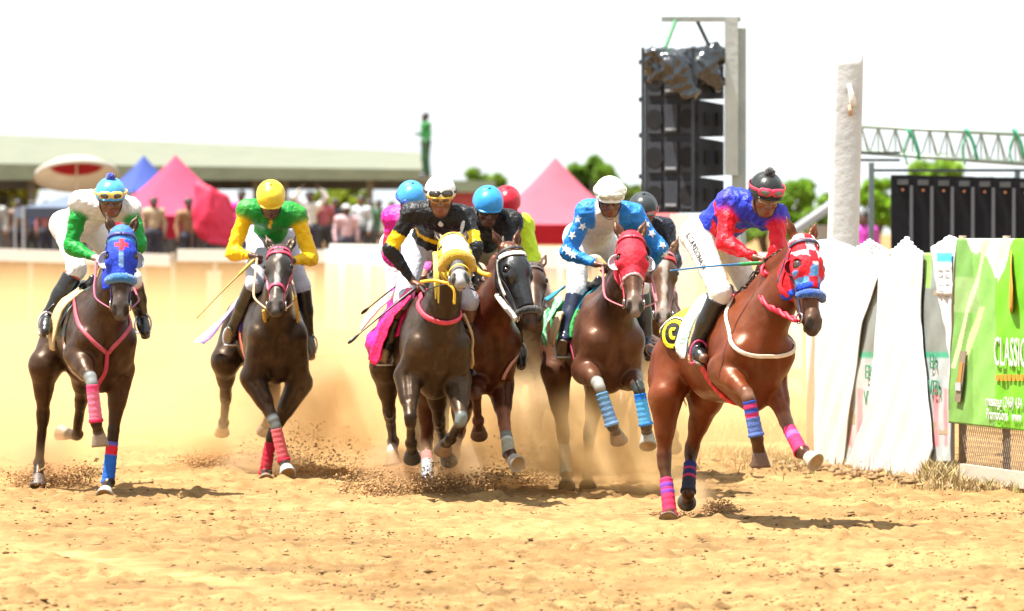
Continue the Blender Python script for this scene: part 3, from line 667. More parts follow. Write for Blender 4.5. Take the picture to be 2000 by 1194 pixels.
# ------------------------------------------------------------ people
SK, LIP = 0, 1
def person_sdf(J, hands=True, face=True):
    s = Sdf(); hs = nrm(J['sr'] - J['sl']) * -1   # from screen-right... lateral of the shoulders
    lat = nrm(J['sl'] - J['sr']); up = nrm(J['neck'] - J['pel']); fr = nrm(np.cross(up, lat))
    if fr @ nrm(J['face']) < 0: fr = -fr
    pl = nrm(J['hl'] - J['hr']); mid = lerp(J['pel'], J['neck'], .45) - fr * J.get('hunch', .03); ch = lerp(J['pel'], J['neck'], .78)
    s.cone(J['hr'], J['hl'], .095, k=.05, tag=3); s.cone(J['pel'], mid, .115, .105, k=.05, flat=fr, q=.85, tag=2)
    s.cone(mid, ch, .115, .12, k=.05, flat=fr, q=.82, tag=2)
    s.cone(lerp(J['sr'], ch, .35), lerp(J['sl'], ch, .35), .10, k=.05, flat=fr, q=.8, tag=2); s.cone(J['sr'], J['sl'], .068, k=.04, tag=2)
    s.cone(J['neck'] - up * .03, J['head'] - J['hu'] * .07 - J['face'] * .01, .058, .052, k=.03, tag=4)
    for a, b, c, d in (('sr', 'er', 'wr', 'r'), ('sl', 'el', 'wl', 'l')):
        s.cone(J[a], J[b], .052, .038, k=.025, tag=5); s.cone(J[b], J[c], .040, .026, k=.02, tag=6)
        s.cone(lerp(J[b], J[c], .1), lerp(J[b], J[c], .4), .042, .036, k=.02, tag=6)
        if hands:
            W_ = J[c]; dd = nrm(J.get('hd' + d, J[c] - J[b])); pn = J.get('pn' + d, np.array((0, -.2, -1.0))); pn = nrm(pn - dd * (pn @ dd)); sd = np.cross(dd, pn); cr = J.get('curl', 1.0)
            s.cone(W_, W_ + dd * .03, .025, .026, k=.015, flat=pn, q=.75, tag=7); s.cone(W_ + dd * .035 + sd * .012, W_ + dd * .08 + sd * .015, .024, .024, k=.012, flat=pn, q=.6, tag=7)
            s.cone(W_ + dd * .035 - sd * .012, W_ + dd * .075 - sd * .015, .024, .022, k=.012, flat=pn, q=.6, tag=7)
            for i, (o, ln) in enumerate(((.030, .9), (.011, 1.0), (-.009, .94), (-.028, .76))):
                k0 = W_ + dd * (.086 - .004 * abs(i - 1)) + sd * o
                k1 = k0 + nrm(dd * (1 - .6 * cr) + pn * .95 * cr) * .036 * ln; k2 = k1 + nrm(dd * (1 - 1.6 * cr) + pn * .8 * cr) * .026 * ln; k3 = k2 + nrm(dd * (1 - 1.9 * cr) + pn * .1) * .02 * ln
                s.cone(k0 - dd * .01, k1, .0095, .009, k=.004, tag=7); s.cone(k1, k2, .009, .0082, k=.003, tag=7); s.cone(k2, k3, .0082, .007, k=.003, tag=7)
            ts = 1 if sd @ J.get('th' + d, lat * (1 if d == 'r' else -1)) > 0 else -1
            t0 = W_ + dd * .028 + sd * .024 * ts; t1 = t0 + nrm(dd * .7 + sd * .5 * ts + pn * .45) * .034; t2 = t1 + nrm(dd * .6 - sd * .1 * ts + pn * .6) * .028; t3 = t2 + nrm(dd * .3 - sd * .5 * ts + pn * .6) * .02
            s.cone(t0, t1, .013, .011, k=.008, tag=7); s.cone(t1, t2, .0105, .0095, k=.003, tag=7); s.cone(t2, t3, .0095, .008, k=.003, tag=7)
    for a, b, c, d in (('hr', 'kr', 'ar', 'tr'), ('hl', 'kl', 'al', 'tl')):
        s.cone(J[a], J[b], .085, .056, k=.04, tag=3); s.cone(J[b], J[c], .054, .038, k=.025, tag=8)
        s.cone(lerp(J[b], J[c], .12), lerp(J[b], J[c], .45), .052, .048, k=.03, tag=8)
        s.cone(J[c], J[d], .036, .032, k=.02, tag=8)
    h, hu, hf = J['head'], J['hu'], J['face']; hl = nrm(np.cross(hu, hf))
    s.cone(h + hu * .022 - hf * .02, h + hu * .02 + hf * .018, .088, .080, k=.03, flat=hl, q=.86, tag=9)
    s.cone(h + hf * .02, h + hf * .035 - hu * .075, .068, .042, k=.03, flat=hl, q=.86, tag=9)
    s.cone(h + hf * .06 - hu * .088 + hl * .012, h + hf * .06 - hu * .088 - hl * .012, .024, k=.02, tag=9)
    s.cone(h + hf * .082 + hu * .012, h + hf * .106 - hu * .026, .009, .014, k=.014, tag=9)
    for y in (-1, 1):
        s.ball(h + hf * .096 - hu * .03 + hl * y * .012, .0095, k=.008, tag=9)
        s.cone(h + hf * .085 + hu * .034 + hl * y * .014, h + hf * .068 + hu * .032 + hl * y * .045, .012, k=.014, tag=9)
        s.cone(h + hf * .062 - hu * .018 + hl * y * .042, h + hf * .05 - hu * .03 + hl * y * .05, .02, k=.02, tag=9)
        s.ball(h + hf * .088 + hu * .012 + hl * y * .031, .0145, k=.01, sub=True)
        s.cone(h + hl * y * .074 - hf * .012 + hu * .02, h + hl * y * .076 - hf * .008 - hu * .022, .018, .013, k=.01, flat=hl, q=.45, tag=9)
        s.cone(h + hl * y * .062 + hf * .01 - hu * .04, h + hl * y * .035 + hf * .05 - hu * .085, .018, .016, k=.025, tag=9)
    s.cone(h + hf * .088 - hu * .055 + hl * .018, h + hf * .088 - hu * .055 - hl * .018, .009, k=.008, tag=LIP + 9); s.cone(h + hf * .086 - hu * .067 + hl * .014, h + hf * .086 - hu * .067 - hl * .014, .009, k=.008, tag=LIP + 9)
    s.cone(h + hf * .098 - hu * .061 + hl * .016, h + hf * .098 - hu * .061 - hl * .016, .0035, k=.004, sub=True)
    return s, lat, up, fr, hl
def helmet(par, J, c, peak=None, pom=None, band=None, patt=None):
    h, hu, hf = J['head'], J['hu'], J['face']; hl = nrm(np.cross(hu, hf)); cpk = c if peak is None else peak
    s = Sdf(); s.cone(h + hu * .045 - hf * .022, h + hu * .045 + hf * .016, .120, .114, k=.02, flat=hl, q=.93)
    def clip(f, X):
        q = X - h; return np.maximum(f, (.022 - (q @ hu) - .10 * np.clip(-(q @ hf), 0, .1) * -1 + .0))
    V, Q = s.surf(.0085, clip); q = V - h; z = q @ hu; K = np.tile(c, (len(V), 1)).astype(float)
    if band is not None: K[z < .045] = band
    if patt is not None: K = np.array([patt(a_, b_, c_, K[i]) for i, (a_, b_, c_) in enumerate(zip(q @ hl, q @ hf, z))])
    o = mesh('helmet', V, Q, m_shell, par, col=K)
    p = Sdf(); p.cone(h + hf * .085 + hu * .034 + hl * .03, h + hf * .085 + hu * .034 - hl * .03, .055, k=.03, flat=hu, q=.2); V, Q = p.surf(.007)
    mesh('peak', V, Q, m_shell, o, col=np.tile(cpk, (len(V), 1)))
    pts = [h + hl * .082 + hu * .02 + hf * .01, h + hl * .075 - hu * .05 + hf * .03, h + hl * .03 - hu * .118 + hf * .06, h - hl * .03 - hu * .118 + hf * .06, h - hl * .075 - hu * .05 + hf * .03, h - hl * .082 + hu * .02 + hf * .01]
    q_ = spline(pts, 22); N_ = np.array([nrm(x - h - hf * .02) for x in q_]); ribbon('chin_strap', q_, N_, .014, .004, m_strap, o, col=np.tile((.02, .02, .02), (22 * 6, 1)))
    V, Fc = sphere(h + hu * .163 - hf * .003, .012, 12, 8); mesh('button', V, Fc, m_shell, o, col=np.tile(c, (len(V), 1)))
    if pom is not None:
        V, Fc = sphere(h + hu * .17, .034, 18, 12); V = np.array(V) + np.random.default_rng(1).normal(size=V.shape) * .003; mesh('pompom', V, Fc, m_fleece, o, col=np.tile(pom, (len(V), 1)))
    return o
def goggles(par, J, frame, lens, dz=.075, out=.127, name='goggles', strapc=None, rim=.03):
    """strap, two-lobed frame and lens, worn on the helmet or over the eyes"""
    h, hu, hf = J['head'], J['hu'], J['face']; hl = nrm(np.cross(hu, hf)); c = h + hu * dz
    def dome(y, o, up=0): a = y / .10; return c + hl * math.sin(a) * out * .95 + hf * (math.cos(a) * out - .01 + o) + hu * up
    m = Sdf()
    for y in (-1, 1):
        m.cone(dome(.018 * y, 0), dome(.052 * y, 0), rim, rim * .93, k=.012, flat=hf, q=.6)
    V, Q = m.surf(.006); o = mesh(name, V, Q, m_shell, par, col=np.tile(frame, (len(V), 1)))
    m = Sdf()
    for y in (-1, 1): m.cone(dome(.024 * y, .008), dome(.050 * y, .008), rim * .7, rim * .62, k=.004, flat=hf, q=.65)
    V, Q = m.surf(.006); mesh('lens', V, Q, m_lens, o, col=np.tile(lens, (len(V), 1)))
    pts = [c + hl * math.sin(t) * (out + .0) * .93 + hf * (math.cos(t) * out * .98 - .012) for t in np.linspace(.62, 2 * math.pi - .62, 34)]
    N = np.array([nrm(p_ - c) for p_ in pts]); sc_ = strapc or frame; ribbon('strap', pts, N, .022, .004, m_strap, o, col=np.tile(sc_, (34 * 6, 1)))
    return o
def garment(name, par, s, matl, K, vox=.012, amp=.006, freq=18, clip=None, seed=0, colf=None, stretch=None):
    V, Q = s.surf(vox, clip); C_ = s.tint(V, K, .006)
    if colf is not None: C_ = colf(V, C_)
    V = wrinkle(V, Q, amp * .75, freq, seed, True, stretch); V = wrinkle(V, Q, amp * .32, freq * 2.2, seed + 7, True, stretch); return mesh(name, V, Q, matl, par, col=C_)
def make_person(J, label, base=None, group=None, skin=(.10, .045, .022), shirt=None, shirt_k=None, sleeve=None, lower=None, cuff=None, pants=(.8, .8, .8), boots=(.015, .014, .013), boot_top=.16,
                colf=None, pcolf=None, vox=.0085, loose=.021, ploose=.014, raglan=None, pants_to=None, glove=None, gvox=.012, sleeves='long', shoes=None, seed=0, amp=.011, pants_l=None, bare=False):
    T = thing('person', label, 'person', base if base is not None else J['pel'], group)
    s, lat, up, fr, hl = person_sdf(J); V, Q = s.surf(vox); sk = np.array(skin)
    sk = sk * 2.1
    mesh('body', V, Q, m_skin, T, col=s.tint(V, {i: sk for i in range(0, 10)} | {10: sk * np.array((1.25, .8, .75)), 7: np.array(glove) if glove is not None else sk}, .006))
    sh = np.array(shirt); sl_ = np.array(sleeve if sleeve is not None else shirt); lo = np.array(lower if lower is not None else sl_)
    g = Sdf()
    for p in s.p:
        if p[5] == 2: g.p.append(p[:2] + (p[2] + loose, p[3] + loose) + p[4:])
        if p[5] == 5: g.p.append(p[:2] + (p[2] + loose * .8, p[3] + loose * .9) + p[4:])
        if p[5] == 6 and sleeves == 'long': g.p.append((p[0], lerp(p[0], p[1], .93)) + (p[2] + loose * .9, p[3] + loose * .5) + p[4:])
        if p[5] == 4: g.p.append((p[0], lerp(p[0], p[1], .3)) + (p[2] + .012, p[3] + .010) + p[4:])
    if sleeves == 'short': g.p = [p for p in g.p if p[5] != 5] + [(p[0], lerp(p[0], p[1], .7)) + (p[2] + loose, p[3] + loose * 1.3) + p[4:] for p in s.p if p[5] == 5]
    if loose > .01: g.cone(J['pel'] + up * .05, J['pel'] + up * .12, .125, .13, k=.04, flat=fr, q=.85, tag=2)
    if raglan is not None:
        cf0 = colf
        def colf(V, K, cf0=cf0):
            up_ = nrm(J['neck'] - J['pel']); K = K.copy(); lat_ = nrm(J['sl'] - J['sr']); x = np.abs((V - J['neck']) @ lat_); t = (V - J['pel']) @ up_
            K[(x > raglan + .35 * (.42 - t).clip(0, .2)) & (t > .25)] = sl_
            return cf0(V, K) if cf0 else K
    garment('shirt', T, g, m_satin, {2: sh, 5: sl_, 6: lo, 4: np.array(cuff) if cuff is not None else sh}, gvox, amp, 24, seed=seed, colf=colf)
    g = Sdf(); pc = np.array(pants)
    for p in s.p:
        if p[5] == 3: g.p.append(p[:2] + (p[2] + ploose, p[3] + ploose) + p[4:])
    for a, b, c in (('pel', 'kr', 'ar'), ('pel', 'kl', 'al')):
        g.cone(J[b], lerp(J[b], J[c], pants_to if pants_to is not None else (boot_top + .04 if boot_top < .9 else .93)), .056 + ploose, .05 + ploose, k=.03, tag=3)
    g.cone(J['pel'], J['pel'] + up * .07, .118 + ploose, k=.04, flat=fr, q=.85, tag=3)
    garment('breeches' if boot_top < .5 else 'trousers', T, g, m_cloth, {3: pc}, gvox, .005, 16, seed=seed + 1, colf=pcolf)
    for b, c, d in (('kr', 'ar', 'tr'), ('kl', 'al', 'tl')):
        g = Sdf(); kb = J[b]; dn = nrm(J[c] - kb); tt = nrm(J[d] - J[c]); sole_n = nrm(dn - tt * (dn @ tt) * .9)
        top = lerp(kb, J[c], boot_top) if boot_top < .9 else lerp(kb, J[c], .9)
        g.cone(top, lerp(top, J[c], .5), .073 if boot_top < .9 else .045, .066 if boot_top < .9 else .043, k=.02); g.cone(lerp(top, J[c], .45), J[c], .066 if boot_top < .9 else .043, .047, k=.02)
        g.cone(J[c] - tt * .03 + dn * .01, J[c] + tt * .12, .046, .044, k=.02); g.cone(J[c] + tt * .08, J[c] + tt * .17, .044, .034, k=.02)
        def bclip(f, X, top=top, dn=dn): return np.maximum(f, -((X - top) @ dn))
        V, Q = g.surf(.010, bclip); o = mesh('boot', V, Q, m_leather, T, col=np.tile(np.array(shoes if shoes is not None else boots), (len(V), 1)))
        g = Sdf(); g.cone(J[c] - tt * .04 + sole_n * .048, J[c] + tt * .16 + sole_n * .046, .036, .038, k=.01, flat=sole_n, q=.35); V, Q = g.surf(.009)
        mesh('sole', V, Q, m_leather, o, col=np.tile((.20, .14, .09), (len(V), 1)))
    return T, s
def jockey_joints(S, G=None):
    """S: pixel positions; depths follow from the limb lengths"""
    J = {}; pel = P(S['pel'][0], S['pel'][1], S['Y']); k = S.get('k', 1.0)
    J['pel'] = pel; J['neck'] = reach(pel, S['neck'][0], S['neck'][1], .50 * k, -1)
    yaw = R(S['yaw']); lat = np.array((math.cos(yaw), math.sin(yaw), 0.0))
    hl = J['neck']; J['hr'] = pel - lat * .09; J['hl'] = pel + lat * .09
    J['sr'] = reach(hl, S['sr'][0], S['sr'][1], .19 * k, S['sr'][2]); J['sl'] = reach(hl, S['sl'][0], S['sl'][1], .19 * k, S['sl'][2])
    for d in 'rl':
        q = S['e' + d]; J['e' + d] = reach(J['s' + d], q[0], q[1], .28 * k, q[2]); q = S['w' + d]; J['w' + d] = reach(J['e' + d], q[0], q[1], .245 * k, q[2])
        q = S['k' + d]; J['k' + d] = reach(J['h' + d], q[0], q[1], .41 * k, q[2]); q = S['a' + d]; J['a' + d] = reach(J['k' + d], q[0], q[1], .39 * k, q[2])
        q = S['t' + d]; J['t' + d] = reach(J['a' + d], q[0], q[1], .13 * k, q[2])
        if 'hd' + d in S: J['hd' + d] = np.array(S['hd' + d], float)
        if 'pn' + d in S: J['pn' + d] = np.array(S['pn' + d], float)
    if G is not None:
        for nm, cl in (('kr', .075), ('ar', .055), ('tr', .05)):
            p = J[nm]
            for _ in range(90):
                if G['s'].ev(p)[0] > cl: break
                p = p + (CAM - p) / np.linalg.norm(CAM - p) * .012
            J[nm] = p
        for nm, cl in (('kl', .075), ('al', .055), ('tl', .05)):
            p = J[nm]
            for _ in range(60):
                if G['s'].ev(p)[0] > cl: break
                p = p + G['l'] * .01
            J[nm] = p
    J['head'] = reach(J['neck'], S['head'][0], S['head'][1], .19 * k, -1)
    fy, fp = R(S['fyaw']), R(S['fpitch']); J['face'] = np.array((math.sin(fy) * math.cos(fp), -math.cos(fy) * math.cos(fp), math.sin(fp)))
    side = nrm(np.cross(J['face'], (0, 0, 1))); J['hu'] = nrm(np.cross(side, J['face'])); 
    tl = R(S.get('tilt', 0)); J['hu'] = nrm(J['hu'] * math.cos(tl) + side * math.sin(tl)); J['hunch'] = .05
    return J
def whip(name, a, b, label, c1, c2, tip=None, r=.008):
    p = spline([a, lerp(a, b, .5) + np.array((0, 0, .006)), b], 26); n = len(p)
    rad = [r * 1.5 if i < 7 else r * (1.05 - .5 * i / n) for i in range(n)]; rad[0] = r * .8
    if tip: rad[-4:] = [r * 1.3, r * 1.7, r * 1.7, r * 1.0]
    V, Fc = tube_geo(p, rad, 8); K = np.repeat(np.array([c1 if i < 7 else (tip if tip and i > n - 5 else c2) for i in range(n)]), 8, 0); K = np.vstack([K, [c1], [tip or c2]])
    o = mesh(name, np.array(V), Fc, m_wood, None, base=a, col=K); tag(o, label, 'riding whip'); return o
def flap(name, par, rows, matl, colf, th=.006, nu=16, nv=14, amp=.01, seed=0):
    """hanging cloth through rows of control points (each row the same count), given thickness"""
    A = np.array([spline(r, nu) for r in rows]); A = np.array([spline(A[:, i], nv) for i in range(nu)]).transpose(1, 0, 2)   # nv, nu
    V = A.reshape(-1, 3); Fc = np.array([(j * nu + i, j * nu + i + 1, (j + 1) * nu + i + 1, (j + 1) * nu + i) for j in range(nv - 1) for i in range(nu - 1)])
    V = wrinkle(V, Fc, amp, 16, seed); N = vnormals(V, Fc); V2 = np.vstack([V + N * th / 2, V - N * th / 2]); n = len(V)
    F2 = [tuple(q) for q in Fc] + [tuple(q[::-1] + n) for q in Fc]
    rim = [i for i in range(nu)] + [j * nu + nu - 1 for j in range(1, nv)] + [(nv - 1) * nu + i for i in range(nu - 2, -1, -1)] + [j * nu for j in range(nv - 2, 0, -1)]
    for a, b in zip(rim, rim[1:] + rim[:1]): F2.append((b, a, a + n, b + n))
    K = np.array([colf(i / (nu - 1), j / (nv - 1)) for j in range(nv) for i in range(nu)]); return mesh(name, V2, F2, matl, par, col=np.vstack([K, K]))
# ------------------------------------------------------------ the field: nine horses and their riders
RED = (.7, .008, .02); PINK = (.75, .10, .16); MAG = (.78, .01, .16); BLUE = (.01, .07, .6); SKYB = (.03, .28, .72); ROYAL = (.02, .04, .5)
WHITE = (.78, .78, .76); YEL = (.85, .52, .0); GRN = (.005, .26, .03); BLK = (.012, .012, .013); CREAM = (.62, .50, .34)
SK1 = (.105, .045, .024); SK2 = (.055, .025, .015)
JG = 'jockeys crouched over their galloping horses'

# ---- leading chestnut, far right of the field
H7 = build_horse(dict(label='leading chestnut racehorse in red and white checked hood with blue noseband', c=(1425, 36.7, 1.10), yaw=20, pitch=7, vox=.0115,
    coat=(.29, .058, .015), neck=(.24, .046, .013), face=(.2, .06, .022), points=(.10, .032, .014), muzzle=(.07, .05, .042), mane=(.06, .022, .01),
    poll=(1573, 470), muz=(1594, 630, -1), hyaw=30, earf=.1,
    legs=dict(FR=[(1412, 722, -.05), (1461, 772, -1), (1478, 856, 1), (1483, 886, 1), (1484, 914, 1)],
              FL=[(1506, 736), (1538, 832, -1), (1566, 884, -1), (1579, 893, -1), (1597, 906, -1)],
              HR=[(1300, 775), (1297, 900, 1), (1308, 1000, -1), (1309, 1012, -1), (1311, 1022, -1)],
              HL=[(1382, 772), (1350, 880, 1), (1344, 964, -1), (1343, 976, 1), (1343, 988, 1)]),
    wraps=[('FR', .12, .97, [(0, (.03, .06, .33)), (.12, (.5, .03, .12)), (.22, (.03, .06, .33)), (.36, (.5, .03, .12)), (.46, (.10, .16, .42))]),
           ('FL', .12, 1.0, [(0, (.6, .03, .12)), (.22, (.28, .1, .5)), (.42, (.6, .03, .12))]),
           ('HR', .35, 1.1, [(0, (.6, .03, .12)), (.15, (.2, .05, .4)), (.25, (.6, .03, .12)), (.32, (.2, .05, .4)), (.42, (.6, .03, .1))]),
           ('HL', .30, .98, [(0, (.025, .03, .15)), (.22, (.5, .03, .08)), (.30, (.025, .03, .12)), (.48, (.5, .03, .08)), (.56, (.03, .03, .05))])],
    socks=[('FR', .45, (1, .05, (.45, .24, .16))), ('FL', .4, (1, .10, (.42, .20, .13)))],
    hoofc=dict(FL=(.55, .48, .36), FR=(.16, .09, .06), HR=(.2, .13, .08), HL=(.06, .05, .05))))
def h7c(t, y, n):
    if t > .30: return BLUE if abs(y) > .02 or t > .36 else RED
    if (t - .18) ** 2 + (abs(y) - .075) ** 2 < .0030: return RED
    if n < -.05: return (.7, .25, .35) if n > -.075 else RED
    i, j = int((t + .5) / .085), int((y + .5) / .058)
    if (i + j) % 2: return RED
    return (.75, .72, .78) if t < .2 else (.12, .35, .7)
hd7 = hood(H7, h7c, t1=.335, eye=.036)
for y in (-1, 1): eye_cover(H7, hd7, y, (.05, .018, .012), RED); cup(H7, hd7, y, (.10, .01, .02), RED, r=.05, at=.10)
shadow_roll(H7, (.02, .12, .55), t=.375, r=.030)
bridle(H7, (.03, .03, .06), brow=False, noset=None)
head_strap(H7, 'throat_strap', [(.06, .07, -.03), (.16, .09, -.10), (.24, .05, -.2), (.26, 0, -.22), (.24, -.05, -.2), (.16, -.09, -.10), (.06, -.07, -.03)], .03, RED)
ring_strap(H7, 'neck_strap', (.42, 0, .19), (.38, 0, .36), .026, lambda t: (.72, .60, .46) if abs(t - .0) > .06 and t < .94 else (.55, .05, .08))
saddle_cloth(H7, lambda x, y, z: (.72, .6, .01) if x < -.585 or z < .12 and z > .105 else ((.72, .6, .01) if z > .30 else BLK), x0=-.62, x1=-.10, drop=.04, shape=lambda x: .06 + .16 * np.clip((-.45 - x) / .17, 0, 1))
sd7 = saddle(H7)
# the number on the cloth: yellow and white strokes laid on the cloth
for cc_, wd, pts in (((.72, .6, .01), .028, [(-.36, -.20, .20), (-.42, -.19, .255), (-.51, -.19, .25), (-.555, -.2, .19), (-.52, -.22, .12), (-.44, -.22, .10)]),
                     ((.75, .75, .72), .012, [(-.33, -.19, .23), (-.42, -.18, .29), (-.53, -.18, .28), (-.585, -.2, .19)]),
                     ((.72, .6, .01), .024, [(-.42, -.21, .15), (-.48, -.2, .16), (-.50, -.2, .195), (-.45, -.2, .205)])):
    body_strap(H7, 'cloth_number', pts, wd, cc_, n=30, off=.021, th=.005, matl=m_cloth)
g7 = body_strap(H7, 'girth', [(-.06, -.27, .10), (.03, -.27, -.05), (.12, -.22, -.2), (.18, -.10, -.30), (.2, .1, -.3), (.12, .24, -.15), (0, .27, .1)], .085, lambda t: RED if (int(t * 34) % 2) else (.4, .008, .012), n=70, th=.012)
J = jockey_joints(dict(pel=(1385, 458), Y=36.98, yaw=20, neck=(1470, 392), sr=(1425, 396, 0), sl=(1516, 424, -1), er=(1415, 474, -1), wr=(1474, 503, -1), el=(1520, 492, -1), wl=(1500, 516, 1),
    kr=(1408, 573, -1), ar=(1356, 684, 1), tr=(1374, 700, -1), kl=(1470, 575, -1), al=(1495, 680, 1), tl=(1500, 695, -1), head=(1495, 386), fyaw=12, fpitch=-22, tilt=-4,
    hdr=(.75, -.5, -.15), pnr=(-.1, -.2, -1), hdl=(-.5, -.6, -.4), pnl=(-.4, .3, -1)), H7)
Jk7 = J
def c7(V, K):
    up = nrm(J['neck'] - J['pel']); t = (V - J['pel']) @ up; x = (V - J['pel']) @ nrm(J['sl'] - J['sr'])
    ch = (t > .23) & (t < .275) & (np.linalg.norm(K - np.array(ROYAL), axis=1) < .3); K = K.copy(); K[ch] = RED
    lo = (t < .20) & (t > .12) & (x > .02) & ((V[:, 1]) < J['pel'][1] - .16) & (np.linalg.norm(K - np.array(ROYAL), axis=1) < .3); K[lo] = RED
    return K
p7, s7 = make_person(J, 'jockey in royal blue and red satin with black helmet, riding the leader', H7['T'].location, JG, skin=SK1, shirt=ROYAL, sleeve=RED, colf=c7, pants=(.74, .71, .66), boot_top=.10, seed=3, amp=.013, gvox=.0095)
hm = helmet(p7, J, (.02, .022, .02), pom=(.012, .012, .012)); goggles(p7, J, (.65, .05, .10), (.12, .13, .12), dz=.075)
goggles(p7, J, (.5, .42, .36), (.14, .09, .07), dz=.012, out=.098, rim=.024, name='face_goggles', strapc=(.05, .05, .05))
# writing down the thigh of the breeches
def place_text(txt, size, o, xd, yd, nd, name, matl, par, sdf=None, th=.003, base=None):
    cu = bpy.data.curves.new('t', 'FONT'); cu.body = txt; cu.size = size; cu.extrude = 0.0; cu.resolution_u = 3; cu.shear = 0.0
    ob = bpy.data.objects.new('t', cu); C.objects.link(ob); dg = bpy.context.evaluated_depsgraph_get(); me = bpy.data.meshes.new_from_object(ob.evaluated_get(dg)); bpy.data.objects.remove(ob)
    V = np.array([v.co[:] for v in me.vertices]); Fc = [tuple(p.vertices) for p in me.polygons]; bpy.data.meshes.remove(me)
    X = np.asarray(o) + np.outer(V[:, 0], xd) + np.outer(V[:, 1], yd)
    if sdf is not None: X = sdf.snap(X, .004, 9)
    else: X = X + np.asarray(nd) * th
    n = len(X); nn = np.asarray(nd); X2 = np.vstack([X, X - nn * th * .8]); F2 = [f for f in Fc] + [tuple(i + n for i in f[::-1]) for f in Fc]
    from collections import Counter
    ec = Counter(); 
    for f in Fc:
        for a, b in zip(f, f[1:] + f[:1]): ec[(a, b)] += 1
    for (a, b) in list(ec):
        if (b, a) not in ec: F2.append((b, a, a + n, b + n))
    return mesh(name, X2, F2, matl, par, base=base, smooth=False)
br7 = [c for c in p7.children if c.name.startswith('breeches')][0]
m_ink = mat('dark_ink', (.02, .02, .022), rough=.7)
th_s = Sdf()
for p_ in s7.p:
    if p_[5] == 3: th_s.p.append(p_[:2] + (p_[2] + .014, p_[3] + .014) + p_[4:])
ax_ = nrm(J['kr'] - J['hr']); nd = nrm(np.array((-.55, -1, .1)) - ax_ * (np.array((-.55, -1, .1)) @ ax_)); yd = np.cross(nd, ax_)
place_text('L.CARDONA.JR', .056, lerp(J['hr'], J['kr'], .10) + nd * .09 - yd * .02, ax_, yd, nd, 'lettering', m_ink, br7, th_s)
# towel over the knee and boot, tan pad in front of it
W = H7['W']
flap('number_towel', H7['T'], [[W(.12, -.12, .40), W(.04, -.14, .41), W(-.04, -.16, .42)], [W(.07, -.27, .25), W(-.0, -.31, .27), W(-.06, -.31, .27)], [W(.02, -.335, .08), W(-.04, -.37, .1), W(-.11, -.37, .11)], [W(.02, -.36, -.03), W(-.03, -.38, -.02), W(-.09, -.38, .02)]], m_cloth,
     lambda u_, v_: (.42, .55, .53) if .3 < v_ < .7 else (.62, .67, .63), amp=.010, seed=2)
flap('saddle_pad', H7['T'], [[W(.19, -.10, .39), W(.14, -.11, .40)], [W(.155, -.235, .26), W(.10, -.26, .27)], [W(.095, -.31, .08), W(.045, -.33, .09)], [W(.08, -.325, -.07), W(.03, -.34, -.06)]], m_cloth, lambda u_, v_: (.58, .38, .18), th=.012, amp=.002)
stirrup(H7, sd7, lerp(J['ar'], J['tr'], .55) + np.array((0, 0, .01)), -1, c=(.6, .05, .16))
reins(H7, (J['wl'] + np.array((-.02, -.03, -.03)), J['wr'] + np.array((.03, -.07, -.03))), (.6, .02, .05), r=.012, twist=True)
whip('riding_whip', J['wr'] + np.array((.05, -.09, -.035)), reach(J['wr'], 1308, 529, .66, -1), 'blue riding whip with a green grip held by the leading jockey', (.05, .4, .12), (.02, .18, .42))

# ---- horse 1: dark bay, blue hood, far left
H1 = build_horse(dict(label='dark bay racehorse in bright blue hood with red cross, leftmost of the field', c=(180, 40.8, 1.13), yaw=14, pitch=4,
    coat=(.062, .026, .014), points=(.022, .014, .012), muzzle=(.10, .09, .085), mane=(.012, .01, .01),
    poll=(238, 455), muz=(235, 602, -1), hyaw=4, earf=.05,
    legs=dict(FR=[(152, 692, -.1), (179, 742, -1), (188, 826, -1), (193, 848, 1), (195, 872, -1)],
              FL=[(236, 722), (221, 850, -1), (211, 942, 1), (207, 958, -1), (204, 974, -1)],
              HR=[(86, 715), (84, 815, 1), (76, 905, 1), (75, 930, -1), (74, 952, -1)],
              HL=[(160, 712), (158, 785, 1), (149, 850, 1), (132, 848, 1), (116, 840, 1)]),
    wraps=[('FR', .10, 1.0, [(0, (.7, .06, .16)), (.2, (.72, .16, .26)), (.9, (.6, .03, .08))]), ('FL', .12, 1.05, [(0, (.1, .1, .45)), (.1, (.6, .02, .04)), (.33, (.02, .12, .5))])],
    socks=[('FR', .8, (1, .07, (.30, .33, .33))), ('FR', .5, (3, .06, (.25, .28, .27)))],
    hoofc=dict(FR=(.36, .28, .2), FL=(.62, .55, .46), HL=(.42, .28, .16), HR=(.12, .08, .06))))
def h1c(t, y, n):
    if (abs(y) < .014 and .07 < t < .165) or (abs(y) < .044 and .10 < t < .135): return (.6, .02, .04) if n > 0 else BLUE
    if t < .06: return (.05, .17, .6)
    if .055 < t < .075: return (.03, .2, .6)
    if abs(y) < .014 and .17 < t < .28: return (.2, .38, .7)
    return (.015, .05, .52)
hd1 = hood(H1, h1c, t0=-.06, t1=.345, eye=.034)
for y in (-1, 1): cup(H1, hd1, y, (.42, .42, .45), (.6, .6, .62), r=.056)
shadow_roll(H1, (.03, .24, .62), t=.345, r=.036)
bridle(H1, (.05, .04, .2), brow=False, noset=None)
for y in (-1, 1):
    body_strap(H1, 'breast_strap', [(.10, .20 * y, .30), (.30, .18 * y, .22), (.50, .14 * y, .06), (.60, .05 * y, -.10), (.60, .01 * y, -.13)], .030, (.45, .06, .09), n=44, off=.008, th=.012)
body_strap(H1, 'breast_strap', [(.60, 0, -.12), (.56, 0, -.24), (.48, -.03, -.33), (.38, -.03, -.40)], .030, (.45, .03, .07), n=24, off=.008, th=.012)
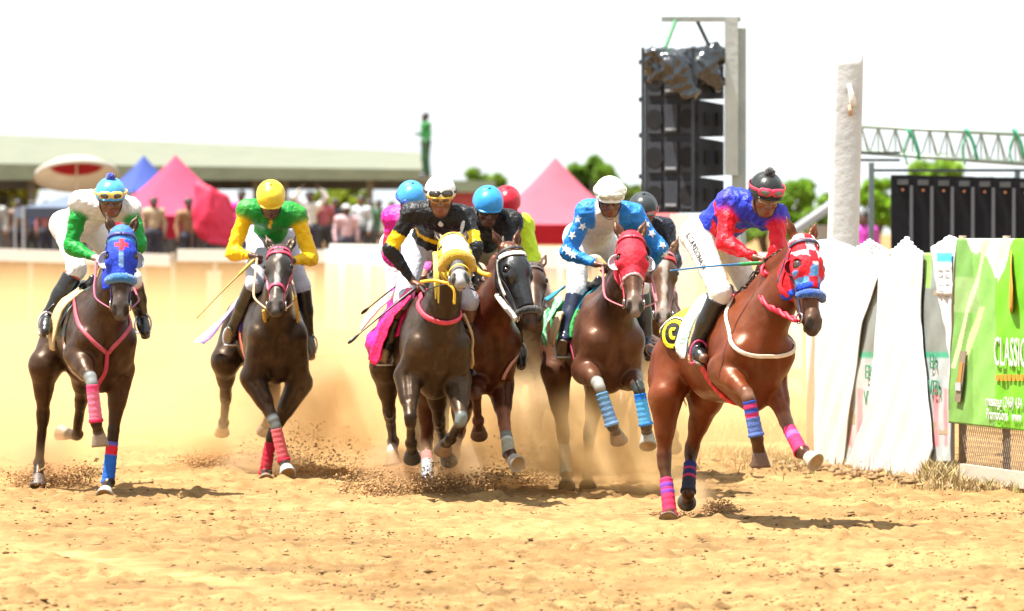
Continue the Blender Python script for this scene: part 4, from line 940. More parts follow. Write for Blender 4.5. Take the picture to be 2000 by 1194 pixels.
body_strap(H1, 'girth', [(.02, -.27, .12), (.08, -.29, -.05), (.16, -.24, -.22), (.22, -.08, -.33), (.2, .1, -.33), (.1, .26, -.15), (0, .28, .1)], .07, lambda t: (.52, .36, .24), n=60)
body_strap(H1, 'over_girth', [(.16, -.12, .33), (.10, -.24, .2), (.08, -.29, .0), (.16, -.26, -.18), (.2, -.12, -.33)], .022, (.5, .3, .27), n=50, off=.014)
saddle_cloth(H1, lambda x, y, z: (.50, .62, .56) if z > .1 else (.25, .33, .33), x0=-.48, x1=.10, drop=.0); sd1 = saddle(H1)
W = H1['W']
flap('saddle_pad', H1['T'], [[W(.20, -.10, .34), W(.08, -.12, .37)], [W(.16, -.25, .22), W(.02, -.29, .24)], [W(.10, -.32, .02), W(-.05, -.34, .04)], [W(.06, -.33, -.10), W(-.06, -.34, -.08)]], m_cloth, lambda u_, v_: (.62, .45, .22), th=.016, amp=.006)
flap('number_towel', H1['T'], [[W(-.02, -.20, .34), W(-.2, -.18, .36)], [W(-.05, -.31, .18), W(-.28, -.30, .20)], [W(-.12, -.34, .0), W(-.36, -.32, .04)]], m_cloth, lambda u_, v_: (.55, .68, .62), amp=.012, seed=5)
J = jockey_joints(dict(pel=(150, 440), Y=41.1, yaw=14, neck=(205, 396), sr=(158, 396, 0), sl=(254, 408, -1), er=(139, 482, -1), wr=(184, 503, -1), el=(272, 478, -1), wl=(250, 512, 1),
    kr=(150, 525, -1), ar=(94, 618, 1), tr=(90, 640, -1), kl=(258, 545, -1), al=(276, 618, 1), tl=(281, 642, -1), head=(216, 392), fyaw=5, fpitch=-14,
    hdr=(.6, -.7, -.1), hdl=(-.6, -.7, -.1)), H1)
def c1(V, K):
    z = V[:, 2]; d = np.linalg.norm(K - np.array((.74, .74, .72)), axis=1) < .15; K = K.copy(); return K
p1, s1 = make_person(J, 'jockey in white satin with green sleeves and a sky blue pompom helmet', H1['T'].location, JG, skin=SK1, shirt=(.70, .68, .66), sleeve=GRN, colf=c1, cuff=(.03, .03, .03), pants=(.76, .77, .76), seed=11, glove=(.7, .7, .68))
helmet(p1, J, (.07, .33, .62), pom=(.02, .05, .5)); goggles(p1, J, (.75, .52, .10), (.03, .03, .03), dz=.062, rim=.032); goggles(p1, J, (.10, .05, .03), (.02, .02, .02), dz=.012, out=.098, rim=.025, name='face_goggles')
for q, d_ in (('kr', 'ar'), ('kl', 'al')):
    a_ = lerp(J[q], J[d_], .06); b_ = lerp(J[q], J[d_], .20); V_, F_, K_ = lathe_rings(a_, b_, [(0, .062, (.7, .10, .03)), (.5, .068, (.7, .10, .03)), (1, .064, (.7, .10, .03))]); mesh('boot_band', np.array(V_), F_, m_cloth, p1, col=np.array(K_))
stirrup(H1, sd1, lerp(J['ar'], J['tr'], .6), -1); stirrup(H1, sd1, lerp(J['al'], J['tl'], .6), 1)
reins(H1, (J['wr'] + np.array((.02, -.07, -.02)), J['wl'] + np.array((-.02, -.05, -.02))), (.35, .07, .14), r=.008)

# ---- horse 2
H2 = build_horse(dict(label='black-brown racehorse with a white star and pink bridle, second from the left', c=(522, 43.6, 1.11), yaw=11, pitch=4,
    coat=(.048, .028, .019), points=(.014, .013, .013), muzzle=(.09, .08, .075), face=(.075, .072, .07), mane=(.012, .011, .011),
    poll=(546, 487), muz=(538, 594, -1), hyaw=-2, earf=.15, mark=[(.10, .15, .018, .012), (.15, .42, .008, .014)], markc=(.34, .33, .31),
    legs=dict(FR=[(494, 738, -.1), (537, 828, -1), (555, 902, 1), (559, 914, -1), (563, 930, -1)],
              FL=[(585, 748), (531, 850, 0), (518, 922, 1), (519, 934, -1), (520, 946, -1)],
              HR=[(440, 705), (441, 776, 1), (437, 824, 1), (434, 832, 1), (434, 850, 1)],
              HL=[(520, 715), (540, 790, 1), (524, 822, 1), (519, 832, 1), (517, 848, 1)]),
    wraps=[('FR', .12, 1.0, [(0, (.72, .14, .16)), (.85, (.6, .02, .06))]), ('FL', .2, 1.1, [(0, (.42, .015, .04))])],
    socks=[('FR', .8, (1, .08, (.22, .25, .25))), ('HR', .9, (3, .06, (.65, .6, .55)))],
    hoofc=dict(FR=(.62, .62, .58), HR=(.6, .42, .24), FL=(.3, .2, .12))))
bridle(H2, (.62, .06, .14), browc=(.62, .04, .09), noset=.40)
head_strap(H2, 'cheek_sleeve', [(.12, -.10, -.06), (.25, -.09, -.07), (.38, -.07, -.06)], .06, (.75, .22, .3))
head_strap(H2, 'cheek_sleeve', [(.20, .09, -.07), (.38, .08, -.06), (.46, .07, -.06)], .04, (.68, .12, .2))
W = H2['W']
m_ = MB(); m_.tube(spline([H2['bits'][0] + np.array((-.02, 0, -.02)), W(.60, -.10, .05), W(.66, .03, -.01), W(.62, .16, .06), H2['H'](.36, .12, -.12)], 36), .014, 8, (.6, .40, .05)); m_.build('lead_rope', m_strap, H2['T'], smooth=True, usecol=True)
saddle_cloth(H2, lambda x, y, z: (.62, .16, .06) if (-.1 < x < .02 and .10 < z < .22) else (.05, .02, .22), x0=-.42, x1=.10, drop=.0); sd2 = saddle(H2)
flap('number_towel', H2['T'], [[W(-.1, -.22, .3), W(-.3, -.20, .32)], [W(-.18, -.34, .12), W(-.38, -.33, .16)], [W(-.25, -.44, .0), W(-.5, -.46, .03)], [W(-.3, -.52, -.06), W(-.6, -.56, -.04)]], m_cloth, lambda u_, v_: (.70, .66, .74) if u_ > .3 else (.25, .16, .5), amp=.015, seed=5)
body_strap(H2, 'girth', [(.02, -.27, .05), (.08, -.29, -.08), (.16, -.24, -.22), (.22, -.08, -.33), (.2, .1, -.33), (.1, .26, -.15)], .09, (.45, .09, .04), n=50)
body_strap(H2, 'breast_strap', [(.05, .27, .18), (.25, .30, .10), (.42, .26, -.02)], .03, (.42, .34, .27), n=24)
J = jockey_joints(dict(pel=(528, 462), Y=43.9, yaw=8, neck=(531, 408), sr=(482, 411, 0), sl=(579, 421, -1), er=(455, 494, -1), wr=(490, 499, -1), el=(608, 504, -1), wl=(572, 510, -1),
    kr=(497, 556, -1), ar=(456, 642, 1), tr=(449, 668, -1), kl=(589, 562, -1), al=(601, 655, 1), tl=(606, 684, -1), head=(529, 394), fyaw=2, fpitch=-38, hdr=(.8, -.5, -.1), hdl=(-.8, -.5, -.1)), H2)
def c2(V, K):
    lat = nrm(J['sl'] - J['sr']); x = (V - J['neck']) @ lat; up = nrm(J['neck'] - J['pel']); fr = nrm(np.cross(lat, up)); 
    K = K.copy(); gr = np.linalg.norm(K - np.array(GRN), axis=1) < .12; K[gr & (np.abs(x) < .012) & (V[:, 1] < J['neck'][1] + .05)] = YEL; return K
p2, s2 = make_person(J, 'jockey in green shirt with yellow sleeves and plain yellow helmet, second rider from the left', H2['T'].location, JG, skin=SK2, shirt=GRN, sleeve=YEL, colf=c2, pants=(.5, .52, .6), seed=21, boot_top=.02, boots=(.008, .008, .008))
helmet(p2, J, (.80, .56, .03)); 
stirrup(H2, sd2, lerp(J['ar'], J['tr'], .6), -1); stirrup(H2, sd2, lerp(J['al'], J['tl'], .6), 1)
reins(H2, (J['wr'] + np.array((.05, -.07, -.02)), J['wl'] + np.array((-.04, -.06, -.02))), (.6, .36, .2), r=.009)
whip('riding_whip', J['wr'] + np.array((.03, -.07, -.03)), reach(J['wr'], 384, 622, .66, -1), 'whip with a yellow handle pointing down to the left from the second rider', (.75, .5, .03), (.5, .36, .06))

# ---- horse 3
H3 = build_horse(dict(label='dark grey-brown racehorse in yellow and white hood with yellow roll, third from the left', c=(832, 40.1, 1.10), yaw=10, pitch=4,
    coat=(.060, .034, .019), neck=(.04, .03, .024), points=(.018, .017, .018), muzzle=(.36, .36, .36), face=(.2, .2, .2), mane=(.012, .011, .011),
    poll=(884, 468), muz=(899, 536, -1), hyaw=6, earf=.15,
    legs=dict(FR=[(797, 735, -.1), (802, 822, -1), (803, 866, 1), (804, 884, 1), (804, 902, 1)],
              FL=[(893, 745, -.1), (902, 820, -1), (880, 858, 1), (870, 868, 1), (868, 886, 1)],
              HR=[(752, 715), (761, 810, 1), (768, 862, 1), (766, 884, -1), (771, 908, 1)],
              HL=[(850, 735), (858, 826, 1), (868, 870, 1), (872, 890, 1), (874, 906, 1)]),
    wraps=[], socks=[('HR', .95, (3, .065, (.66, .64, .6))), ('FL', .6, (1, .06, (.3, .38, .38)))],
    hoofc=dict(HR=(.42, .28, .16), FR=(.02, .02, .02), FL=(.3, .18, .10), HL=(.12, .13, .14))))
def h3c(t, y, n):
    if t < .02 or n < -.05 or abs(y) > .085: return (.75, .6, .05)
    return (.78, .77, .70)
hd3 = hood(H3, h3c, t1=.34, eye=.03)
shadow_roll(H3, (.80, .48, .02), t=.33, r=.050, arc=200)
bridle(H3, (.7, .45, .04), brow=False, noset=.5)
m_ = MB(); Hh = H3['H']
for dy in (-.11, -.12, -.125): m_ = MB(); m_.tube(spline([Hh(.1, dy, -.05), Hh(.28, dy * 1.05, -.12), Hh(.36, dy * (1.1 - abs(dy + .12) * 8), -.26 - (dy + .12) * 3)], 14), [.012] * 10 + [.010, .008, .006, .004], 7, (.75, .6, .08)); m_.build('hood_strap', m_strap, hd3, smooth=True, usecol=True)
m_ = MB()
b0_ = H3['bits'][0]; m_.tube(spline([b0_ + np.array((-.19, .16, .01)), b0_ + np.array((-.10, .04, .02)), b0_ + np.array((0, -.01, 0))], 16), .011, 8, (.75, .45, .03)); m_.build('chin_strap', m_strap, hd3, smooth=True, usecol=True); m_ = MB(); m_.tube(spline([b0_ + np.array((.0, -.01, 0)), b0_ + np.array((.04, -.03, -.05)), b0_ + np.array((.04, -.02, -.14))], 14), .010, 8, (.75, .45, .03))
m_.build('chin_strap', m_strap, hd3, smooth=True, usecol=True); m_ = MB(); m_.tube(spline([Hh(.3, .11, -.05), Hh(.40, .15, -.06), Hh(.46, .2, -.05)], 10), .016, 8, (.78, .46, .02))
m_.build('hood_strap', m_strap, hd3, smooth=True, usecol=True)
ring_strap(H3, 'neck_strap', (.38, 0, .30), (.16, 0, .36), .036, (.62, .05, .09), th=.014)
saddle_cloth(H3, lambda x, y, z: MAG, x0=-.5, x1=.12, drop=.05); sd3 = saddle(H3)
W = H3['W']
flap('number_towel', H3['T'], [[W(.2, -.12, .40), W(0, -.2, .42), W(-.22, -.24, .42)], [W(.16, -.26, .26), W(-.08, -.30, .24), W(-.34, -.30, .22)], [W(.06, -.35, .06), W(-.15, -.37, .02), W(-.40, -.42, .06)], [W(-.0, -.37, -.10), W(-.16, -.38, -.14), W(-.40, -.40, -.10)]], m_satin,
     lambda u_, v_: MAG if u_ < .45 else (.70, .02, .30), amp=.02, seed=9, th=.008)
flap('white_towel', H3['T'], [[W(.0, -.24, .40), W(-.05, -.26, .34)], [W(-.2, -.33, .33), W(-.24, -.35, .25)], [W(-.46, -.43, .20), W(-.48, -.44, .12)]], m_cloth, lambda u_, v_: (.80, .79, .74), amp=.006, th=.012)
flap('red_cloth', H3['T'], [[W(.26, -.16, .34), W(.16, -.18, .36)], [W(.20, -.29, .18), W(.08, -.33, .20)], [W(.10, -.37, -.02), W(-.04, -.42, .0)], [W(.0, -.41, -.16), W(-.12, -.44, -.13)]], m_satin, lambda u_, v_: (.75, .01, .10), amp=.016, th=.008, seed=3)
flap('saddle_pad', H3['T'], [[W(.02, .30, .22), W(-.1, .32, .22)], [W(.06, .36, .05), W(-.06, .38, .05)], [W(.0, .37, -.16), W(-.1, .38, -.18)]], m_cloth, lambda u_, v_: (.60, .42, .20), th=.016)
J = jockey_joints(dict(pel=(838, 478), Y=40.4, yaw=8, neck=(857, 413), sr=(803, 417, 0), sl=(908, 424, -1), er=(762, 487, -1), wr=(806, 550, -1), el=(930, 482, -1), wl=(905, 548, -1),
    kr=(788, 586, -1), ar=(755, 678, 1), tr=(749, 706, -1), kl=(917, 590, -1), al=(918, 690, 1), tl=(924, 722, -1), head=(860, 388), fyaw=3, fpitch=-14, hdr=(.7, -.6, -.3), hdl=(-.3, -.9, -.1)), H3)
def c3(V, K):
    K = K.copy(); up = nrm(J['neck'] - J['pel']); t = (V - J['pel']) @ up; lat = nrm(J['sl'] - J['sr']); x = (V - J['pel']) @ lat
    zz = .20 + .016 * np.abs(((x * 14) % 2) - 1); tr_ = np.abs(x) < .19; K[tr_ & (np.abs(t - zz) < .016)] = YEL
    for a, b in (('sr', 'er'), ('sl', 'el')):
        ax2 = nrm(J[b] - J[a]); q = V - J[a]; tt = q @ ax2; d = np.linalg.norm(q - np.outer(tt, ax2), axis=1); K[(tt > .165) & (tt < .265) & (d < .09)] = YEL
    return K
p3, s3 = make_person(J, 'jockey in black shirt with yellow arm bands and zigzag and a white helmet', H3['T'].location, JG, skin=(.12, .05, .025), shirt=BLK, colf=c3, pants=(.55, .57, .64), seed=31, boot_top=.36, pants_to=.03, loose=.016)
# bare knees below the breeches and black socks
helmet(p3, J, (.78, .78, .74), peak=(.72, .48, .05), band=(.74, .60, .25)); goggles(p3, J, (.05, .045, .03), (.02, .02, .02), dz=.060, rim=.028); goggles(p3, J, (.62, .30, .06), (.03, .015, .01), dz=.010, out=.098, rim=.028, name='face_goggles')
fr_ = nrm(np.cross(nrm(J['neck'] - J['pel']), nrm(J['sl'] - J['sr'])))
fr_ = fr_ if fr_[1] < 0 else -fr_
def diamond(o, fr, par, sz, sdf):
    n = 8; V = [o + nrm(J['sl'] - J['sr']) * sz * .55 * math.cos(a) * (1 if k % 2 == 0 else .8) + np.array((0, 0, 1)) * sz * math.sin(a) for k, a in enumerate(np.linspace(0, 2 * math.pi, n, endpoint=False))]
    V = sdf.snap(np.array(V), .022); V2 = np.vstack([V, V - fr * .01]); F2 = [tuple(range(n)), tuple(range(2 * n - 1, n - 1, -1))] + [(i, i + n, (i + 1) % n + n, (i + 1) % n) for i in range(n)]
    return mesh('white_patch', V2, F2, m_cloth, par, col=np.tile((.7, .7, .7), (2 * n, 1)), smooth=False)
shp3 = [c for c in p3.children if c.name.startswith('shirt')][0]
tr3 = s3.sel({2, 5})
diamond(P(860, 445, J['neck'][1] - .1), fr_, shp3, .035, tr3); diamond(P(907, 447, J['neck'][1] - .12), fr_, shp3, .045, tr3)
stirrup(H3, sd3, lerp(J['ar'], J['tr'], .6), -1); stirrup(H3, sd3, lerp(J['al'], J['tl'], .6), 1)
reins(H3, (J['wr'] + np.array((.05, -.06, -.03)), J['wl'] + np.array((-.0, -.09, -.02))), (.05, .04, .04), r=.009)
whip('riding_whip', J['wr'] + np.array((.03, -.07, -.04)), reach(J['wr'], 680, 671, .70, -1), 'thin black riding whip slanting down left past the magenta cloth', (.03, .03, .03), (.015, .015, .015), tip=(.012, .012, .012))

# ---- horse 4: liver chestnut with black hood
H4 = build_horse(dict(label='liver chestnut racehorse in shiny black hood with white browband, beside the yellow-hooded horse', c=(925, 41.0, 1.12), yaw=13, pitch=4,
    coat=(.11, .024, .011), neck=(.17, .038, .016), points=(.14, .05, .03), muzzle=(.06, .03, .025), mane=(.42, .17, .10), face=(.18, .06, .03),
    poll=(998, 484), muz=(1040, 622, -1), hyaw=34, earf=.15,
    legs=dict(FR=[(932, 742), (929, 768, -1), (934, 822, 1), (935, 838, 1), (936, 856, 1)],
              FL=[(977, 752), (986, 834, -1), (995, 888, -1), (1001, 898, -1), (1016, 906, -1)],
              HR=[(838, 760), (833, 866, 1), (836, 940, -1), (838, 954, -1), (839, 968, -1)],
              HL=[(905, 770), (897, 846, 1), (888, 886, 1), (880, 894, 1), (874, 908, 1)]),
    wraps=[('FL', .25, 1.0, [(0, (.2, .22, .2)), (.3, (.55, .57, .55)), (.4, (.38, .37, .28))]), ('HR', .25, 1.05, [(0, (.55, .18, .2)), (.3, (.4, .5, .6))])],
    socks=[('FL', .7, (1, .16, (.40, .16, .10)))],
    hoofc=dict(FL=(.62, .56, .46), FR=(.14, .07, .04), HR=(.35, .22, .12))))
hd4 = hood(H4, lambda t, y, n: (.016, .017, .018), t0=.05, t1=.46, eye=.03, matl=m_leather)
shadow_roll(H4, (.012, .012, .012), t=.50, r=.026)
bridle(H4, (.03, .03, .03), browc=(.75, .74, .70), noset=None)
head_strap(H4, 'cheek_strap', [(.07, -.10, -.05), (.16, -.11, -.08), (.26, -.10, -.10), (.32, -.09, -.10)], .022, (.72, .70, .64))
body_strap(H4, 'breast_strap', [(.16, .22, .22), (.40, .19, .04), (.5, .16, -.1), (.45, .12, -.26)], .028, (.5, .25, .22), n=40, off=.008)
saddle_cloth(H4, lambda x, y, z: (.3, .3, .3), x0=-.45, x1=.10, drop=.05); sd4 = saddle(H4)
J = jockey_joints(dict(pel=(935, 480), Y=41.3, yaw=12, neck=(956, 424), sr=(918, 430, 0), sl=(1000, 434, -1), er=(910, 500, -1), wr=(945, 545, -1), el=(1000, 505, -1), wl=(975, 540, -1),
    kr=(890, 590, -1), ar=(884, 680, 1), tr=(885, 700, -1), kl=(998, 592, -1), al=(1010, 672, 1), tl=(1016, 702, -1), head=(953, 408), fyaw=8, fpitch=-26, hdr=(.5, -.7, -.3), hdl=(-.3, -.9, -.1)), H4)
p4, s4 = make_person(J, 'jockey in plain black with a glossy sky blue helmet, just left of the red helmet', H4['T'].location, JG, skin=SK2, shirt=BLK, pants=(.40, .32, .22), seed=41, boot_top=.1)
helmet(p4, J, (.03, .27, .62)); goggles(p4, J, (.02, .02, .02), (.015, .015, .02), dz=.012, out=.098, rim=.028, name='face_goggles'); stirrup(H4, sd4, lerp(J['al'], J['tl'], .6), 1)
m_ = MB(); b_ = H4['bits'][0]
m_.tube(spline([J['wr'] + np.array((.03, -.05, 0)), lerp(J['wr'], b_, .5) + np.array((0, -.12, .0)), b_], 24), .022, 8, (.72, .7, .6)); m_.tube(spline([J['wl'] + np.array((.0, -.05, 0)), H4['H'](.40, .1, -.25), H4['bits'][1]], 24), .012, 8, (.6, .55, .48)); m_.build('reins', m_strap, H4['T'], smooth=True, usecol=True)

# ---- horse 5: bay, red hood
H5 = build_horse(dict(label='dusty bay racehorse in bright red hood with white eye cups, left of the leading chestnut', c=(1168, 40.9, 1.12), yaw=11, pitch=4,
    coat=(.17, .06, .032), neck=(.06, .024, .016), points=(.055, .036, .028), muzzle=(.19, .15, .13), face=(.17, .07, .04), mane=(.02, .013, .01),
    poll=(1233, 464), muz=(1241, 594, -1), hyaw=8, earf=.15,
    legs=dict(FR=[(1143, 722, -.1), (1169, 750, -1), (1196, 832, 1), (1204, 846, 1), (1208, 866, 1)],
              FL=[(1228, 734), (1247, 756, -1), (1262, 832, -1), (1264, 848, 1), (1265, 868, -1)],
              HR=[(1086, 725), (1100, 850, 1), (1107, 928, -1), (1107, 941, -1), (1107, 956, -1)],
              HL=[(1172, 735), (1151, 850, 1), (1148, 926, 1), (1148, 940, -1), (1149, 955, -1)]),
    wraps=[('FR', .2, 1.0, [(0, (.12, .26, .42)), (.3, (.15, .28, .48))]), ('FL', .16, 1.0, [(0, (.01, .16, .6)), (.2, (.08, .38, .75)), (.9, (.02, .2, .6))]), ('HR', .3, 1.0, [(0, (.25, .55, .7)), (.2, (.3, .6, .75))])],
    socks=[('FR', .95, (1, .075, (.42, .42, .38))), ('FL', .9, (1, .07, (.03, .05, .05)))],
    hoofc=dict(FL=(.44, .42, .36), FR=(.30, .20, .13))))
H5w = H5['W']
hd5 = hood(H5, lambda t, y, n: (.7, .5, .5) if t > .325 else ((.55, .012, .03) if int((t + .5) * 26) % 2 else (.66, .018, .04)), t0=-.05, t1=.34, eye=.032)
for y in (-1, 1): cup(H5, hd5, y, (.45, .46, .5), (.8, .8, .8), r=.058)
bridle(H5, (.55, .03, .06), brow=False, noset=None)
saddle_cloth(H5, lambda x, y, z: (.05, .40, .10) if z < .22 or x < -.42 else (.01, .18, .26), x0=-.52, x1=.12, drop=.0); sd5 = saddle(H5); W = H5['W']
flap('number_towel', H5['T'], [[W(-.16, -.26, .32), W(-.36, -.26, .34)], [W(-.22, -.36, .14), W(-.42, -.36, .18)], [W(-.2, -.39, -.05), W(-.36, -.40, -.02)]], m_satin, lambda u_, v_: (.05, .42, .12) if (u_ * 5 + v_ * 7) % 2 < 1.2 else (.55, .72, .6), amp=.02, seed=4)
flap('saddle_pad', H5['T'], [[W(-.3, -.2, .42), W(-.52, -.16, .42)], [W(-.34, -.34, .30), W(-.56, -.32, .33)]], m_cloth, lambda u_, v_: (.01, .2, .32), amp=.006, th=.014)
flap('knee_pad', H5['T'], [[W(.06, -.30, .2), W(-.04, -.32, .2)], [W(.08, -.36, .06), W(-.04, -.38, .06)], [W(.02, -.37, -.05), W(-.05, -.38, -.04)]], m_cloth, lambda u_, v_: (.66, .45, .26), amp=.004, th=.02)
body_strap(H5, 'girth', [(.02, -.27, .05), (.08, -.29, -.08), (.16, -.24, -.22), (.22, -.08, -.33), (.2, .1, -.33), (.1, .26, -.15)], .06, (.3, .02, .05), n=50)
J = jockey_joints(dict(pel=(1152, 464), Y=41.2, yaw=10, neck=(1186, 412), sr=(1146, 414, 0), sl=(1238, 420, -1), er=(1109, 494, -1), wr=(1163, 516, -1), el=(1289, 486, -1), wl=(1272, 528, 1),
    kr=(1127, 566, -1), ar=(1102, 665, 1), tr=(1098, 690, -1), kl=(1248, 560, -1), al=(1262, 660, 1), tl=(1266, 685, -1), head=(1191, 390), fyaw=3, fpitch=-24, hdr=(.8, -.5, -.1), hdl=(-.4, -.7, -.5)), H5)
p5, s5 = make_person(J, 'jockey in pale grey shirt with star-patterned blue sleeves and a white helmet', H5['T'].location, JG, skin=SK1, shirt=(.62, .57, .52), sleeve=(.02, .20, .62), pants=(.74, .74, .74), seed=51, boot_top=.12, boots=(.02, .03, .07), amp=.012, raglan=.085)
helmet(p5, J, (.78, .77, .70)); goggles(p5, J, (.5, .5, .4), (.6, .6, .45), dz=.068, rim=.030); goggles(p5, J, (.02, .018, .018), (.015, .012, .012), dz=.012, out=.098, rim=.026, name='face_goggles')
shp5 = [c for c in p5.children if c.name.startswith('shirt')][0]; sv = s5.sel({5, 6, 2}).grow(.017)
for (a, b, t, ph) in (('sr', 'er', .25, .3), ('sr', 'er', .62, .9), ('sr', 'er', .9, .2), ('er', 'wr', .35, .4), ('er', 'wr', .08, 1.2), ('sr', 'er', .45, 2.3), ('sl', 'el', .3, .5), ('sl', 'el', .6, 1.1), ('sl', 'el', .9, -.3), ('el', 'wl', .4, .2)):
    c0 = lerp(J[a], J[b], t) + np.array((-.06 * math.cos(ph) if a[1] == 'r' else .06 * math.cos(ph), -.10, .02)); c0 = sv.snap(c0[None], .006)[0]; n0 = sv.grad(c0[None])[0]
    x_ = nrm(np.cross((0, 0, 1), n0)); y_ = np.cross(n0, x_); q = []
    for k in range(10):
        r_ = .034 if k % 2 == 0 else .015; an = k * math.pi / 5 + ph; q.append(c0 + x_ * r_ * math.cos(an) + y_ * r_ * math.sin(an))
    q = sv.snap(np.array(q), .005); ctr = c0 + n0 * .001; V2 = list(q) + [ctr] + list(q - n0 * .008) + [ctr - n0 * .008]
    mstar = MB(); mstar.add(V2, [(k, (k + 1) % 10, 10) for k in range(10)] + [((k + 1) % 10 + 11, k + 11, 21) for k in range(10)] + [(k + 11, (k + 1) % 10 + 11, (k + 1) % 10, k) for k in range(10)], (.76, .8, .8)); mstar.build('star', m_cloth, shp5, usecol=True)
stirrup(H5, sd5, lerp(J['ar'], J['tr'], .6), -1, c=(.5, .6, .62)); reins(H5, (J['wr'] + np.array((.05, -.07, -.02)), J['wl'] + np.array((-.0, -.06, -.04))), (.5, .12, .14), r=.009)

# ---- horse 6: bay with a white blaze, behind the red hood
H6 = build_horse(dict(label='bay racehorse with a white blaze and red browband, half hidden behind the leader', c=(1262, 43.6, 1.12), yaw=10, pitch=3, vox=.014,
    coat=(.16, .07, .035), points=(.05, .03, .02), muzzle=(.28, .20, .17), face=(.2, .09, .05), poll=(1296, 494), muz=(1296, 616, -1), hyaw=2,
    mark=[(.06, .2, .016, .024), (.2, .50, .020, .012), (.5, .58, .014, .028)], markc=(.40, .35, .31),
    legs=dict(FR=[(1222, 730), (1214, 800, -1), (1208, 846, 1), (1208, 862, 1), (1209, 878, 1)], FL=[(1300, 735), (1310, 800, -1), (1316, 850, 1), (1316, 866, 1), (1316, 880, 1)],
              HR=[(1200, 735), (1196, 820, 1), (1200, 890, 1), (1200, 903, -1), (1200, 916, -1)], HL=[(1262, 740), (1240, 812, 1), (1237, 866, 1), (1237, 880, 1), (1236, 894, 1)])))
bridle(H6, (.6, .2, .25), browc=(.6, .03, .03), noset=None); saddle_cloth(H6, lambda x, y, z: (.15, .15, .2), x1=.1); sd6 = saddle(H6)
J = jockey_joints(dict(pel=(1262, 486), Y=43.9, yaw=6, neck=(1262, 440), sr=(1226, 443, 0), sl=(1298, 448, 0), er=(1222, 512, -1), wr=(1262, 540, -1), el=(1318, 512, -1), wl=(1300, 545, -1),
    kr=(1230, 590, -1), ar=(1220, 670, 1), tr=(1218, 690, -1), kl=(1302, 590, -1), al=(1310, 670, 1), tl=(1312, 690, -1), head=(1256, 418), fyaw=4, fpitch=-22), H6)
p6, s6 = make_person(J, 'jockey in black satin with grey cap and red goggles behind the star-sleeved rider', H6['T'].location, JG, skin=SK1, shirt=(.012, .014, .025), pants=(.7, .7, .7), seed=61, vox=.010)
helmet(p6, J, (.035, .04, .042), band=(.5, .06, .07)); goggles(p6, J, (.6, .10, .10), (.25, .2, .2), dz=.040); goggles(p6, J, (.03, .02, .02), (.015, .012, .012), dz=.008, out=.098, rim=.024, name='face_goggles')
reins(H6, (J['wr'], J['wl']), (.4, .15, .16), r=.009)

# ---- horse 8: grey-brown, behind the yellow hood (pink rider)
H8 = build_horse(dict(label='grey-brown racehorse almost hidden behind the yellow-hooded horse', c=(832, 43.2, 1.08), yaw=4, pitch=3, vox=.015,
    coat=(.07, .055, .045), points=(.09, .09, .085), poll=(866, 505), muz=(874, 600, -1), hyaw=2,
    legs=dict(FR=[(822, 730), (846, 800, -1), (858, 846, 1), (862, 860, 1), (862, 876, 1)], FL=[(862, 735), (866, 830, -1), (868, 892, 1), (871, 905, -1), (873, 922, -1)],
              HR=[(812, 735), (816, 820, 1), (815, 880, 1), (815, 890, -1), (815, 902, -1)], HL=[(868, 740), (858, 820, 1), (855, 880, 1), (855, 892, 1), (855, 904, 1)])))
bridle(H8, (.1, .06, .05), noset=None); sd8 = saddle(H8); saddle_cloth(H8, lambda x, y, z: (.2, .2, .22), x1=.1)
J = jockey_joints(dict(pel=(792, 478), Y=43.5, yaw=8, neck=(800, 420), sr=(768, 426, 0), sl=(838, 430, -1), er=(760, 500, -1), wr=(798, 530, -1), el=(850, 500, -1), wl=(830, 530, -1),
    kr=(774, 580, -1), ar=(780, 660, 1), tr=(780, 682, -1), kl=(850, 580, -1), al=(852, 660, 1), tl=(852, 680, -1), head=(803, 396), fyaw=10, fpitch=-26), H8)
def c8(V, K):
    K = K.copy(); K[V[:, 0] < J['sr'][0] + .02] = (.75, .02, .30); K[(V[:, 2] < J['sr'][2] - .10) & (V[:, 2] > J['sr'][2] - .22)] = (.62, .02, .08); return K
p8, s8 = make_person(J, 'jockey in hot pink satin with a blue helmet, behind the black and yellow rider', H8['T'].location, JG, skin=SK1, shirt=(.75, .08, .35), colf=c8, pants=(.72, .7, .74), seed=71, vox=.010)
helmet(p8, J, (.05, .28, .62), band=(.03, .10, .50)); goggles(p8, J, (.03, .08, .45), (.1, .18, .5), dz=.045); reins(H8, (J['wr'], J['wl']), (.1, .06, .05), r=.009)
whip('riding_whip', J['wr'] + np.array((.02, -.05, -.03)), reach(J['wr'], 706, 613, .72, 1), 'short black whip end pointing left behind the white cloth edge', (.02, .02, .02), (.02, .02, .02), tip=(.012, .012, .012))

# ---- horse 9: bay behind the black hood (red helmet)
H9 = build_horse(dict(label='bay racehorse nearly hidden in dust behind the black-hooded chestnut', c=(1020, 45.0, 1.08), yaw=6, pitch=3, vox=.015,
    coat=(.10, .045, .03), points=(.05, .04, .035), poll=(1040, 520), muz=(1046, 610, -1), hyaw=2,
    legs=dict(FR=[(1040, 720), (1078, 790, -1), (1100, 830, 1), (1104, 842, 1), (1106, 856, 1)], FL=[(1062, 720), (1058, 790, -1), (1050, 830, 1), (1049, 842, 1), (1048, 856, 1)],
              HR=[(1000, 730), (1004, 806, 1), (1006, 870, 1), (1006, 882, -1), (1006, 894, -1)], HL=[(1056, 735), (1044, 806, 1), (1046, 860, 1), (1046, 872, 1), (1046, 884, 1)])))
bridle(H9, (.1, .06, .05), noset=None); sd9 = saddle(H9); saddle_cloth(H9, lambda x, y, z: (.2, .2, .22), x1=.1)
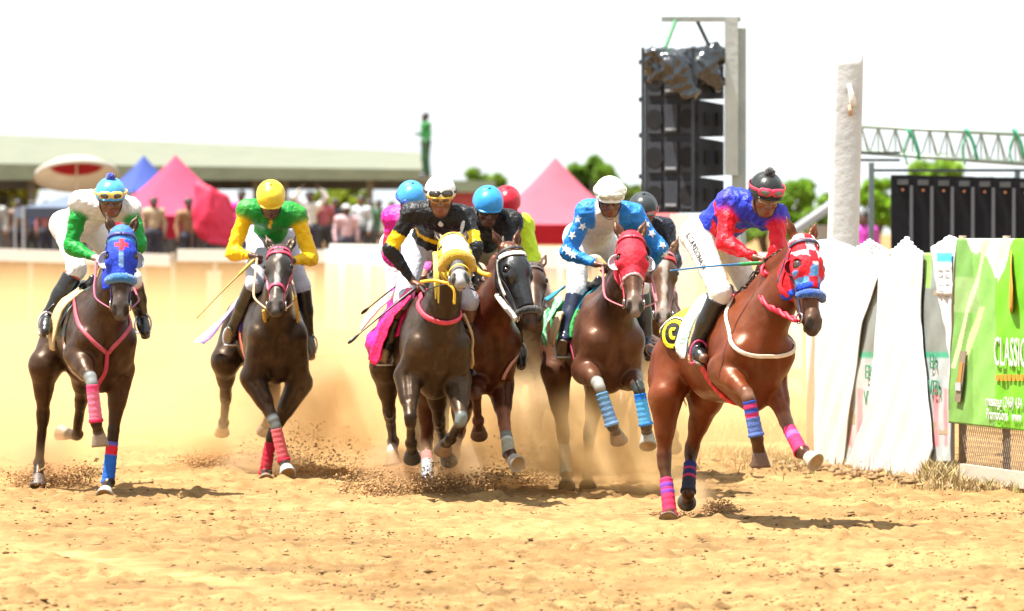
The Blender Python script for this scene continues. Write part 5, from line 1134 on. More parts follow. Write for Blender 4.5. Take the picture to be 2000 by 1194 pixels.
J = jockey_joints(dict(pel=(1000, 488), Y=45.3, yaw=6, neck=(992, 430), sr=(962, 436, 0), sl=(1022, 440, 0), er=(958, 505, -1), wr=(986, 540, -1), el=(1044, 504, -1), wl=(1022, 540, -1),
    kr=(972, 580, -1), ar=(975, 655, 1), tr=(975, 675, -1), kl=(1040, 580, -1), al=(1046, 655, 1), tl=(1046, 675, -1), head=(990, 404), fyaw=6, fpitch=-24), H9)
def c9(V, K):
    K = K.copy(); x = (V - J['neck']) @ nrm(J['sl'] - J['sr']); K[x > .11] = (.55, .72, .02); K[(x > .06) & (x < .09)] = (.6, .03, .1); return K
p9, s9 = make_person(J, 'jockey in lime yellow and red with a red helmet, behind the sky blue helmet', H9['T'].location, JG, skin=SK1, shirt=(.5, .03, .06), sleeve=(.55, .72, .02), colf=c9, pants=(.5, .35, .3), seed=81, vox=.010)
helmet(p9, J, (.50, .012, .03)); goggles(p9, J, (.03, .02, .02), (.02, .02, .02), dz=.008, out=.098, rim=.026, name='face_goggles'); reins(H9, (J['wr'], J['wl']), (.1, .06, .05), r=.009)
# ------------------------------------------------------------ ground
def smooth_noise(shape, scale, seed):
    r = np.random.default_rng(seed); a = r.normal(size=shape); fy = np.fft.fftfreq(shape[0])[:, None]; fx = np.fft.rfftfreq(shape[1])[None]
    h = np.exp(-((fy * scale[0]) ** 2 + (fx * scale[1]) ** 2) * 8); b = np.fft.irfft2(np.fft.rfft2(a) * h, s=shape); return b / b.std()
def gz(x, y):      # gentle ground shape shared by everything that stands on it
    return 0 * x
m_sand = bpy.data.materials.new('track_sand'); m_sand.use_nodes = True
t_ = m_sand.node_tree; n_ = t_.nodes; b_ = n_['Principled BSDF']; b_.inputs['Roughness'].default_value = .95; b_.inputs['Specular IOR Level'].default_value = .15
co = n_.new('ShaderNodeTexCoord')
def noise_(sc_, det, ro, stretch=(1, 1, 1)):
    mp_ = n_.new('ShaderNodeMapping'); mp_.inputs['Scale'].default_value = stretch; t_.links.new(co.outputs['Object'], mp_.inputs['Vector'])
    q = n_.new('ShaderNodeTexNoise'); q.inputs['Scale'].default_value = sc_; q.inputs['Detail'].default_value = det; q.inputs['Roughness'].default_value = ro; t_.links.new(mp_.outputs['Vector'], q.inputs['Vector']); return q
na = noise_(.5, 6, .6, (1, .35, 1)); nb_ = noise_(7, 8, .65, (1, .3, 1))
cr = n_.new('ShaderNodeValToRGB'); e = cr.color_ramp.elements; e[0].position = .30; e[0].color = (.150, .079, .026, 1); e[1].position = .68; e[1].color = (.325, .200, .083, 1)
ad = n_.new('ShaderNodeMath'); ad.operation = 'MULTIPLY_ADD'; ad.inputs[1].default_value = .6; t_.links.new(nb_.outputs['Fac'], ad.inputs[0])
m5 = n_.new('ShaderNodeMath'); m5.operation = 'MULTIPLY'; m5.inputs[1].default_value = .4; t_.links.new(na.outputs['Fac'], m5.inputs[0]); t_.links.new(m5.outputs[0], ad.inputs[2]); t_.links.new(ad.outputs[0], cr.inputs['Fac'])
at = n_.new('ShaderNodeAttribute'); at.attribute_name = 'Col'; mm = n_.new('ShaderNodeMix'); mm.data_type = 'RGBA'; mm.blend_type = 'MULTIPLY'; mm.inputs['Factor'].default_value = 1
t_.links.new(cr.outputs['Color'], mm.inputs['A']); t_.links.new(at.outputs['Color'], mm.inputs['B']); t_.links.new(mm.outputs['Result'], b_.inputs['Base Color'])
bp_ = n_.new('ShaderNodeBump'); bp_.inputs['Strength'].default_value = .5; bp_.inputs['Distance'].default_value = .03; nf = noise_(45, 6, .7); t_.links.new(nf.outputs['Fac'], bp_.inputs['Height']); t_.links.new(bp_.outputs['Normal'], b_.inputs['Normal'])
x0, x1, y0, y1 = -5.2, 5.4, 27.2, 52.0
nx, ny = 500, 900
xs = np.linspace(x0, x1, nx); ys = y0 + (y1 - y0) * np.linspace(0, 1, ny) ** 1.25
hz = .005 * smooth_noise((ny, nx), (30, 30), 1) + .0035 * smooth_noise((ny, nx), (5, 8), 2)
lump = smooth_noise((ny, nx), (1.3, 2.2), 3); hz += .0042 * lump + .013 * np.clip(lump - 1.4, 0, 2) - .020 * np.clip(smooth_noise((ny, nx), (4, 5), 5) - 1.3, 0, 1.2) + .007 * np.clip(smooth_noise((ny, nx), (2.2, 3.5), 15), 0, 3) * np.clip(smooth_noise((ny, nx), (25, 14), 16), 0, 2)
X, Y = np.meshgrid(xs, ys)
rp_ = np.random.default_rng(77)
for _ in range(420):       # hoof prints pressed into the sand
    cy = 28 + 20 * rp_.random() ** 1.2; cx = (rp_.random() - .5) * 2 * cy * .092; a_ = rp_.normal() * .35 + .2; i0, i1 = np.searchsorted(ys, [cy - .22, cy + .22]); j0, j1 = np.searchsorted(xs, [cx - .22, cx + .22])
    if i1 - i0 < 2 or j1 - j0 < 2: continue
    qx = X[i0:i1, j0:j1] - cx; qy = Y[i0:i1, j0:j1] - cy; u1 = (qx * math.cos(a_) + qy * math.sin(a_)) / .085; v1 = (-qx * math.sin(a_) + qy * math.cos(a_)) / .11; rr_ = np.sqrt(u1 ** 2 + v1 ** 2); dp_ = .6 + .6 * rp_.random()
    hz[i0:i1, j0:j1] += dp_ * (-.022 * np.exp(-(rr_ / .75) ** 4) + .012 * np.exp(-((rr_ - 1.25) / .3) ** 2) * (1 + .5 * np.sign(v1)))
track = np.exp(-((X - (-3.1 + (34.5 - Y) * .38)) / .17) ** 2) * (Y < 36) ; hz = hz * (1 - .8 * track)
edge = np.clip(np.minimum.reduce([X - x0, x1 - X, Y - y0, y1 - Y]) / .6, 0, 1); hz = hz * edge + .012
dk = np.clip(smooth_noise((ny, nx), (3, 14), 8) * .07 + smooth_noise((ny, nx), (22, 60), 9) * .09 + smooth_noise((ny, nx), (1.2, 3), 10) * .07 + 1, .68, 1.25); col = np.stack([dk, dk * (1 + 0 * dk), dk], -1); col = col * (1 + .24 * track[..., None])
fr = np.exp(-((Y - 32) / 5) ** 2) * .0; 
gx = np.concatenate([[-600, -60, -12], xs, [12, 60, 600]]); gy = np.concatenate([[1, 15, 24], ys, [60, 80, 120, 300, 900, 3000]])
HZ = np.zeros((len(gy), len(gx))); HZ[3:3 + ny, 3:3 + nx] = hz; CC = np.ones(HZ.shape + (3,)); CC[3:3 + ny, 3:3 + nx] = col
GX, GY = np.meshgrid(gx, gy); V = np.stack([GX.ravel(), GY.ravel(), HZ.ravel()], 1); NX = len(gx)
ii = (np.arange(len(gy) - 1)[:, None] * NX + np.arange(NX - 1)[None]).ravel(); Fq = np.stack([ii, ii + 1, ii + NX + 1, ii + NX], 1)
tag(mesh('ground', V, Fq, m_sand, base=(0, 0, 0), col=CC.reshape(-1, 3)), 'sandy dirt racetrack churned by hooves', None, kind='structure')
# clods strewn over the track: uncountable crumbs of earth
def crumbs(name, centres, sizes, cols, label, base=None, seed=0):
    r = np.random.default_rng(seed); n = len(centres); ico = np.array([(0, 0, 1), (.9, 0, .2), (.28, .85, .2), (-.72, .53, .2), (-.72, -.53, .2), (.28, -.85, .2), (0, 0, -.7)])
    fc = np.array([(0, 1, 2), (0, 2, 3), (0, 3, 4), (0, 4, 5), (0, 5, 1), (6, 2, 1), (6, 3, 2), (6, 4, 3), (6, 5, 4), (6, 1, 5)])
    V = ico[None] * (1 + .35 * r.normal(size=(n, 7, 1))) * sizes[:, None, :] ; an = r.uniform(0, 6.28, n); c_, s_ = np.cos(an), np.sin(an)
    Vx = V[..., 0] * c_[:, None] - V[..., 1] * s_[:, None]; Vy = V[..., 0] * s_[:, None] + V[..., 1] * c_[:, None]; V = np.stack([Vx, Vy, V[..., 2]], -1) + centres[:, None]
    Fc = (fc[None] + np.arange(n)[:, None, None] * 7).reshape(-1, 3); K = np.repeat(cols, 7, 0)
    m_crumb = mat('earth_crumb', rough=.95, spec=.1, var=.2, vscale=20)
    o = mesh(name, V.reshape(-1, 3), Fc, m_crumb, base=base, col=K, smooth=False); return tag(o, label, 'earth', kind='stuff')
r = np.random.default_rng(3); n = 30000; yy = 27.6 + 24 * r.random(n) ** 1.5; xx = (r.random(n) - .5) * 2 * (yy * .094 + .2)
ok = ~((np.abs(xx - (-3.1 + (34.5 - yy) * .38)) < .15) & (yy < 36)); xx, yy = xx[ok], yy[ok]; n = len(xx)
sz = (.0025 + .010 * r.random(n) ** 4 + .014 * (r.random(n) > .993))[:, None] * np.array([[1.6, 1.2, .6]]); zz = .012 + .006 * r.normal(size=n) + sz[:, 2] * .3
cl = np.where(r.random(n)[:, None] > .55, np.array([[.42, .27, .13]]), np.array([[.22, .12, .05]])) * (1 + .3 * (r.random(n)[:, None] - .5))
crumbs('loose_dirt', np.stack([xx, yy, zz], 1), sz, cl, 'small crumbs of darker earth strewn over the sandy track', base=(0, 34, 0), seed=4)
# ------------------------------------------------------------ fence, pole and verge on the right
def onl(px, py, k=(14.73, .266), off=0.0):
    """point seen at (px,py) on the upright plane X = k0 - k1*Y; off moves it towards the track"""
    a = (px - 1000) / F; Y = (k[0] - off) / (a + k[1]); return P(px, py, Y)
LD = nrm((.266, -1, 0)); LN = nrm((-1, -.266, 0)); ZU = np.array((0, 0, 1.0))
m_zinc = mat('whitewashed_zinc', None, rough=.45, spec=.5, var=.06, vscale=3, bump=.1, bscale=12, dirt=(.5, .42, .3, .3), dscale=2.2, alb=1.0)
m_print = mat('printed_banner', None, rough=.55, spec=.4, var=.10, vscale=5, bump=.25, bscale=9, alb=.9)
m_paint = mat('painted_wood', None, rough=.6, var=.12, vscale=6, bump=.15, bscale=30, dirt=(.35, .27, .18, .3), dscale=6, alb=1.0)
def sheet_panel(name, L_, R_, py0, py1, matl, colf, label, cat, corr=.012, wave=46, off=0.0, th=.006, nu=90, nv=70, k=(14.73, .266), top=None, bot=None, bulge=.0, group=None, parent=None):
    """corrugated sheet whose left and right edges run through the (px,py) lists"""
    yl = np.linspace(0, 1, nv); lx = np.array(sorted(L_, key=lambda q: q[1])); rx = np.array(sorted(R_, key=lambda q: q[1])); V = []; K = []
    for v in yl:
        for i in range(nu):
            u_ = i / (nu - 1); t0 = py0 if top is None else np.interp(u_, *top); t1 = py1 if bot is None else np.interp(u_, *bot)
            py = t0 * (1 - v) + t1 * v; a = np.interp(py, lx[:, 1], lx[:, 0]); b = np.interp(py, rx[:, 1], rx[:, 0]); px = a + (b - a) * u_
            p = onl(px, py, k, off); s_ = p @ LD; p = p + LN * (corr * math.sin(s_ * wave) * min(1, 6 * u_, 6 * (1 - u_)) + .006 * math.sin(s_ * 11 + v * 9) * math.sin(v * 17 + u_ * 5) + bulge * math.sin(math.pi * u_)); V.append(p); K.append(colf(px, py, u_, v))
    V = np.array(V); n = len(V); Fc = [(j * nu + i, j * nu + i + 1, (j + 1) * nu + i + 1, (j + 1) * nu + i) for j in range(nv - 1) for i in range(nu - 1)]
    F2 = Fc + [tuple(x + n for x in f[::-1]) for f in Fc]
    rim = [i for i in range(nu)] + [j * nu + nu - 1 for j in range(1, nv)] + [(nv - 1) * nu + i for i in range(nu - 2, -1, -1)] + [j * nu for j in range(nv - 2, 0, -1)]
    for a, b in zip(rim, rim[1:] + rim[:1]): F2.append((b, a, a + n, b + n))
    o = mesh(name, np.vstack([V, V - LN * th]), F2, matl, parent, col=np.vstack([K, K]))
    if parent is None: tag(o, label, cat, group)
    return o
wz = lambda px, py, u_, v: (.56, .57, .56)
GZ = 'white zinc sheets of the track fence'
sheet_panel('zinc_sheet', [(1592, 440), (1590, 930)], [(1712, 440), (1740, 495), (1713, 548), (1685, 628), (1667, 745), (1646, 900), (1642, 930)], 0, 0, m_zinc, wz, 'white zinc fence sheet nearest the thick leaning pole, beside the leader\'s hooves', 'fence panel',
    top=([0, .25, .55, .8, 1], [470, 466, 484, 466, 492]), bot=([0, 1], [916, 922]), corr=.010, wave=74, off=.03, group=GZ)
sheet_panel('zinc_sheet', [(1728, 440), (1720, 500), (1712, 600), (1706, 700), (1694, 800), (1662, 890), (1645, 915), (1643, 945)], [(1800, 440), (1803, 490), (1797, 628), (1806, 721), (1821, 876), (1800, 945)], 0, 0, m_zinc, wz, 'middle white zinc fence sheet, narrow at the waist and wide at the foot', 'fence panel',
    top=([0, .3, .6, .8, 1], [498, 484, 462, 482, 492]), bot=([0, .15, 1], [920, 932, 941]), off=.035, corr=.011, wave=74, group=GZ)
sheet_panel('zinc_sheet', [(1815, 440), (1817, 482), (1832, 581), (1846, 642), (1853, 700)], [(1871, 440), (1868, 470), (1860, 560), (1856, 665), (1852, 830)], 0, 0, m_zinc, wz, 'narrow white fence sheet with a small paper notice, beside the green banner', 'fence panel',
    top=([0, .3, .7, 1], [484, 474, 459, 466]), bot=([0, 1], [700, 800]), off=.04, corr=.006, nu=40, group=GZ)
def prn(px, py, u_, v):
    d = (py - 640) - (1712 - px if px < 1760 else (1840 - px)) * 0 
    if py < 560: return (.26, .30, .27) if (px % 130) < 118 else (.30, .50, .12)
    if py < 690: return (.22, .24, .22)
    if py < 700: return (.05, .34, .2)
    if 760 < py < 870 and math.sin(px * .3) > .1: return (.62, .25, .27)
    return (.42, .46, .46)
bn = sheet_panel('printed_banner', [(1640, 440), (1640, 940)], [(1857, 440), (1857, 940)], 494, 905, m_print, prn, 'grey and green printed banner showing through the gaps between the white zinc sheets', 'banner', off=.004, corr=.002, nu=60)
for x_, y_ in ((1700, 720), (1826, 700)):
    place_text('ER', .16, onl(x_ - 10, y_ + 20, off=.02), LD, ZU, LN, 'lettering', mat('banner_green', (.04, .32, .16), rough=.6), bn, th=.006)
    place_text('VER', .16, onl(x_ - 12, y_ + 70, off=.02), LD, ZU, LN, 'lettering', mat('banner_green', (.04, .32, .16)), bn, th=.006)
# paper notice
def notice(px, py, u_, v): return (.05, .45, .75) if (v < .22) else (.74, .74, .74)
no_ = sheet_panel('paper_notice', [(1829, 400), (1829, 700)], [(1859, 400), (1859, 700)], 494, 578, m_print, notice, 'small white paper notice with a pale blue heading on the fence', 'notice', off=.055, corr=0, nu=8, nv=12, th=.003)
for i, tx in enumerate(('GATE', 'THIS WAY', 'NO ENTRY')):
    pass
ink = mat('grey_ink', (.5, .5, .52), rough=.7); mb = MB()
for yy_ in (528, 538, 552, 564):
    for a_, b_ in ((1832, 1842), (1846, 1855)):
        p0, p1 = onl(a_, yy_, off=.058), onl(b_, yy_, off=.058); mb.box((p0 + p1) / 2 + LN * .003, (np.linalg.norm(p1 - p0), .002, .008), (LD, LN, ZU))
mb.build('print', ink, no_)
# green banner
def grn(px, py, u_, v):
    c = np.array((.16, .50, .02))
    if px < 1945: c = np.array((.22, .48, .10)) * (1 - .25 * (px < 1900)) 
    w_ = 555 - abs(px - 1945) * 1.2 if px < 1950 else 560 - (px - 1950) * 2.0
    if py < w_ - 20 + 12 * math.sin(px * .12): c = np.array((.55, .85, .5))
    if px < 1912 and 540 < py < 610: c = np.array((.26, .42, .14))
    d = abs((px - 1866) - (700 - py) * .27)
    if d < 4 and py < 720: c = np.array((.55, .6, .35))
    d = abs((px - 1890) - (690 - py) * .3)
    if d < 6 and 600 < py < 720: c = np.array((.5, .62, .25))
    return tuple(c)
gb = sheet_panel('green_banner', [(1870, 440), (1861, 640), (1851, 830)], [(2040, 400), (2040, 900)], 0, 0, m_print, grn, 'long lime green sponsor banner with white lettering tied along the wire fence', 'banner', top=([0, 1], [466, 466]), bot=([0, 1], [826, 846]), off=.03, corr=.005, wave=20, nu=120, nv=90)
wt = mat('banner_white', (.78, .8, .76), rough=.6); orr = mat('banner_orange', (.85, .33, .03), rough=.6)
place_text('CLASSIC', .30, onl(1942, 713, off=.045), LD * .62, ZU, LN, 'lettering', wt, gb, th=.006)
place_text('message (246) 434', .11, onl(1926, 792, off=.045), LD * .95, ZU, LN, 'lettering', wt, gb, th=.006)
place_text('Promotions   www', .11, onl(1927, 818, off=.045), LD * .9, ZU, LN, 'lettering', wt, gb, th=.006)
mb = MB()
for a_ in range(1945, 2030, 8):
    p0, p1 = onl(a_, 738, off=.045), onl(a_ + 6, 738, off=.045); mb.box((p0 + p1) / 2, (np.linalg.norm(p1 - p0), .003, .045), (LD, LN, ZU))
mb.build('orange_print', orr, gb)
mb = MB(); p = [onl(1975, y_, off=.05) for y_ in (490, 520, 540, 560, 600, 612)]; V_, F_ = tube_geo(p, [.02, .03, .05, .10, .11, .06], 10, squash=.12); mb.add(V_, F_); mb.build('bottle_print', orr, gb, smooth=True)
mb = MB(); c0, c1 = onl(1882, 686, off=.05), onl(1870, 785, off=.05); ax3 = nrm(c1 - c0); mb.box((c0 + c1) / 2, (.13, .006, np.linalg.norm(c1 - c0)), (LD, LN, ax3), (.24, .19, .14)); mb.box((c0 + c1) / 2 + LN * .006, (.07, .004, np.linalg.norm(c1 - c0) * .55), (LD, LN, ax3), (.5, .22, .04)); mb.box(lerp(c0, c1, .7) + LN * .01, (.12, .004, .06), (LD, LN, nrm(ax3 + LD * .3)), (.42, .42, .45)); mb.build('label_print', m_print, gb, usecol=True)
# wire mesh under the banner and kick board
fz = thing('wire_fence', 'rusty wire mesh fence on thin posts under the green banner', 'fence', onl(1930, 950)); mw = MB(); m_wire = mat('rusty_wire', (.30, .22, .15), rough=.7, var=.3, vscale=30)
pA, pB = onl(1866, 900), onl(2045, 900); z0_, z1_ = .03, .62; Ls = np.linalg.norm((pB - pA)[:2]); n_w = 46
for i in range(-8, n_w):
    for sg in (1, -1):
        a0 = i / n_w * Ls; b0 = a0 + sg * (z1_ - z0_) * .55
        if not (0 <= a0 <= Ls and 0 <= b0 <= Ls): continue
        mw.tube([np.array((*(pA + LD * a0)[:2], z0_)), np.array((*(pA + LD * b0)[:2], z1_))], .0022, 4, caps=False)
mw.build('wire_mesh', m_wire, fz)
for a0 in (.02, Ls * .5, Ls - .05):
    mp_ = MB(); q = pA + LD * a0 - LN * .05; mp_.tube([np.array((q[0], q[1], -.05)), np.array((q[0], q[1], 1.86))], .03, 10); mp_.build('post', m_wire, fz, smooth=True)
mb = MB(); a_, b_ = onl(1878, 930, off=.10), onl(2045, 962, off=.10); a_[2] = .10; b_[2] = .09; mb.box((a_ + b_) / 2, (np.linalg.norm(b_ - a_), .03, .12), (nrm(b_ - a_), LN, ZU), (.46, .40, .32)); tag(mb.build('kick_board', m_paint, None, usecol=True), 'weathered white board lying along the foot of the wire fence', 'board')
# backing rail that carries the sheets
zf = thing('timber_fence', 'timber posts and rails that carry the white zinc sheets', 'fence', onl(1700, 930)); 
for px in (1600, 1690, 1765, 1850):
    mb = MB(); q = onl(px, 900, off=-.06); mb.box((q[0], q[1], .88), (.09, .09, 1.8), (LD, LN, ZU), (.30, .22, .14)); mb.build('post', m_paint, zf, usecol=True)
for z_ in (.4, 1.45):
    mb = MB(); a_, b_ = onl(1594, 900, off=-.012), onl(1860, 900, off=-.012); a_[2] = b_[2] = z_; mb.box((a_ + b_) / 2, (np.linalg.norm(b_ - a_), .03, .09), (LD, LN, ZU), (.32, .24, .15)); mb.build('rail', m_paint, zf, usecol=True)
# thin white pole, and the thick leaning concrete pole
mb = MB(); mb.tube([P(1583, 640, 47) * (1, 1, 0) + (0, 0, -.05), P(1583, 640, 47) * (1, 1, 0) + (0, 0, 1.75)], .034, 12, (.72, .70, .66)); tag(mb.build('fence_post', m_paint, None, smooth=True, usecol=True), 'thin whitish round post between the leader\'s chest and the zinc fence', 'post')
m_conc = mat('pole_concrete', None, rough=.85, var=.18, vscale=2.5, bump=.3, bscale=14, dirt=(.40, .38, .35, .4), dscale=3, alb=1.0)
pl = thing('utility_pole', 'thick pale concrete pole cut off at the top, leaning behind the zinc fence', 'pole', P(1634, 940, 47.5) * (1, 1, 0)); mb = MB()
p0 = P(1634, 940, 47.5); p0[2] = -.1; p1 = P(1657, 101, 47.5); V_ = []; 
nr = 30; ring = 20
for i in range(nr + 1):
    c = lerp(p0, p1, i / nr); hw = .136 - .012 * i / nr
    for k_ in range(ring):
        a_ = 2 * math.pi * k_ / ring; q = np.array((math.copysign(abs(math.cos(a_)) ** .35, math.cos(a_)), math.copysign(abs(math.sin(a_)) ** .35, math.sin(a_)), 0)) * hw; V_.append(c + q)
F_ = [(i * ring + k_, i * ring + (k_ + 1) % ring, (i + 1) * ring + (k_ + 1) % ring, (i + 1) * ring + k_) for i in range(nr) for k_ in range(ring)] + [tuple(nr * ring + k_ for k_ in range(ring))]
mb.add(V_, F_, (.52, .53, .52)); mb.build('shaft', m_conc, pl, smooth=True, usecol=True)
mb = MB(); q = P(1658, 165, 47.34); mb.tube(spline([q, q + (.02, -.02, -.08), q + (.035, -.01, -.18)], 8), [.018, .02, .022, .024, .026, .028, .03, .026], 10, (.78, .74, .68)); mb.build('insulator', m_shell, pl, smooth=True, usecol=True)
mb = MB(); q = P(1661, 205, 47.34); mb.tube([q, q + (.005, 0, -.09)], .022, 10, (.55, .38, .25)); mb.build('bracket', m_shell, pl, smooth=True, usecol=True)
# dry grass: uncountable blades along the foot of the fences
def grass(name, centres, h, cols, label, base, seed):
    r = np.random.default_rng(seed); n = len(centres); an = r.uniform(0, 6.28, n); ln = r.normal(size=(n, 2)) * .35 * h[:, None]; w_ = .004 + .004 * r.random(n)
    dx, dy = np.cos(an) * w_, np.sin(an) * w_; z = np.zeros(n); P0 = centres - np.stack([dx, dy, z], 1); P1 = centres + np.stack([dx, dy, z], 1); mid = centres + np.stack([ln[:, 0] * .35, ln[:, 1] * .35, h * .6], 1); P2 = mid + np.stack([dx, dy, z], 1) * .7; P3 = mid - np.stack([dx, dy, z], 1) * .7; P4 = centres + np.stack([ln[:, 0], ln[:, 1], h], 1)
    V = np.stack([P0, P1, P2, P3, P4], 1).reshape(-1, 3); b_ = np.arange(n) * 5; Fc = [tuple(x) for x in np.stack([b_, b_ + 1, b_ + 2, b_ + 3], 1)] + [tuple(x) for x in np.stack([b_ + 3, b_ + 2, b_ + 4], 1)]
    return tag(mesh(name, V, Fc, mat('dry_grass', None, rough=.8, var=.3, vscale=3), base=base, col=np.repeat(cols, 5, 0), smooth=False), label, 'grass', kind='stuff')
r = np.random.default_rng(9); n = 16000; t = r.random(n); Yg_ = 41.0 + 7.5 * t; Xl = 14.73 - .266 * Yg_ - .12
dd_ = np.abs(r.normal(size=n)) * .22 * np.where(r.random(n) > .3, 1, 1.9); front = r.random(n) > .25; Xg = Xl + np.where(front, .1 - dd_, .25 + dd_)
px_ = 1000 + Xg / Yg_ * F; dens = np.clip(.07 + .9 * ((px_ > 1795) & (px_ < 1900)) + .45 * (px_ > 1900) + .5 * (px_ < 1600), 0, 1); kp = r.random(n) < dens
hh = (.02 + .09 * r.random(n) ** 1.5) * (1 + 1.1 * ((px_ > 1800) & (px_ < 1875)) * r.random(n)); gc = np.array([(.52, .36, .15), (.40, .26, .11), (.60, .46, .22), (.30, .30, .05)])[r.choice(4, n, p=[.36, .26, .30, .08])]
grass('dry_grass', np.stack([Xg, Yg_, np.full(n, .0)], 1)[kp], hh[kp], gc[kp], 'dry straw coloured grass along the foot of the white zinc fence', (3, 44, 0), 1)
n = 9000; px_ = 1330 + 290 * r.random(n); Yv = 50 + 9 * r.random(n); pts_ = np.stack([(px_ - 1000) / F * Yv, Yv, np.zeros(n)], 1); gc = np.array([(.50, .35, .15), (.38, .25, .11), (.55, .42, .2), (.28, .29, .06)])[r.choice(4, n, p=[.4, .3, .22, .08])]
grass('verge_grass', pts_, .05 + .2 * r.random(n) ** 1.3, gc, 'tan grass on the verge behind the leading horse', (2, 54, 0), 2)
n = 500; t = r.random(n); Yc = 41.2 + 5.5 * t; Xc = 14.73 - .266 * Yc - .15 - np.abs(r.normal(size=n)) * .25; sz = (.012 + .035 * r.random(n) ** 2)[:, None] * np.array([[1.3, 1, .7]])
crumbs('earth_clods', np.stack([Xc, Yc, sz[:, 2] * .5 + .01], 1), sz, np.tile((.36, .22, .11), (n, 1)) * (.7 + .5 * r.random((n, 1))), 'lumps of brown earth thrown up against the fence foot', base=(3, 43, 0), seed=6)

# ------------------------------------------------------------ far perimeter fence
K2 = None
def onf(px, py):
    """far fence line from (3.24,60) to (-3.4,105)"""
    a = (px - 1000) / F; m = (-3.4 - 3.24) / 45.0; Y = (3.24 - m * 60) / (a - m); return P(px, py, Y)
FD = nrm((-6.64, 45, 0)); FN = nrm((-45, -6.64, 0))
if FN[1] > 0: FN = -FN
def far_panel(name, a, b, z0, z1, colf, label, cat='banner', n=16, off=.0, group=None):
    mb = MB(); 
    for i in range(n):
        q0 = onf(a + (b - a) * i / n, 500); q1 = onf(a + (b - a) * (i + 1) / n, 500); q0 = q0 + FN * off; q1 = q1 + FN * off
        for (s0, s1, cc_) in colf(i / n):
            za, zb = z0 + (z1 - z0) * s0, z0 + (z1 - z0) * s1; c = (q0 + q1) / 2; mb.box((c[0], c[1], (za + zb) / 2), (np.linalg.norm((q1 - q0)[:2]), .02, zb - za), (nrm((q1 - q0) * (1, 1, 0)), FN, ZU), cc_)
    o = mb.build(name, m_print, None, usecol=True); return tag(o, label, cat, group)
ff = thing('perimeter_fence', 'long post and rail fence along the far side of the track', 'fence', onf(1200, 700) * (1, 1, 0))
for px in (640, 700, 760, 830, 900, 980, 1060, 1150, 1240, 1330, 1420, 1500, 1560, 1600):
    q = onf(px, 500) - FN * .08; mb = MB(); mb.box((q[0], q[1], .8), (.09, .09, 1.66), col=(.50, .44, .36)); mb.build('post', m_paint, ff, usecol=True)
for z_ in (.35, 1.0, 1.6):
    a_, b_ = onf(1600, 500) - FN * .05, onf(640, 500) - FN * .05; mb = MB(); mb.box(((a_[0] + b_[0]) / 2, (a_[1] + b_[1]) / 2, z_), (np.linalg.norm((b_ - a_)[:2]), .03, .10), (FD, FN, ZU), (.68, .66, .62)); mb.build('rail', m_paint, ff, usecol=True)
far_panel('pale_banner', 1528, 1572, .42, 1.68, lambda u_: [(0, 1, (.62, .70, .76) if .2 < u_ < .8 else (.7, .72, .72))], 'pale blue and white cloth hanging on the far fence behind the leader\'s chest', 'cloth', off=.02)
far_panel('green_cloth', 1322, 1412, .1, 1.72, lambda u_: [(0, .93, (.16, .42, .25)), (.93, 1, (.2, .45, .3))] if abs(u_ - .38) > .07 else [(0, 1, (.62, .50, .34))], 'sea green cloth panel with a tan pole behind the leading jockey\'s leg', 'cloth', off=.02)
far_panel('pink_banner', 1000, 1150, .2, 1.68, lambda u_: [(0, .5, (.72, .34, .32)), (.5, .8, (.74, .22, .22)), (.8, 1, (.72, .50, .42))] if int(u_ * 16) % 5 else [(0, 1, (.75, .62, .5))], 'washed out pink and red banner between the black hood and the star-sleeved rider', off=.02)
far_panel('blue_topped_board', 638, 770, .1, 1.56, lambda u_: [(0, .83, ((.55, .46, .40), (.62, .38, .34), (.52, .52, .55), (.58, .44, .30))[int(u_ * 11) % 4]), (.83, 1, (.45, .62, .68))], 'striped board panels with a pale blue top rail left of the pink rider', 'barrier', off=.02)
far_panel('cream_board', 780, 990, .1, 1.5, lambda u_: [(0, 1, (.48, .38, .28) if int(u_ * 16) % 3 else (.55, .48, .40))], 'cream boards on the far fence behind the black shirts', 'barrier', off=.02)
# white running rail on the left
rl = thing('running_rail', 'white board running rail beyond the dust on the left', 'rail', (-6.5, 115, 0)); 
for (a_, b_, pa, pb) in ((-60, 332, 484, 497), (346, 648, 487, 489)):
    A, B = P(a_, pa, 115), P(b_, pb, 115); mb = MB(); mb.box((A + B) / 2 + (0, 0, -.12), (np.linalg.norm(B - A), .04, .25), (nrm(B - A), (0, 1, 0), (0, 0, 1)), (.78, .76, .72)); mb.build('rail_board', m_paint, rl, usecol=True)
for px in (-40, 60, 170, 280, 338, 420, 530, 640):
    q = P(px, 500, 115.1); mb = MB(); mb.box((q[0], q[1], .7), (.09, .09, 1.5), col=(.46, .39, .30)); mb.build('post', m_paint, rl, usecol=True)
for px, hh_ in ((418, .75), (600, .5)):
    q = P(px, 560, 112); mb = MB(); mb.box((q[0], q[1], .55), (.28, .1, 1.1), col=(.56, .49, .40)); tag(mb.build('marker_board', m_paint, None, usecol=True), 'pale upright marker board below the white rail, ' + ('between the first two horses' if px == 418 else 'right of the second horse'), 'board')
# spectators' bank
mb = MB(); mb.add([(-60, 115.8, -.1), (-3.6, 115.8, -.1), (-3.6, 117, 1.28), (-60, 117, 1.28), (-3.6, 118.6, 1.28), (-60, 118.6, 1.28), (-3.6, 119.5, .95), (-60, 119.5, .95), (-3.6, 420, .95), (-60, 420, .95)], [(0, 1, 2, 3), (3, 2, 4, 5), (5, 4, 6, 7), (7, 6, 8, 9)], (.48, .39, .30)); tag(mb.build('earth_bank', m_sand, None, base=(-20, 150, 0), usecol=True), 'low earth bank for spectators beyond the rail', None, kind='structure')

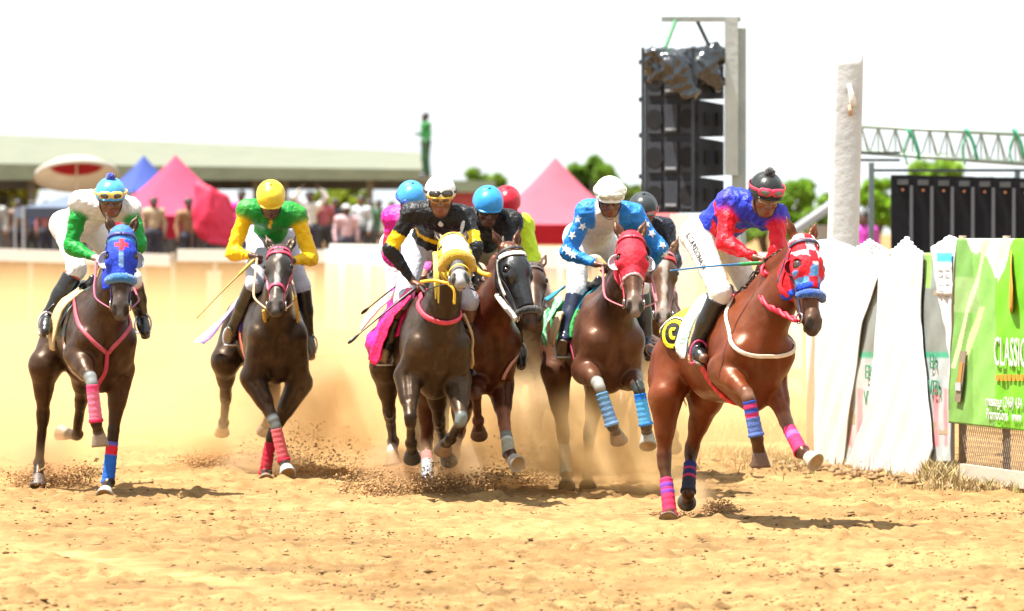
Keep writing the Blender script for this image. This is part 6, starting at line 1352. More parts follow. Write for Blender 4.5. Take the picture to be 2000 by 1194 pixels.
# ------------------------------------------------------------ grandstand roof, canopies, umbrella
st = thing('grandstand', 'open grandstand with a long pale olive roof on the left', 'grandstand', (-9, 160, .95))
def quadbox(mb, pts, th, col):
    p = np.array(pts, float); n = nrm(np.cross(p[1] - p[0], p[3] - p[0])); q = p - n * th; mb.add(np.vstack([p, q]), [(0, 1, 2, 3), (7, 6, 5, 4), (0, 4, 5, 1), (1, 5, 6, 2), (2, 6, 7, 3), (3, 7, 4, 0)], col)
mb = MB(); m_roof = mat('roof_sheet', None, rough=.6, var=.14, vscale=1.5, bump=.3, bscale=5, bstretch=(1, 6, 1))
quadbox(mb, [P(-120, 325, 158), P(833, 335, 158), P(838, 299, 170), P(-120, 258, 170)], .12, (.19, .20, .13)); mb.build('roof', m_roof, st, usecol=True)
mb = MB(); quadbox(mb, [P(-120, 352, 157.8), P(834, 352, 157.8), P(834, 331, 157.8), P(-120, 318, 157.8)], .08, (.28, .31, .19)); mb.build('fascia', m_roof, st, usecol=True)
for px in (-40, 62, 265, 330, 500, 556, 722, 828):
    q = P(px, 400, 159); mb = MB(); mb.box((q[0], q[1], 2.15), (.18, .18, 2.5), col=(.22, .22, .17)); mb.build('column', m_paint, st, usecol=True)
mb = MB(); a_, b_ = P(-120, 400, 168), P(540, 400, 168); mb.box(((a_[0] + b_[0]) / 2, 168, 1.75), (b_[0] - a_[0], .15, 1.6), col=(.30, .24, .18)); mb.build('back_wall', m_paint, st, usecol=True)
mb = MB(); a_, b_ = P(-120, 400, 168), P(840, 400, 168); mb.box(((a_[0] + b_[0]) / 2, 168, 3.35), (b_[0] - a_[0], .2, .5), col=(.12, .12, .10)); mb.build('shade_strip', m_paint, st, usecol=True)  # dark strip standing in for the shade beneath the roof
sc_ = thing('scaffold_deck', 'small scaffold platform at the right end of the grandstand roof', 'platform', P(836, 400, 156) * (1, 1, 0) + (0, 0, .95)); q = P(834, 400, 156); mb = MB(); mb.box((q[0], q[1], 3.32), (.5, .6, .08), col=(.2, .2, .15)); mb.build('deck', m_paint, sc_, usecol=True)
for sx in (-1, 1):
    mb = MB(); mb.tube([(q[0] + sx * .2, q[1], .9), (q[0] + sx * .2, q[1], 3.3)], .03, 8, (.15, .16, .12)); mb.build('leg', m_paint, sc_, usecol=True)
m_tent = mat('canopy_fabric', None, rough=.75, spec=.3, var=.08, vscale=2, bump=.3, bscale=3)
_t = m_tent.node_tree; _b = _t.nodes['Principled BSDF']; _tr = _t.nodes.new('ShaderNodeBsdfTranslucent'); _mx = _t.nodes.new('ShaderNodeMixShader'); _mx.inputs[0].default_value = .4
_t.links.new(_b.inputs['Base Color'].links[0].from_socket, _tr.inputs['Color']); _t.links.new(_b.outputs[0], _mx.inputs[1]); _t.links.new(_tr.outputs[0], _mx.inputs[2]); _t.links.new(_mx.outputs[0], _t.nodes['Material Output'].inputs['Surface'])
def canopy(px, Y, hw, zp, ze, val, c1, c2, label, rot=12, zg=.95, dy=1.0):
    c = P(px, 450, Y); T = thing('canopy_tent', label, 'canopy tent', (c[0], Y, zg), 'pop-up canopy tents behind the track'); a = R(rot); N = 12; cor = []
    for k in range(4): an = a + math.pi / 4 + k * math.pi / 2; cor.append(np.array((c[0] + math.cos(an) * hw * 1.414, Y + math.sin(an) * hw * 1.414, ze)))
    pk = np.array((c[0], Y, zp)); V, Fc, K = [], [], []
    for k in range(4):
        A, B = cor[k], cor[(k + 1) % 4]; s0 = len(V)
        for j in range(N + 1):
            v = j / N
            for i in range(N + 1): u_ = i / N; e = lerp(A, B, u_); q = lerp(pk, e, v); q = q - np.array((0, 0, .22 * (zp - ze) * math.sin(math.pi * v) * (1 - .35 * math.sin(math.pi * u_)))); V.append(q); K.append(c1)
        Fc += [(s0 + j * (N + 1) + i, s0 + (j + 1) * (N + 1) + i, s0 + (j + 1) * (N + 1) + i + 1, s0 + j * (N + 1) + i + 1) for j in range(N) for i in range(N)]
    n_ = len(V); V2 = V + [q - np.array((0, 0, .02)) for q in V]; Fc = Fc + [tuple(x + n_ for x in f[::-1]) for f in Fc]; mesh('roof', np.array(V2), Fc, m_tent, T, col=np.array(K + K))
    mb = MB()
    for k in range(4):
        A, B = cor[k], cor[(k + 1) % 4]; d = nrm(B - A); mb.box((A + B) / 2 - (0, 0, val / 2), (np.linalg.norm(B - A), .02, val), (d, np.cross(d, ZU), ZU), c2)
    mb.build('valance', m_tent, T, usecol=True)
    for k in range(4): mb = MB(); mb.box((*cor[k][:2], (ze + zg) / 2), (.05, .05, ze - zg), col=(.5, .5, .5)); mb.build('leg', m_paint, T, usecol=True)
    return T
canopy(343, 126, 1.72, 3.57, 2.22, .50, (.85, .12, .24), (.8, .03, .08), 'bright red canopy tent with a tall peak behind the first jockey', rot=20)
canopy(281, 140, .95, 3.75, 2.85, .30, (.10, .16, .58), (.08, .13, .5), 'blue canopy tent just behind and left of the red one', rot=30)
canopy(130, 138, 1.15, 2.75, 2.45, .25, (.28, .34, .46), (.24, .29, .38), 'dull blue-grey canopy tent at the far left under the parasol', rot=10)
canopy(1085, 118, 1.75, 3.42, 2.02, .42, (.85, .20, .28), (.75, .02, .04), 'pink canopy tent with a red valance behind the red-helmeted rider', rot=8)
canopy(1258, 128, 1.1, 2.75, 2.1, .3, (.75, .20, .2), (.75, .05, .06), 'small red canopy tent at the foot of the speaker tower', rot=25)
# parasol
um = thing('parasol', 'red parasol with a broad white rim tilted towards the track', 'parasol', P(150, 450, 112) * (1, 1, 0) + (0, 0, .95)); cc = P(150, 338, 112); nrmU = nrm((-.05, .36, 1)); e1 = np.array((1, 0, 0)) - nrmU * nrmU[0]; e1 = nrm(e1); e2 = np.cross(nrmU, e1); V, K = [], []; rg = [(0, .30, 0), (.25, .27, 0), (.5, .18, 0), (.56, .16, 1), (.82, .0, 1), (.84, -.10, 1), (.82, -.11, 1), (.80, -.02, 1), (.55, .13, 1), (.48, .15, 0), (.0, .26, 0)]; seg = 32
for r_, h_, kd in rg:
    for k in range(seg): a = 2 * math.pi * k / seg; V.append(cc + e1 * math.cos(a) * r_ + e2 * math.sin(a) * r_ + nrmU * h_); K.append((.45, .02, .06) if kd == 0 else (.78, .74, .66))
mesh('shade', np.array(V), [(i * seg + k, i * seg + (k + 1) % seg, (i + 1) * seg + (k + 1) % seg, (i + 1) * seg + k) for i in range(len(rg) - 1) for k in range(seg)], m_tent, um, col=np.array(K))
mb = MB(); mb.tube([cc + nrmU * .25, (cc[0], 112.1, .95)], .02, 8, (.5, .5, .5)); mb.build('pole', m_paint, um, usecol=True)
# small hut
ht = thing('hut', 'small green-roofed hut with a red wall far behind the white helmet', 'hut', P(905, 450, 170) * (1, 1, 0) + (0, 0, .95)); mb = MB(); q = P(905, 400, 170); mb.box((q[0], q[1], 2.1), (1.6, 1.5, 2.0), col=(.55, .08, .10)); mb.build('wall', m_paint, ht, usecol=True); mb = MB(); mb.box((q[0], q[1] - .1, 3.2), (1.9, 2, .35), col=(.35, .42, .26)); mb.build('roof', m_roof, ht, usecol=True)
sh = thing('shed', 'grey lean-to shed with a steep roof edge beside the thick pole', 'shed', P(1600, 450, 110) * (1, 1, 0) + (0, 0, 0)); mb = MB(); quadbox(mb, [P(1545, 452, 108), P(1660, 372, 108), P(1662, 362, 112), P(1548, 442, 112)], .12, (.34, .35, .36)); mb.build('roof', m_roof, sh, usecol=True); mb = MB(); q = P(1625, 450, 110); mb.box((q[0], q[1] + 1, 1.0), (.75, 1.5, 2.0), col=(.4, .4, .4)); mb.build('wall', m_paint, sh, usecol=True)

# ------------------------------------------------------------ speaker tower, truss and screen
tw = thing('speaker_tower', 'concrete column holding a hanging stack of black loudspeakers', 'tower', P(1432, 450, 62) * (1, 1, 0)); mb = MB(); q0, q1 = P(1428, 38, 62), P(1455, 38, 62)
mb.box(((P(1432, 38, 62)[0] + P(1418, 38, 62)[0]) / 2 + .02, 62.0, P(1, 188, 62)[2]), (.14, .14, P(1, 36, 62)[2] - P(1, 345, 62)[2]), col=(.38, .42, .41)); mb.build('front_plate', m_conc, tw, usecol=True)
mb = MB(); zt = P(1, 55, 62)[2]; xx_ = P(1444, 50, 62)[0]; mb.box((xx_, 62.1, zt / 2), (.15, .16, zt), col=(.27, .32, .31)); mb.build('column', m_conc, tw, usecol=True)
mb = MB(); a_, b_ = P(1292, 40, 62), P(1446, 36, 62); mb.box((a_ + b_) / 2, (b_[0] - a_[0], .12, .05), col=(.25, .28, .26)); mb.build('arm', m_paint, tw, usecol=True)
mb = MB(); mb.tube([P(1362, 42, 62), P(1386, 92, 62)], .02, 8, (.03, .04, .04)); mb.build('brace', m_paint, tw, usecol=True); mb = MB(); mb.tube([P(1320, 40, 61.9), P(1300, 92, 61.9)], .022, 6, (.12, .42, .20)); mb.build('hanging_strap', m_paint, tw, usecol=True)
m_blk = mat('speaker_black', None, rough=.8, spec=.2, var=.2, vscale=8, bump=.1, bscale=20); aa = R(38); ex = np.array((math.cos(aa), math.sin(aa), 0)); ey = np.array((-math.sin(aa), math.cos(aa), 0))
spl = ['top loudspeaker cabinet half covered by the black plastic bag', 'second loudspeaker cabinet from the top of the stack', 'third loudspeaker cabinet from the top of the stack', 'lowest loudspeaker cabinet, just above the pink canopy and jockey caps']
for i, (ya, yb) in enumerate(((112, 196), (196, 269), (269, 346), (346, 416))):
    c = P(1338, (ya + yb) / 2, 62); hgt = (yb - ya) / F * 62; T = thing('loudspeaker', spl[i], 'loudspeaker', (c[0], c[1], c[2] - hgt / 2), 'black loudspeakers of the hanging stack'); tl = .06; exx = nrm(ex); 
    A_ = (nrm(np.array((math.cos(-R(30)), math.sin(-R(30)), 0))), nrm(np.array((math.sin(R(30)), math.cos(R(30)), 0))), np.array((0, 0, 1.0)))
    fx, fy = A_[0], -A_[1]     # front faces the camera-left
    cen = c + np.array((.0, .25, 0)); W_, D_ = .66, .62
    # body: tapered cabinet
    xa = np.array((math.cos(R(28)), -math.sin(R(28)), 0)); ya_ = np.array((math.sin(R(28)), math.cos(R(28)), 0))
    f0 = [cen + xa * sx * W_ / 2 - ya_ * D_ / 2 + ZU * sz * hgt / 2 for sx, sz in ((-1, -1), (1, -1), (1, 1), (-1, 1))]; b0 = [cen + xa * sx * W_ / 2 + ya_ * D_ / 2 + ZU * (sz * hgt / 2 * .86 - .01) for sx, sz in ((-1, -1), (1, -1), (1, 1), (-1, 1))]
    f0 = [p_ * 1 for p_ in f0]; mb = MB(); mb.add(f0 + b0, [(0, 1, 2, 3), (7, 6, 5, 4), (0, 4, 5, 1), (1, 5, 6, 2), (2, 6, 7, 3), (3, 7, 4, 0)], (.035, .04, .05)); mb.build('cabinet', m_blk, T, usecol=True)
    mb = MB(); fc_ = cen - ya_ * (D_ / 2 + .012)
    for sx in (-.2, 0, .2): 
        mb.box(fc_ + xa * sx, (.16, .02, hgt * .78), (xa, ya_, ZU), (.055, .06, .075))
    mb.build('grille', m_blk, T, usecol=True)
    for sx in (-.2, .2):
        mb = MB(); cc_ = fc_ + xa * sx - ya_ * .016; mb.tube([cc_, cc_ + ya_ * .01], [hgt * .26, hgt * .2], 18, (.02, .02, .022)); mb.build('driver', m_blk, T, usecol=True)
    mb = MB(); mb.box(fc_ - ya_ * .014 - ZU * hgt * .28, (.13, .012, .03), (xa, ya_, ZU), (.35, .37, .4)); mb.build('badge', m_blk, T, usecol=True)
    sd_ = cen + xa * (W_ / 2 + .01)
    for sy in (-.14, .16): mb = MB(); mb.box(sd_ + ya_ * sy, (.02, .10, hgt * .34), (xa, ya_, ZU), (.02, .02, .022)); mb.build('handle', m_blk, T, usecol=True)
mb = MB()
for px, dz in ((1256, 0), (1354, -.1)): mb.box((P(px, 250, 61.55)[0], 61.62, P(1, 255, 62)[2]), (.035, .03, 1.78), col=(.06, .07, .085))
for yy_ in (122, 195, 265, 345, 412): mb.box((P(1252, yy_, 61.55)[0], 61.55, P(1, yy_, 61.6)[2]), (.05, .05, .05), col=(.08, .1, .12))
mb.build('rigging_bar', m_blk, tw, usecol=True)
bg_ = Sdf(); bc = P(1338, 138, 61.9); bg_.cone(bc + (-.33, -.1, .14), bc + (.34, .1, .16), .14, .13, k=.05); bg_.cone(bc + (-.3, -.1, .0), bc + (-.34, -.05, -.08), .14, .08, k=.08); bg_.cone(bc + (-.1, -.15, .05), bc + (.05, -.2, -.22), .2, .14, k=.06); bg_.cone(bc + (.2, 0, .0), bc + (.33, .05, -.12), .18, .12, k=.06); V, Q = bg_.surf(.02); V = wrinkle(V, Q, .045, 9, 5); V = wrinkle(V, Q, .02, 22, 6); tag(mesh('plastic_bag', V, Q, mat('black_plastic', None, rough=.25, spec=.7, var=.1, coat=.3, bump=.6, bscale=8, bdetail=2), base=bc, col=np.tile((.02, .026, .034), (len(V), 1))), 'shiny crumpled black plastic sheet wrapped over the top loudspeaker', 'plastic sheet')
mb = MB(); q = P(1328, 448, 60); mb.box((q[0], q[1], 1.0), (.19, .19, 2.15), col=(.74, .76, .74)); tag(mb.build('white_post', m_paint, None, usecol=True), 'white square post below the loudspeakers, behind the leading jockey\'s back', 'post')
# truss
m_tr = mat('truss_alloy', None, rough=.45, metal=.2, var=.1); tr = thing('truss', 'light lattice truss with green straps spanning the top right', 'truss', P(1700, 450, 66) * (1, 1, 0)); TA, TB = P(1682, 247, 66), P(2050, 266, 66); UA, UB = P(1682, 298, 66), P(2050, 324, 66); cth = (.38, .46, .38)
for nm, A, B in (('top_chord', TA, TB), ('bottom_chord', UA, UB), ('rear_chord', UA + (0, .3, .02), UB + (0, .3, .02))): mb = MB(); mb.tube([A, B], .022, 8, cth if nm != 'bottom_chord' else (.24, .29, .24)); mb.build(nm, m_tr, tr, smooth=True, usecol=True)
mb = MB(); nb = 11
for i in range(nb):
    a_, b_ = lerp(TA, TB, i / nb), lerp(UA, UB, (i + .5) / nb); c_ = lerp(TA, TB, (i + 1) / nb); mb.tube([a_, b_], .010, 6, cth); mb.tube([b_, c_], .010, 6, cth); mb.tube([a_, a_ - TA + UA], .010, 6, cth); mb.tube([a_, b_ + (0, .3, 0)], .008, 6, cth)
mb.build('lacing', m_tr, tr, usecol=True)
for px in (1772, 1885, 1978):
    mb = MB(); mb.tube(spline([P(px, 252, 65.9), P(px + 14, 275, 65.9), P(px + 24, 312, 65.9)], 8), .022, 6, (.05, .36, .18)); mb.tube(spline([P(px + 8, 254, 65.9), P(px - 6, 290, 65.9), P(px, 322, 65.9)], 8), .012, 6, (.10, .42, .22)); mb.build('strap', m_cloth, tr, smooth=True, usecol=True)
gs = thing('stage_screen', 'row of tall black panels on a grey steel stand under the truss', 'stage screen', P(1703, 450, 64) * (1, 1, 0)); 
mb = MB(); q = P(1702, 318, 64); mb.box((q[0], 64, q[2] / 2), (.06, .06, q[2]), col=(.18, .24, .26)); mb.build('upright', m_tr, gs, usecol=True); mb = MB(); q = P(1990, 330, 64); mb.box((q[0], 64.2, q[2] / 2), (.06, .06, q[2]), col=(.18, .24, .26)); mb.build('upright', m_tr, gs, usecol=True)
for (xa_, xb_, yy_) in ((1676, 1758, 299), (1676, 1758, 313), (1702, 2040, 331)): mb = MB(); a_, b_ = P(xa_, yy_, 64), P(xb_, yy_ + (4 if yy_ == 331 else 0), 64); mb.box((a_ + b_) / 2, (b_[0] - a_[0], .04, .03), col=(.07, .09, .09)); mb.build('crossbar', m_tr, gs, usecol=True)
for i in range(7):
    x_ = 1766 + 40 * i; c = P(x_, 0, 63.8); z1_ = P(1, 342 + i, 63.8)[2]; z0_ = 1.35
    mb = MB(); mb.box((c[0] - .03, c[1], (z0_ + z1_) / 2), (.236, .10, z1_ - z0_), col=(.012, .013, .018)); T = mb.build('panel', m_blk, gs, usecol=True)
    mb = MB(); mb.box((c[0] + .075, c[1] - .03, (z0_ + z1_) / 2 - .06), (.035, .08, z1_ - z0_ - .12), col=(.16, .17, .2)); mb.build('edge_strip', m_tr, T, usecol=True)
    mb = MB(); q = P(x_ - 3, 371 + i, 63.7); mb.tube([q, q + (0, -.02, 0)], .014, 10, (.5, .2, .1)); mb.build('lamp', m_shell, T, usecol=True)
    mb = MB(); mb.box((c[0] - .02, c[1] - .06, z1_ - .08), (.12, .03, .06), col=(.12, .13, .14)); mb.build('clamp', m_blk, T, usecol=True)

# ------------------------------------------------------------ trees
m_leaf = mat('foliage', None, rough=.6, spec=.3, var=.3, vscale=1.2)
_t = m_leaf.node_tree; _b = _t.nodes['Principled BSDF']; _tr = _t.nodes.new('ShaderNodeBsdfTranslucent'); _mx = _t.nodes.new('ShaderNodeMixShader'); _mx.inputs[0].default_value = .5
_t.links.new(_b.inputs['Base Color'].links[0].from_socket, _tr.inputs['Color']); _t.links.new(_b.outputs[0], _mx.inputs[1]); _t.links.new(_tr.outputs[0], _mx.inputs[2]); _t.links.new(_mx.outputs[0], _t.nodes['Material Output'].inputs['Surface']); m_bark = mat('bark', (.12, .09, .06), rough=.9, var=.3, vscale=6, bump=.5, bscale=12)
def tree(px, top, wpx, Y, label, seed, col=(.10, .17, .02), zg=0.0, n=3200):
    r = np.random.default_rng(seed); c = P(px, 450, Y); H_ = P(px, top, Y)[2] - zg; rw = wpx / F * Y / 2; T = thing('tree', label, 'tree', (c[0], Y, zg), 'trees far behind the racetrack'); mb = MB(); b0 = np.array((c[0], Y, zg - .1)); cr_ = np.array((c[0], Y, zg + H_ * .62))
    mb.tube(spline([b0, lerp(b0, cr_, .5) + r.normal(size=3) * .1, cr_], 8), np.linspace(.16, .07, 8), 8); cl = []
    for i in range(20):
        a = r.uniform(0, 6.28); e = r.uniform(-.35, 1); q = cr_ + np.array((math.cos(a) * rw * .72 * math.cos(e * .9), math.sin(a) * rw * .72 * math.cos(e * .9), e * H_ * .32)); cl.append((q, rw * r.uniform(.12, .40))); mb.tube(spline([lerp(b0, cr_, r.uniform(.5, .95)), lerp(cr_, q, .6) + r.normal(size=3) * .1, q], 6), np.linspace(.06, .015, 6), 5)
    mb.build('trunk', m_bark, T, smooth=True); ci = r.integers(0, 20, n); cp = np.array([k[0] for k in cl])[ci]; cr2 = np.array([k[1] for k in cl])[ci]; d = r.normal(size=(n, 3)); d /= np.linalg.norm(d, axis=1)[:, None]; p = cp + d * (cr2 * r.random(n) ** .4)[:, None] * (1, 1, .8)
    s_ = (.10 + .14 * r.random(n))[:, None] * (Y / 200); u_ = r.normal(size=(n, 3)); u_ /= np.linalg.norm(u_, axis=1)[:, None]; v_ = np.cross(u_, r.normal(size=(n, 3))); v_ /= np.linalg.norm(v_, axis=1)[:, None]
    V = np.stack([p - u_ * s_, p + v_ * s_ * .6, p + u_ * s_, p - v_ * s_ * .6], 1).reshape(-1, 3); K = np.repeat(np.array(col)[None] * 2.1 * (r.uniform(.6, 1.5, (n, 1))), 4, 0); mesh('crown', V, np.arange(4 * n).reshape(-1, 4), m_leaf, T, col=K, smooth=False)
for i, (px, top, wp, Y, lb, cl_) in enumerate([
    (945, 330, 120, 230, 'low green tree behind the hut, between the white and sky blue helmets', (.11, .18, .02)), (1150, 298, 120, 220, 'tallest green tree rising behind the pink canopy peak', (.10, .18, .02)), (1222, 335, 110, 215, 'green tree between the pink canopy and the loudspeakers', (.12, .17, .025)),
    (1548, 340, 110, 200, 'bright green tree just right of the leading jockey\'s helmet', (.13, .24, .02)), (1612, 372, 80, 190, 'small bushy tree behind the foot of the thick pole', (.11, .19, .02)), (1712, 340, 90, 180, 'leafy tree seen between the thick pole and the black panels', (.15, .27, .02)),
    (1830, 308, 150, 185, 'tree crown showing over the black panels through the truss', (.15, .25, .03)), (1490, 385, 90, 210, 'dark bushy tree hidden behind the leading jockey\'s helmet', (.10, .17, .02)), (15, 335, 150, 190, 'olive tree at the left edge seen under the grandstand roof', (.20, .20, .02)),
    (690, 352, 90, 195, 'yellow-green bush under the right end of the grandstand roof', (.16, .20, .02)), (640, 360, 70, 200, 'small tree between two spectators under the grandstand roof', (.15, .19, .02)), (1420, 400, 80, 205, 'low tree behind the speaker tower foot', (.10, .17, .02))]):
    tree(px, top, wp, Y, lb, 20 + i, cl_)

# ------------------------------------------------------------ spectators
def standing(px, Y, z, h, yaw=0, arms=('down', 'down')):
    k = h / 1.72; c = P(px, 450, Y); b = np.array((c[0], Y, z)); f = np.array((math.sin(R(yaw)), -math.cos(R(yaw)), 0)); l = np.array((math.cos(R(yaw)), math.sin(R(yaw)), 0)); Q = lambda x, y, zz: b + (l * x + f * y) * k + ZU * zz * k; J = {}
    J['pel'] = Q(0, 0, .95); J['neck'] = Q(0, .0, 1.42); J['head'] = Q(0, .02, 1.60); J['hu'] = ZU; J['face'] = f; J['hunch'] = 0.0
    for d, s_ in (('r', -1), ('l', 1)):
        J['s' + d] = Q(s_ * .18, 0, 1.40); J['h' + d] = Q(s_ * .09, 0, .93); J['k' + d] = Q(s_ * .11, .02, .50); J['a' + d] = Q(s_ * .12, -.02, .09); J['t' + d] = Q(s_ * .13, .1, .05); m_ = arms[0 if d == 'r' else 1]
        if m_ == 'down': J['e' + d] = Q(s_ * .24, -.02, 1.13); J['w' + d] = Q(s_ * .24, .08, .90)
        elif m_ == 'up': J['e' + d] = Q(s_ * .34, .04, 1.58); J['w' + d] = Q(s_ * .20, .08, 1.76)
        else: J['e' + d] = Q(s_ * .26, .02, 1.14); J['w' + d] = Q(s_ * .10, .22, 1.16)
        J['curl'] = .5
    return J, b
SG = 'spectators standing behind the rail'
def spec(px, Y, z, h, label, shirt, pants=(.05, .05, .07), skin=SK2, yaw=0, arms=('down', 'down'), hat=None, sleeves='long', seed=0):
    J, b = standing(px, Y, z, h, yaw, arms); T, s_ = make_person(J, label, b, SG, skin=skin, shirt=shirt, pants=pants, boot_top=.95, shoes=(.03, .03, .03), vox=.014, gvox=.02, sleeves=sleeves, seed=seed, loose=.02, ploose=.02)
    h_, hu, hf = J['head'], J['hu'], J['face']; g = Sdf(); g.ball(h_ + hu * .035 - hf * .012, .103, k=.02)
    def cl(f, X): q = X - h_; return np.maximum(f, .035 - q @ hu + .5 * np.clip(q @ hf, -1, .0) * 1.0)
    V, Q = g.surf(.014, cl); mesh('cap' if hat is not None else 'hair', V, Q, m_cloth if hat is not None else m_hair, T, col=np.tile(hat if hat is not None else (.012, .01, .01), (len(V), 1)))
    if hat is not None:
        g = Sdf(); g.cone(h_ + hf * .1 + hu * .06, h_ + hf * .13 + hu * .05, .07, .06, flat=hu, q=.2); V, Q = g.surf(.01); mesh('cap_peak', V, Q, m_cloth, T, col=np.tile(hat, (len(V), 1)))
    return J
spec(832, 156, 3.36, 1.76, 'man in a green shirt standing high at the right end of the grandstand roof', (.03, .20, .05), (.03, .10, .04), yaw=-70, arms=('fold', 'down'), seed=1)
spec(605, 123, .95, 1.80, 'spectator in a cream top with both arms raised to the head, behind the second jockey', (.70, .66, .58), yaw=6, arms=('up', 'up'), seed=2)
spec(676, 121.5, .75, 1.70, 'spectator in a pale pink shirt and grey cap left of the pink rider', (.62, .42, .44), hat=(.45, .47, .44), yaw=10, seed=3)
spec(472, 124, .95, 1.82, 'spectator in a hot pink top beside the red flag', (.78, .02, .28), yaw=-15, arms=('down', 'fold'), seed=4)
Jf = spec(368, 119.5, .80, 1.78, 'spectator in a dark top holding up a red flag in front of the red canopy', (.30, .16, .08), yaw=20, arms=('down', 'up'), seed=5)
spec(740, 150, .95, 1.75, 'dark-clothed spectator under the right end of the grandstand', (.04, .045, .05), yaw=5, seed=6)
spec(655, 152, .95, 1.8, 'spectator in black near the small tree under the roof', (.03, .03, .035), yaw=-8, seed=7)
spec(35, 140, .95, 1.7, 'spectator in brown at the far left edge under the roof', (.22, .14, .10), yaw=0, seed=8)
spec(90, 142, .95, 1.68, 'spectator in dull red beside the blue-grey canopy', (.35, .12, .10), yaw=12, seed=9)
spec(520, 151, .95, 1.72, 'spectator in maroon in the shade behind the yellow helmet', (.16, .03, .05), yaw=0, seed=10)
spec(1686, 96, .55, 1.66, 'spectator in purple between the thick pole and the steel stand', (.50, .05, .40), yaw=-10, seed=11)
spec(1010, 112, .2, 1.7, 'spectator in dark red below the pink canopy valance', (.25, .06, .06), yaw=0, seed=12)
spec(300, 122, .95, 1.65, 'spectator in tan under the red canopy', (.45, .32, .2), yaw=8, seed=13)
cr_ = np.random.default_rng(5)
for i, (px, Y, z, sh_, nm, arm) in enumerate([(-10, 139, .95, (.55, .55, .5), 'spectator in off-white cut by the left edge of the picture', 'down'), (62, 143, .95, (.05, .10, .25), 'spectator in navy just left of the dull red one', 'fold'), (118, 145, .95, (.5, .42, .10), 'spectator in mustard left of the parasol pole', 'down'), (186, 133, .95, (.12, .12, .12), 'spectator in charcoal right of the parasol pole', 'fold'),
    (222, 131, .95, (.60, .20, .12), 'spectator in orange-red between the first jockey and the red canopy', 'down'), (258, 129, .95, (.08, .22, .12), 'spectator in bottle green under the left side of the red canopy', 'fold'), (322, 133, .95, (.55, .55, .60), 'spectator in pale blue-grey in the shade of the red canopy', 'down'), (415, 132, .95, (.12, .05, .08), 'spectator in dark plum beside the flag', 'down'),
    (438, 140, .95, (.65, .60, .20), 'spectator in yellow between the flag and the hot pink top', 'down'), (505, 137, .95, (.10, .16, .34), 'spectator in blue just left of the yellow helmet', 'fold'), (572, 141, .95, (.06, .06, .07), 'spectator in black left of the raised arms', 'down'), (632, 135, .95, (.40, .10, .12), 'spectator in brick red between the raised arms and the grey cap', 'down'),
    (706, 134, .95, (.52, .56, .58), 'spectator in light grey just right of the grey cap', 'fold'), (722, 143, .95, (.08, .20, .10), 'spectator in dark green right of the light grey one', 'down'), (765, 146, .95, (.45, .40, .30), 'spectator in khaki behind the pink rider', 'down'), (545, 146, .95, (.5, .48, .44), 'spectator in beige in the shade right of the yellow helmet', 'down')]):
    spec(px, Y, z, 1.62 + .2 * cr_.random(), nm, sh_, (.04 + .2 * cr_.random(),) * 3, yaw=int(cr_.integers(-30, 30)), arms=(arm, 'down'), seed=20 + i, skin=(SK1, SK2)[i % 2])
fl = thing('flag', 'red flag drooping in front of the red canopy tent', 'flag', (Jf['wl'][0], Jf['wl'][1], 1.2)); top_ = P(385, 352, 119.3); mb = MB(); mb.tube([P(372, 505, 119.3), top_], .015, 8, (.4, .3, .2)); mb.build('staff', m_wood, fl, smooth=True, usecol=True)
flap('flag_cloth', fl, [[P(384, 352, 119.2), P(412, 366, 119), P(446, 384, 119.3)], [P(378, 405, 119.2), P(410, 415, 118.9), P(458, 430, 119.3)], [P(380, 445, 119.2), P(415, 452, 119), P(464, 462, 119.3)], [P(396, 470, 119.2), P(424, 478, 119), P(456, 486, 119.3)]], m_satin, lambda u_, v_: (.72, .04, .10), amp=.06, th=.01)
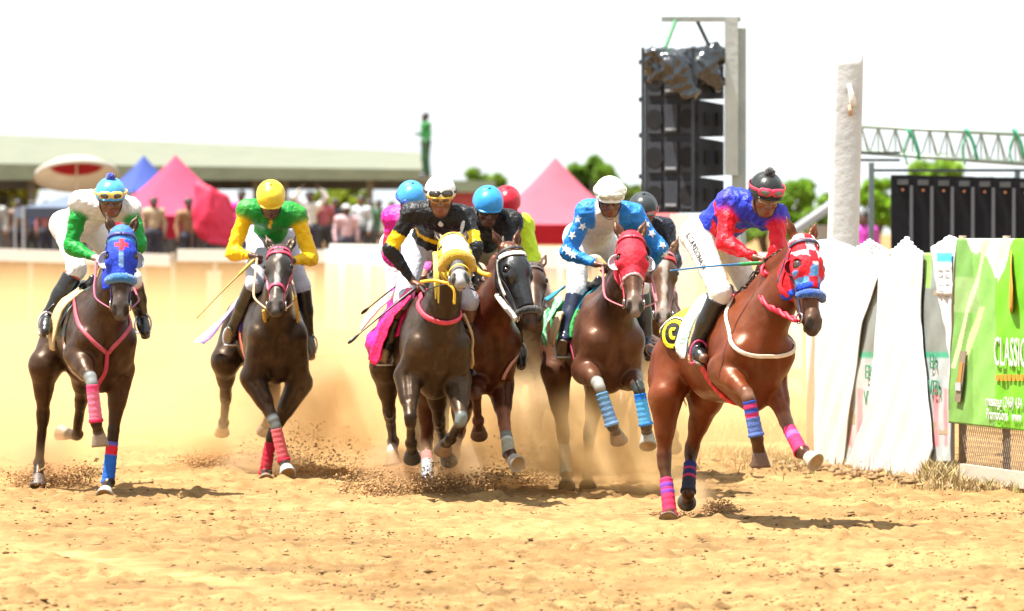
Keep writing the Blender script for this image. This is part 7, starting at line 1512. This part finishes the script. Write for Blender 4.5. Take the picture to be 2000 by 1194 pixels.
# ------------------------------------------------------------ dust hanging in the air and earth thrown up by the hooves
def dust_mat(name, dens, col, scale, thr, soft, zfall=None, aniso=.3, ell=False, det=3.0):
    m = bpy.data.materials.new(name); m.use_nodes = True; t = m.node_tree; n = t.nodes; n.clear(); o = n.new('ShaderNodeOutputMaterial'); v = n.new('ShaderNodeVolumePrincipled')
    v.inputs['Color'].default_value = (*col, 1); v.inputs['Anisotropy'].default_value = aniso; t.links.new(v.outputs['Volume'], o.inputs['Volume'])
    co = n.new('ShaderNodeTexCoord'); nz_ = n.new('ShaderNodeTexNoise'); nz_.inputs['Scale'].default_value = scale; nz_.inputs['Detail'].default_value = det; nz_.inputs['Roughness'].default_value = .6; t.links.new(co.outputs['Object'], nz_.inputs['Vector'])
    mr = n.new('ShaderNodeMapRange'); mr.interpolation_type = 'SMOOTHSTEP'; mr.inputs['From Min'].default_value = thr; mr.inputs['From Max'].default_value = thr + soft; mr.inputs['To Max'].default_value = dens; t.links.new(nz_.outputs['Fac'], mr.inputs['Value'])
    ge = n.new('ShaderNodeVectorMath'); ge.operation = 'MULTIPLY_ADD'; ge.inputs[1].default_value = (2, 2, 2); ge.inputs[2].default_value = (-1, -1, -1); t.links.new(co.outputs['Generated'], ge.inputs[0])
    last = mr.outputs['Result']
    def mul(a, b): q = n.new('ShaderNodeMath'); q.operation = 'MULTIPLY'; t.links.new(a, q.inputs[0]); t.links.new(b, q.inputs[1]); return q.outputs[0]
    if ell:
        ln = n.new('ShaderNodeVectorMath'); ln.operation = 'LENGTH'; t.links.new(ge.outputs[0], ln.inputs[0]); r_ = n.new('ShaderNodeMapRange'); r_.interpolation_type = 'SMOOTHSTEP'; r_.inputs['From Min'].default_value = 1.0; r_.inputs['From Max'].default_value = .25; t.links.new(ln.outputs['Value'], r_.inputs['Value']); last = mul(last, r_.outputs['Result'])
    else:
        sx = n.new('ShaderNodeSeparateXYZ'); t.links.new(co.outputs['Generated'], sx.inputs[0])
        for ax_, pts in zfall.items():
            rp_ = n.new('ShaderNodeValToRGB'); rp_.color_ramp.interpolation = 'EASE'; el = rp_.color_ramp.elements
            for i, (p_, v_) in enumerate(pts):
                e_ = el[i] if i < 2 else el.new(p_); e_.position = p_; e_.color = (v_, v_, v_, 1)
            t.links.new(sx.outputs[ax_], rp_.inputs['Fac']); last = mul(last, rp_.outputs['Color'])
    t.links.new(last, v.inputs['Density']); return m
def boxobj(name, c, d, m, label):
    mb = MB(); mb.box(c, d); o = mb.build(name, m, None, base=(c[0], c[1], c[2] - d[2] / 2)); tag(o, label, 'dust', kind='stuff'); return o
DC = (.95, .70, .37)
m_ = dust_mat('dust_air', .46, DC, .5, .38, .26, {0: [(0, 0), (1, 0), (.08, .9), (.35, 1), (.86, .8)], 1: [(0, 0), (1, 0), (.14, .8), (.5, 1)], 2: [(0, 1), (1, 0), (.3, .8), (.7, .35)]})
boxobj('dust_cloud', (-1.4, 52.0, .85), (11.5, 17.0, 1.7), m_, 'thin golden dust hanging behind and between the galloping horses')
m2_ = dust_mat('dust_far', .060, DC, .12, .30, .40, {0: [(0, 0), (1, 0), (.06, 1), (.9, 1)], 1: [(0, 0), (1, .6), (.2, 1), (.9, 1)], 2: [(0, 1), (1, 0), (.35, .8), (.7, .3)]})
boxobj('dust_cloud', (-2.2, 87.5, .75), (17, 50, 1.5), m2_, 'faint tan dust drifting low over the far part of the track')
def puff(px, py, Y, d, dens, col=DC, seed=0, scale=3.0, thr=.34):
    c = P(px, py, Y); c[2] = max(c[2], d[2] / 2 + .0); m = dust_mat('dust_puff', dens, col, scale, thr, .3, ell=True); boxobj('dust_puff', c, d, m, 'puff of dust and sand kicked up by the hooves')
puff(75, 925, 41.9, (.75, 1.2, .50), 6.0, (.80, .55, .32)); puff(130, 905, 42.2, (.7, 1.2, .6), 3.0)
puff(400, 910, 45.5, (.65, 1.0, .30), 10, (.72, .48, .26)); puff(605, 875, 44.4, (1.3, 1.8, .95), 2.8, (.90, .68, .40)); puff(510, 935, 43.6, (.9, 1.0, .25), 8, (.6, .45, .28)); puff(400, 810, 45.8, (1.0, 1.8, 1.1), 1.8); puff(60, 860, 43.5, (1.6, 2.2, .9), 1.8, (.93, .66, .34))
puff(765, 950, 40.9, (.65, 1.0, .42), 6, (.75, .52, .30)); puff(890, 935, 41.4, (.8, 1.0, .45), 6, (.80, .60, .36)); puff(1055, 885, 42.0, (1.0, 1.8, 1.0), 2.6, (.90, .70, .42)); puff(1170, 905, 41.0, (1.9, 2.6, .85), 2.2); puff(1110, 945, 41.0, (1.1, 1.4, .45), 4); puff(1230, 870, 42.4, (1.6, 2.4, 1.1), 1.6)
puff(700, 830, 43.8, (1.6, 2.4, 1.2), 1.5); puff(960, 900, 42.6, (1.3, 2.0, .8), 2.0); puff(1350, 985, 37.9, (.45, .7, .30), 6, (.85, .64, .4)); puff(1250, 960, 40.5, (1.0, 1.8, .4), 2.5); puff(700, 880, 44.5, (1.4, 2.4, 1.0), 1.2); puff(1010, 800, 44.6, (1.2, 2.4, 1.3), 1.0); puff(300, 880, 44.5, (2.0, 2.5, .9), .9)
def spray(name, px, py, Y, n, spread, base_w, hgt, dr, seed, label, big=1.0, dark=.0):
    """clods flung up from a hoof strike"""
    n = int(n * 2.2); r = np.random.default_rng(seed); g = P(px, py, Y); g[2] = 0.0; a = r.random(n); h = hgt * (r.random(n) ** 1.8); sp = base_w * (.25 + .75 * r.random(n))
    k_ = r.integers(0, 7, n); jx = r.normal(size=7) * .55 * base_w; jt = r.normal(size=7) * .9 + dr; jh = .45 + .8 * r.random(7); v_ = r.random(n) ** 1.3
    x = g[0] + jx[k_] * (.3 + .9 * v_) + jt[k_] * hgt * v_ * .6 + r.normal(size=n) * base_w * (.10 + .16 * v_); y = g[1] + r.normal(size=n) * spread; z = hgt * jh[k_] * v_ * (1.25 - .5 * v_) * r.random(n) ** .5 + .01
    sz = (.0025 + .008 * r.random(n) ** 2.5)[:, None] * big * np.array([[1.2, 1, .9]]); cl_ = np.array((.50, .30, .14))[None] * (.6 + .9 * r.random((n, 1)) - dark * .3)
    crumbs(name, np.stack([x, y, z], 1), sz, cl_, label, base=(g[0], g[1], 0), seed=seed)
spray('kicked_earth', 65, 955, 41.8, 1500, .22, .30, .26, .1, 1, 'brown earth flung up by the right hind hoof of the leftmost horse', 1.2)
spray('kicked_earth', 135, 945, 42.0, 500, .2, .16, .34, -.3, 2, 'thin curl of earth beside the leftmost horse')
spray('kicked_earth', 405, 925, 45.3, 1300, .3, .32, .18, 0, 3, 'low mound of flung earth left of the second horse', 1.2)
spray('kicked_earth', 590, 930, 44.0, 900, .4, .5, .5, .2, 4, 'loose earth in the air right of the second horse')
spray('kicked_earth', 765, 978, 40.6, 1400, .22, .26, .30, 0, 5, 'brown earth flung up under the hind hooves of the yellow-hooded horse', 1.2)
spray('kicked_earth', 890, 965, 41.2, 1500, .22, .24, .28, .1, 6, 'brown earth flung up under the black-hooded chestnut', 1.2)
spray('kicked_earth', 1060, 960, 42.2, 1000, .3, .35, .6, .1, 7, 'earth hanging in the dust left of the star-sleeved rider\'s horse')
spray('kicked_earth', 1318, 1022, 37.5, 500, .07, .07, .06, 0, 8, 'small heap of earth round the leader\'s planted hind hoof', 1.0)
spray('kicked_earth', 1372, 1006, 37.9, 500, .1, .09, .17, 0, 9, 'little spray of earth behind the leader\'s second hind hoof', 1.0)
bpy.context.scene.cycles.volume_step_rate = 1.0; bpy.context.scene.cycles.volume_max_steps = 48
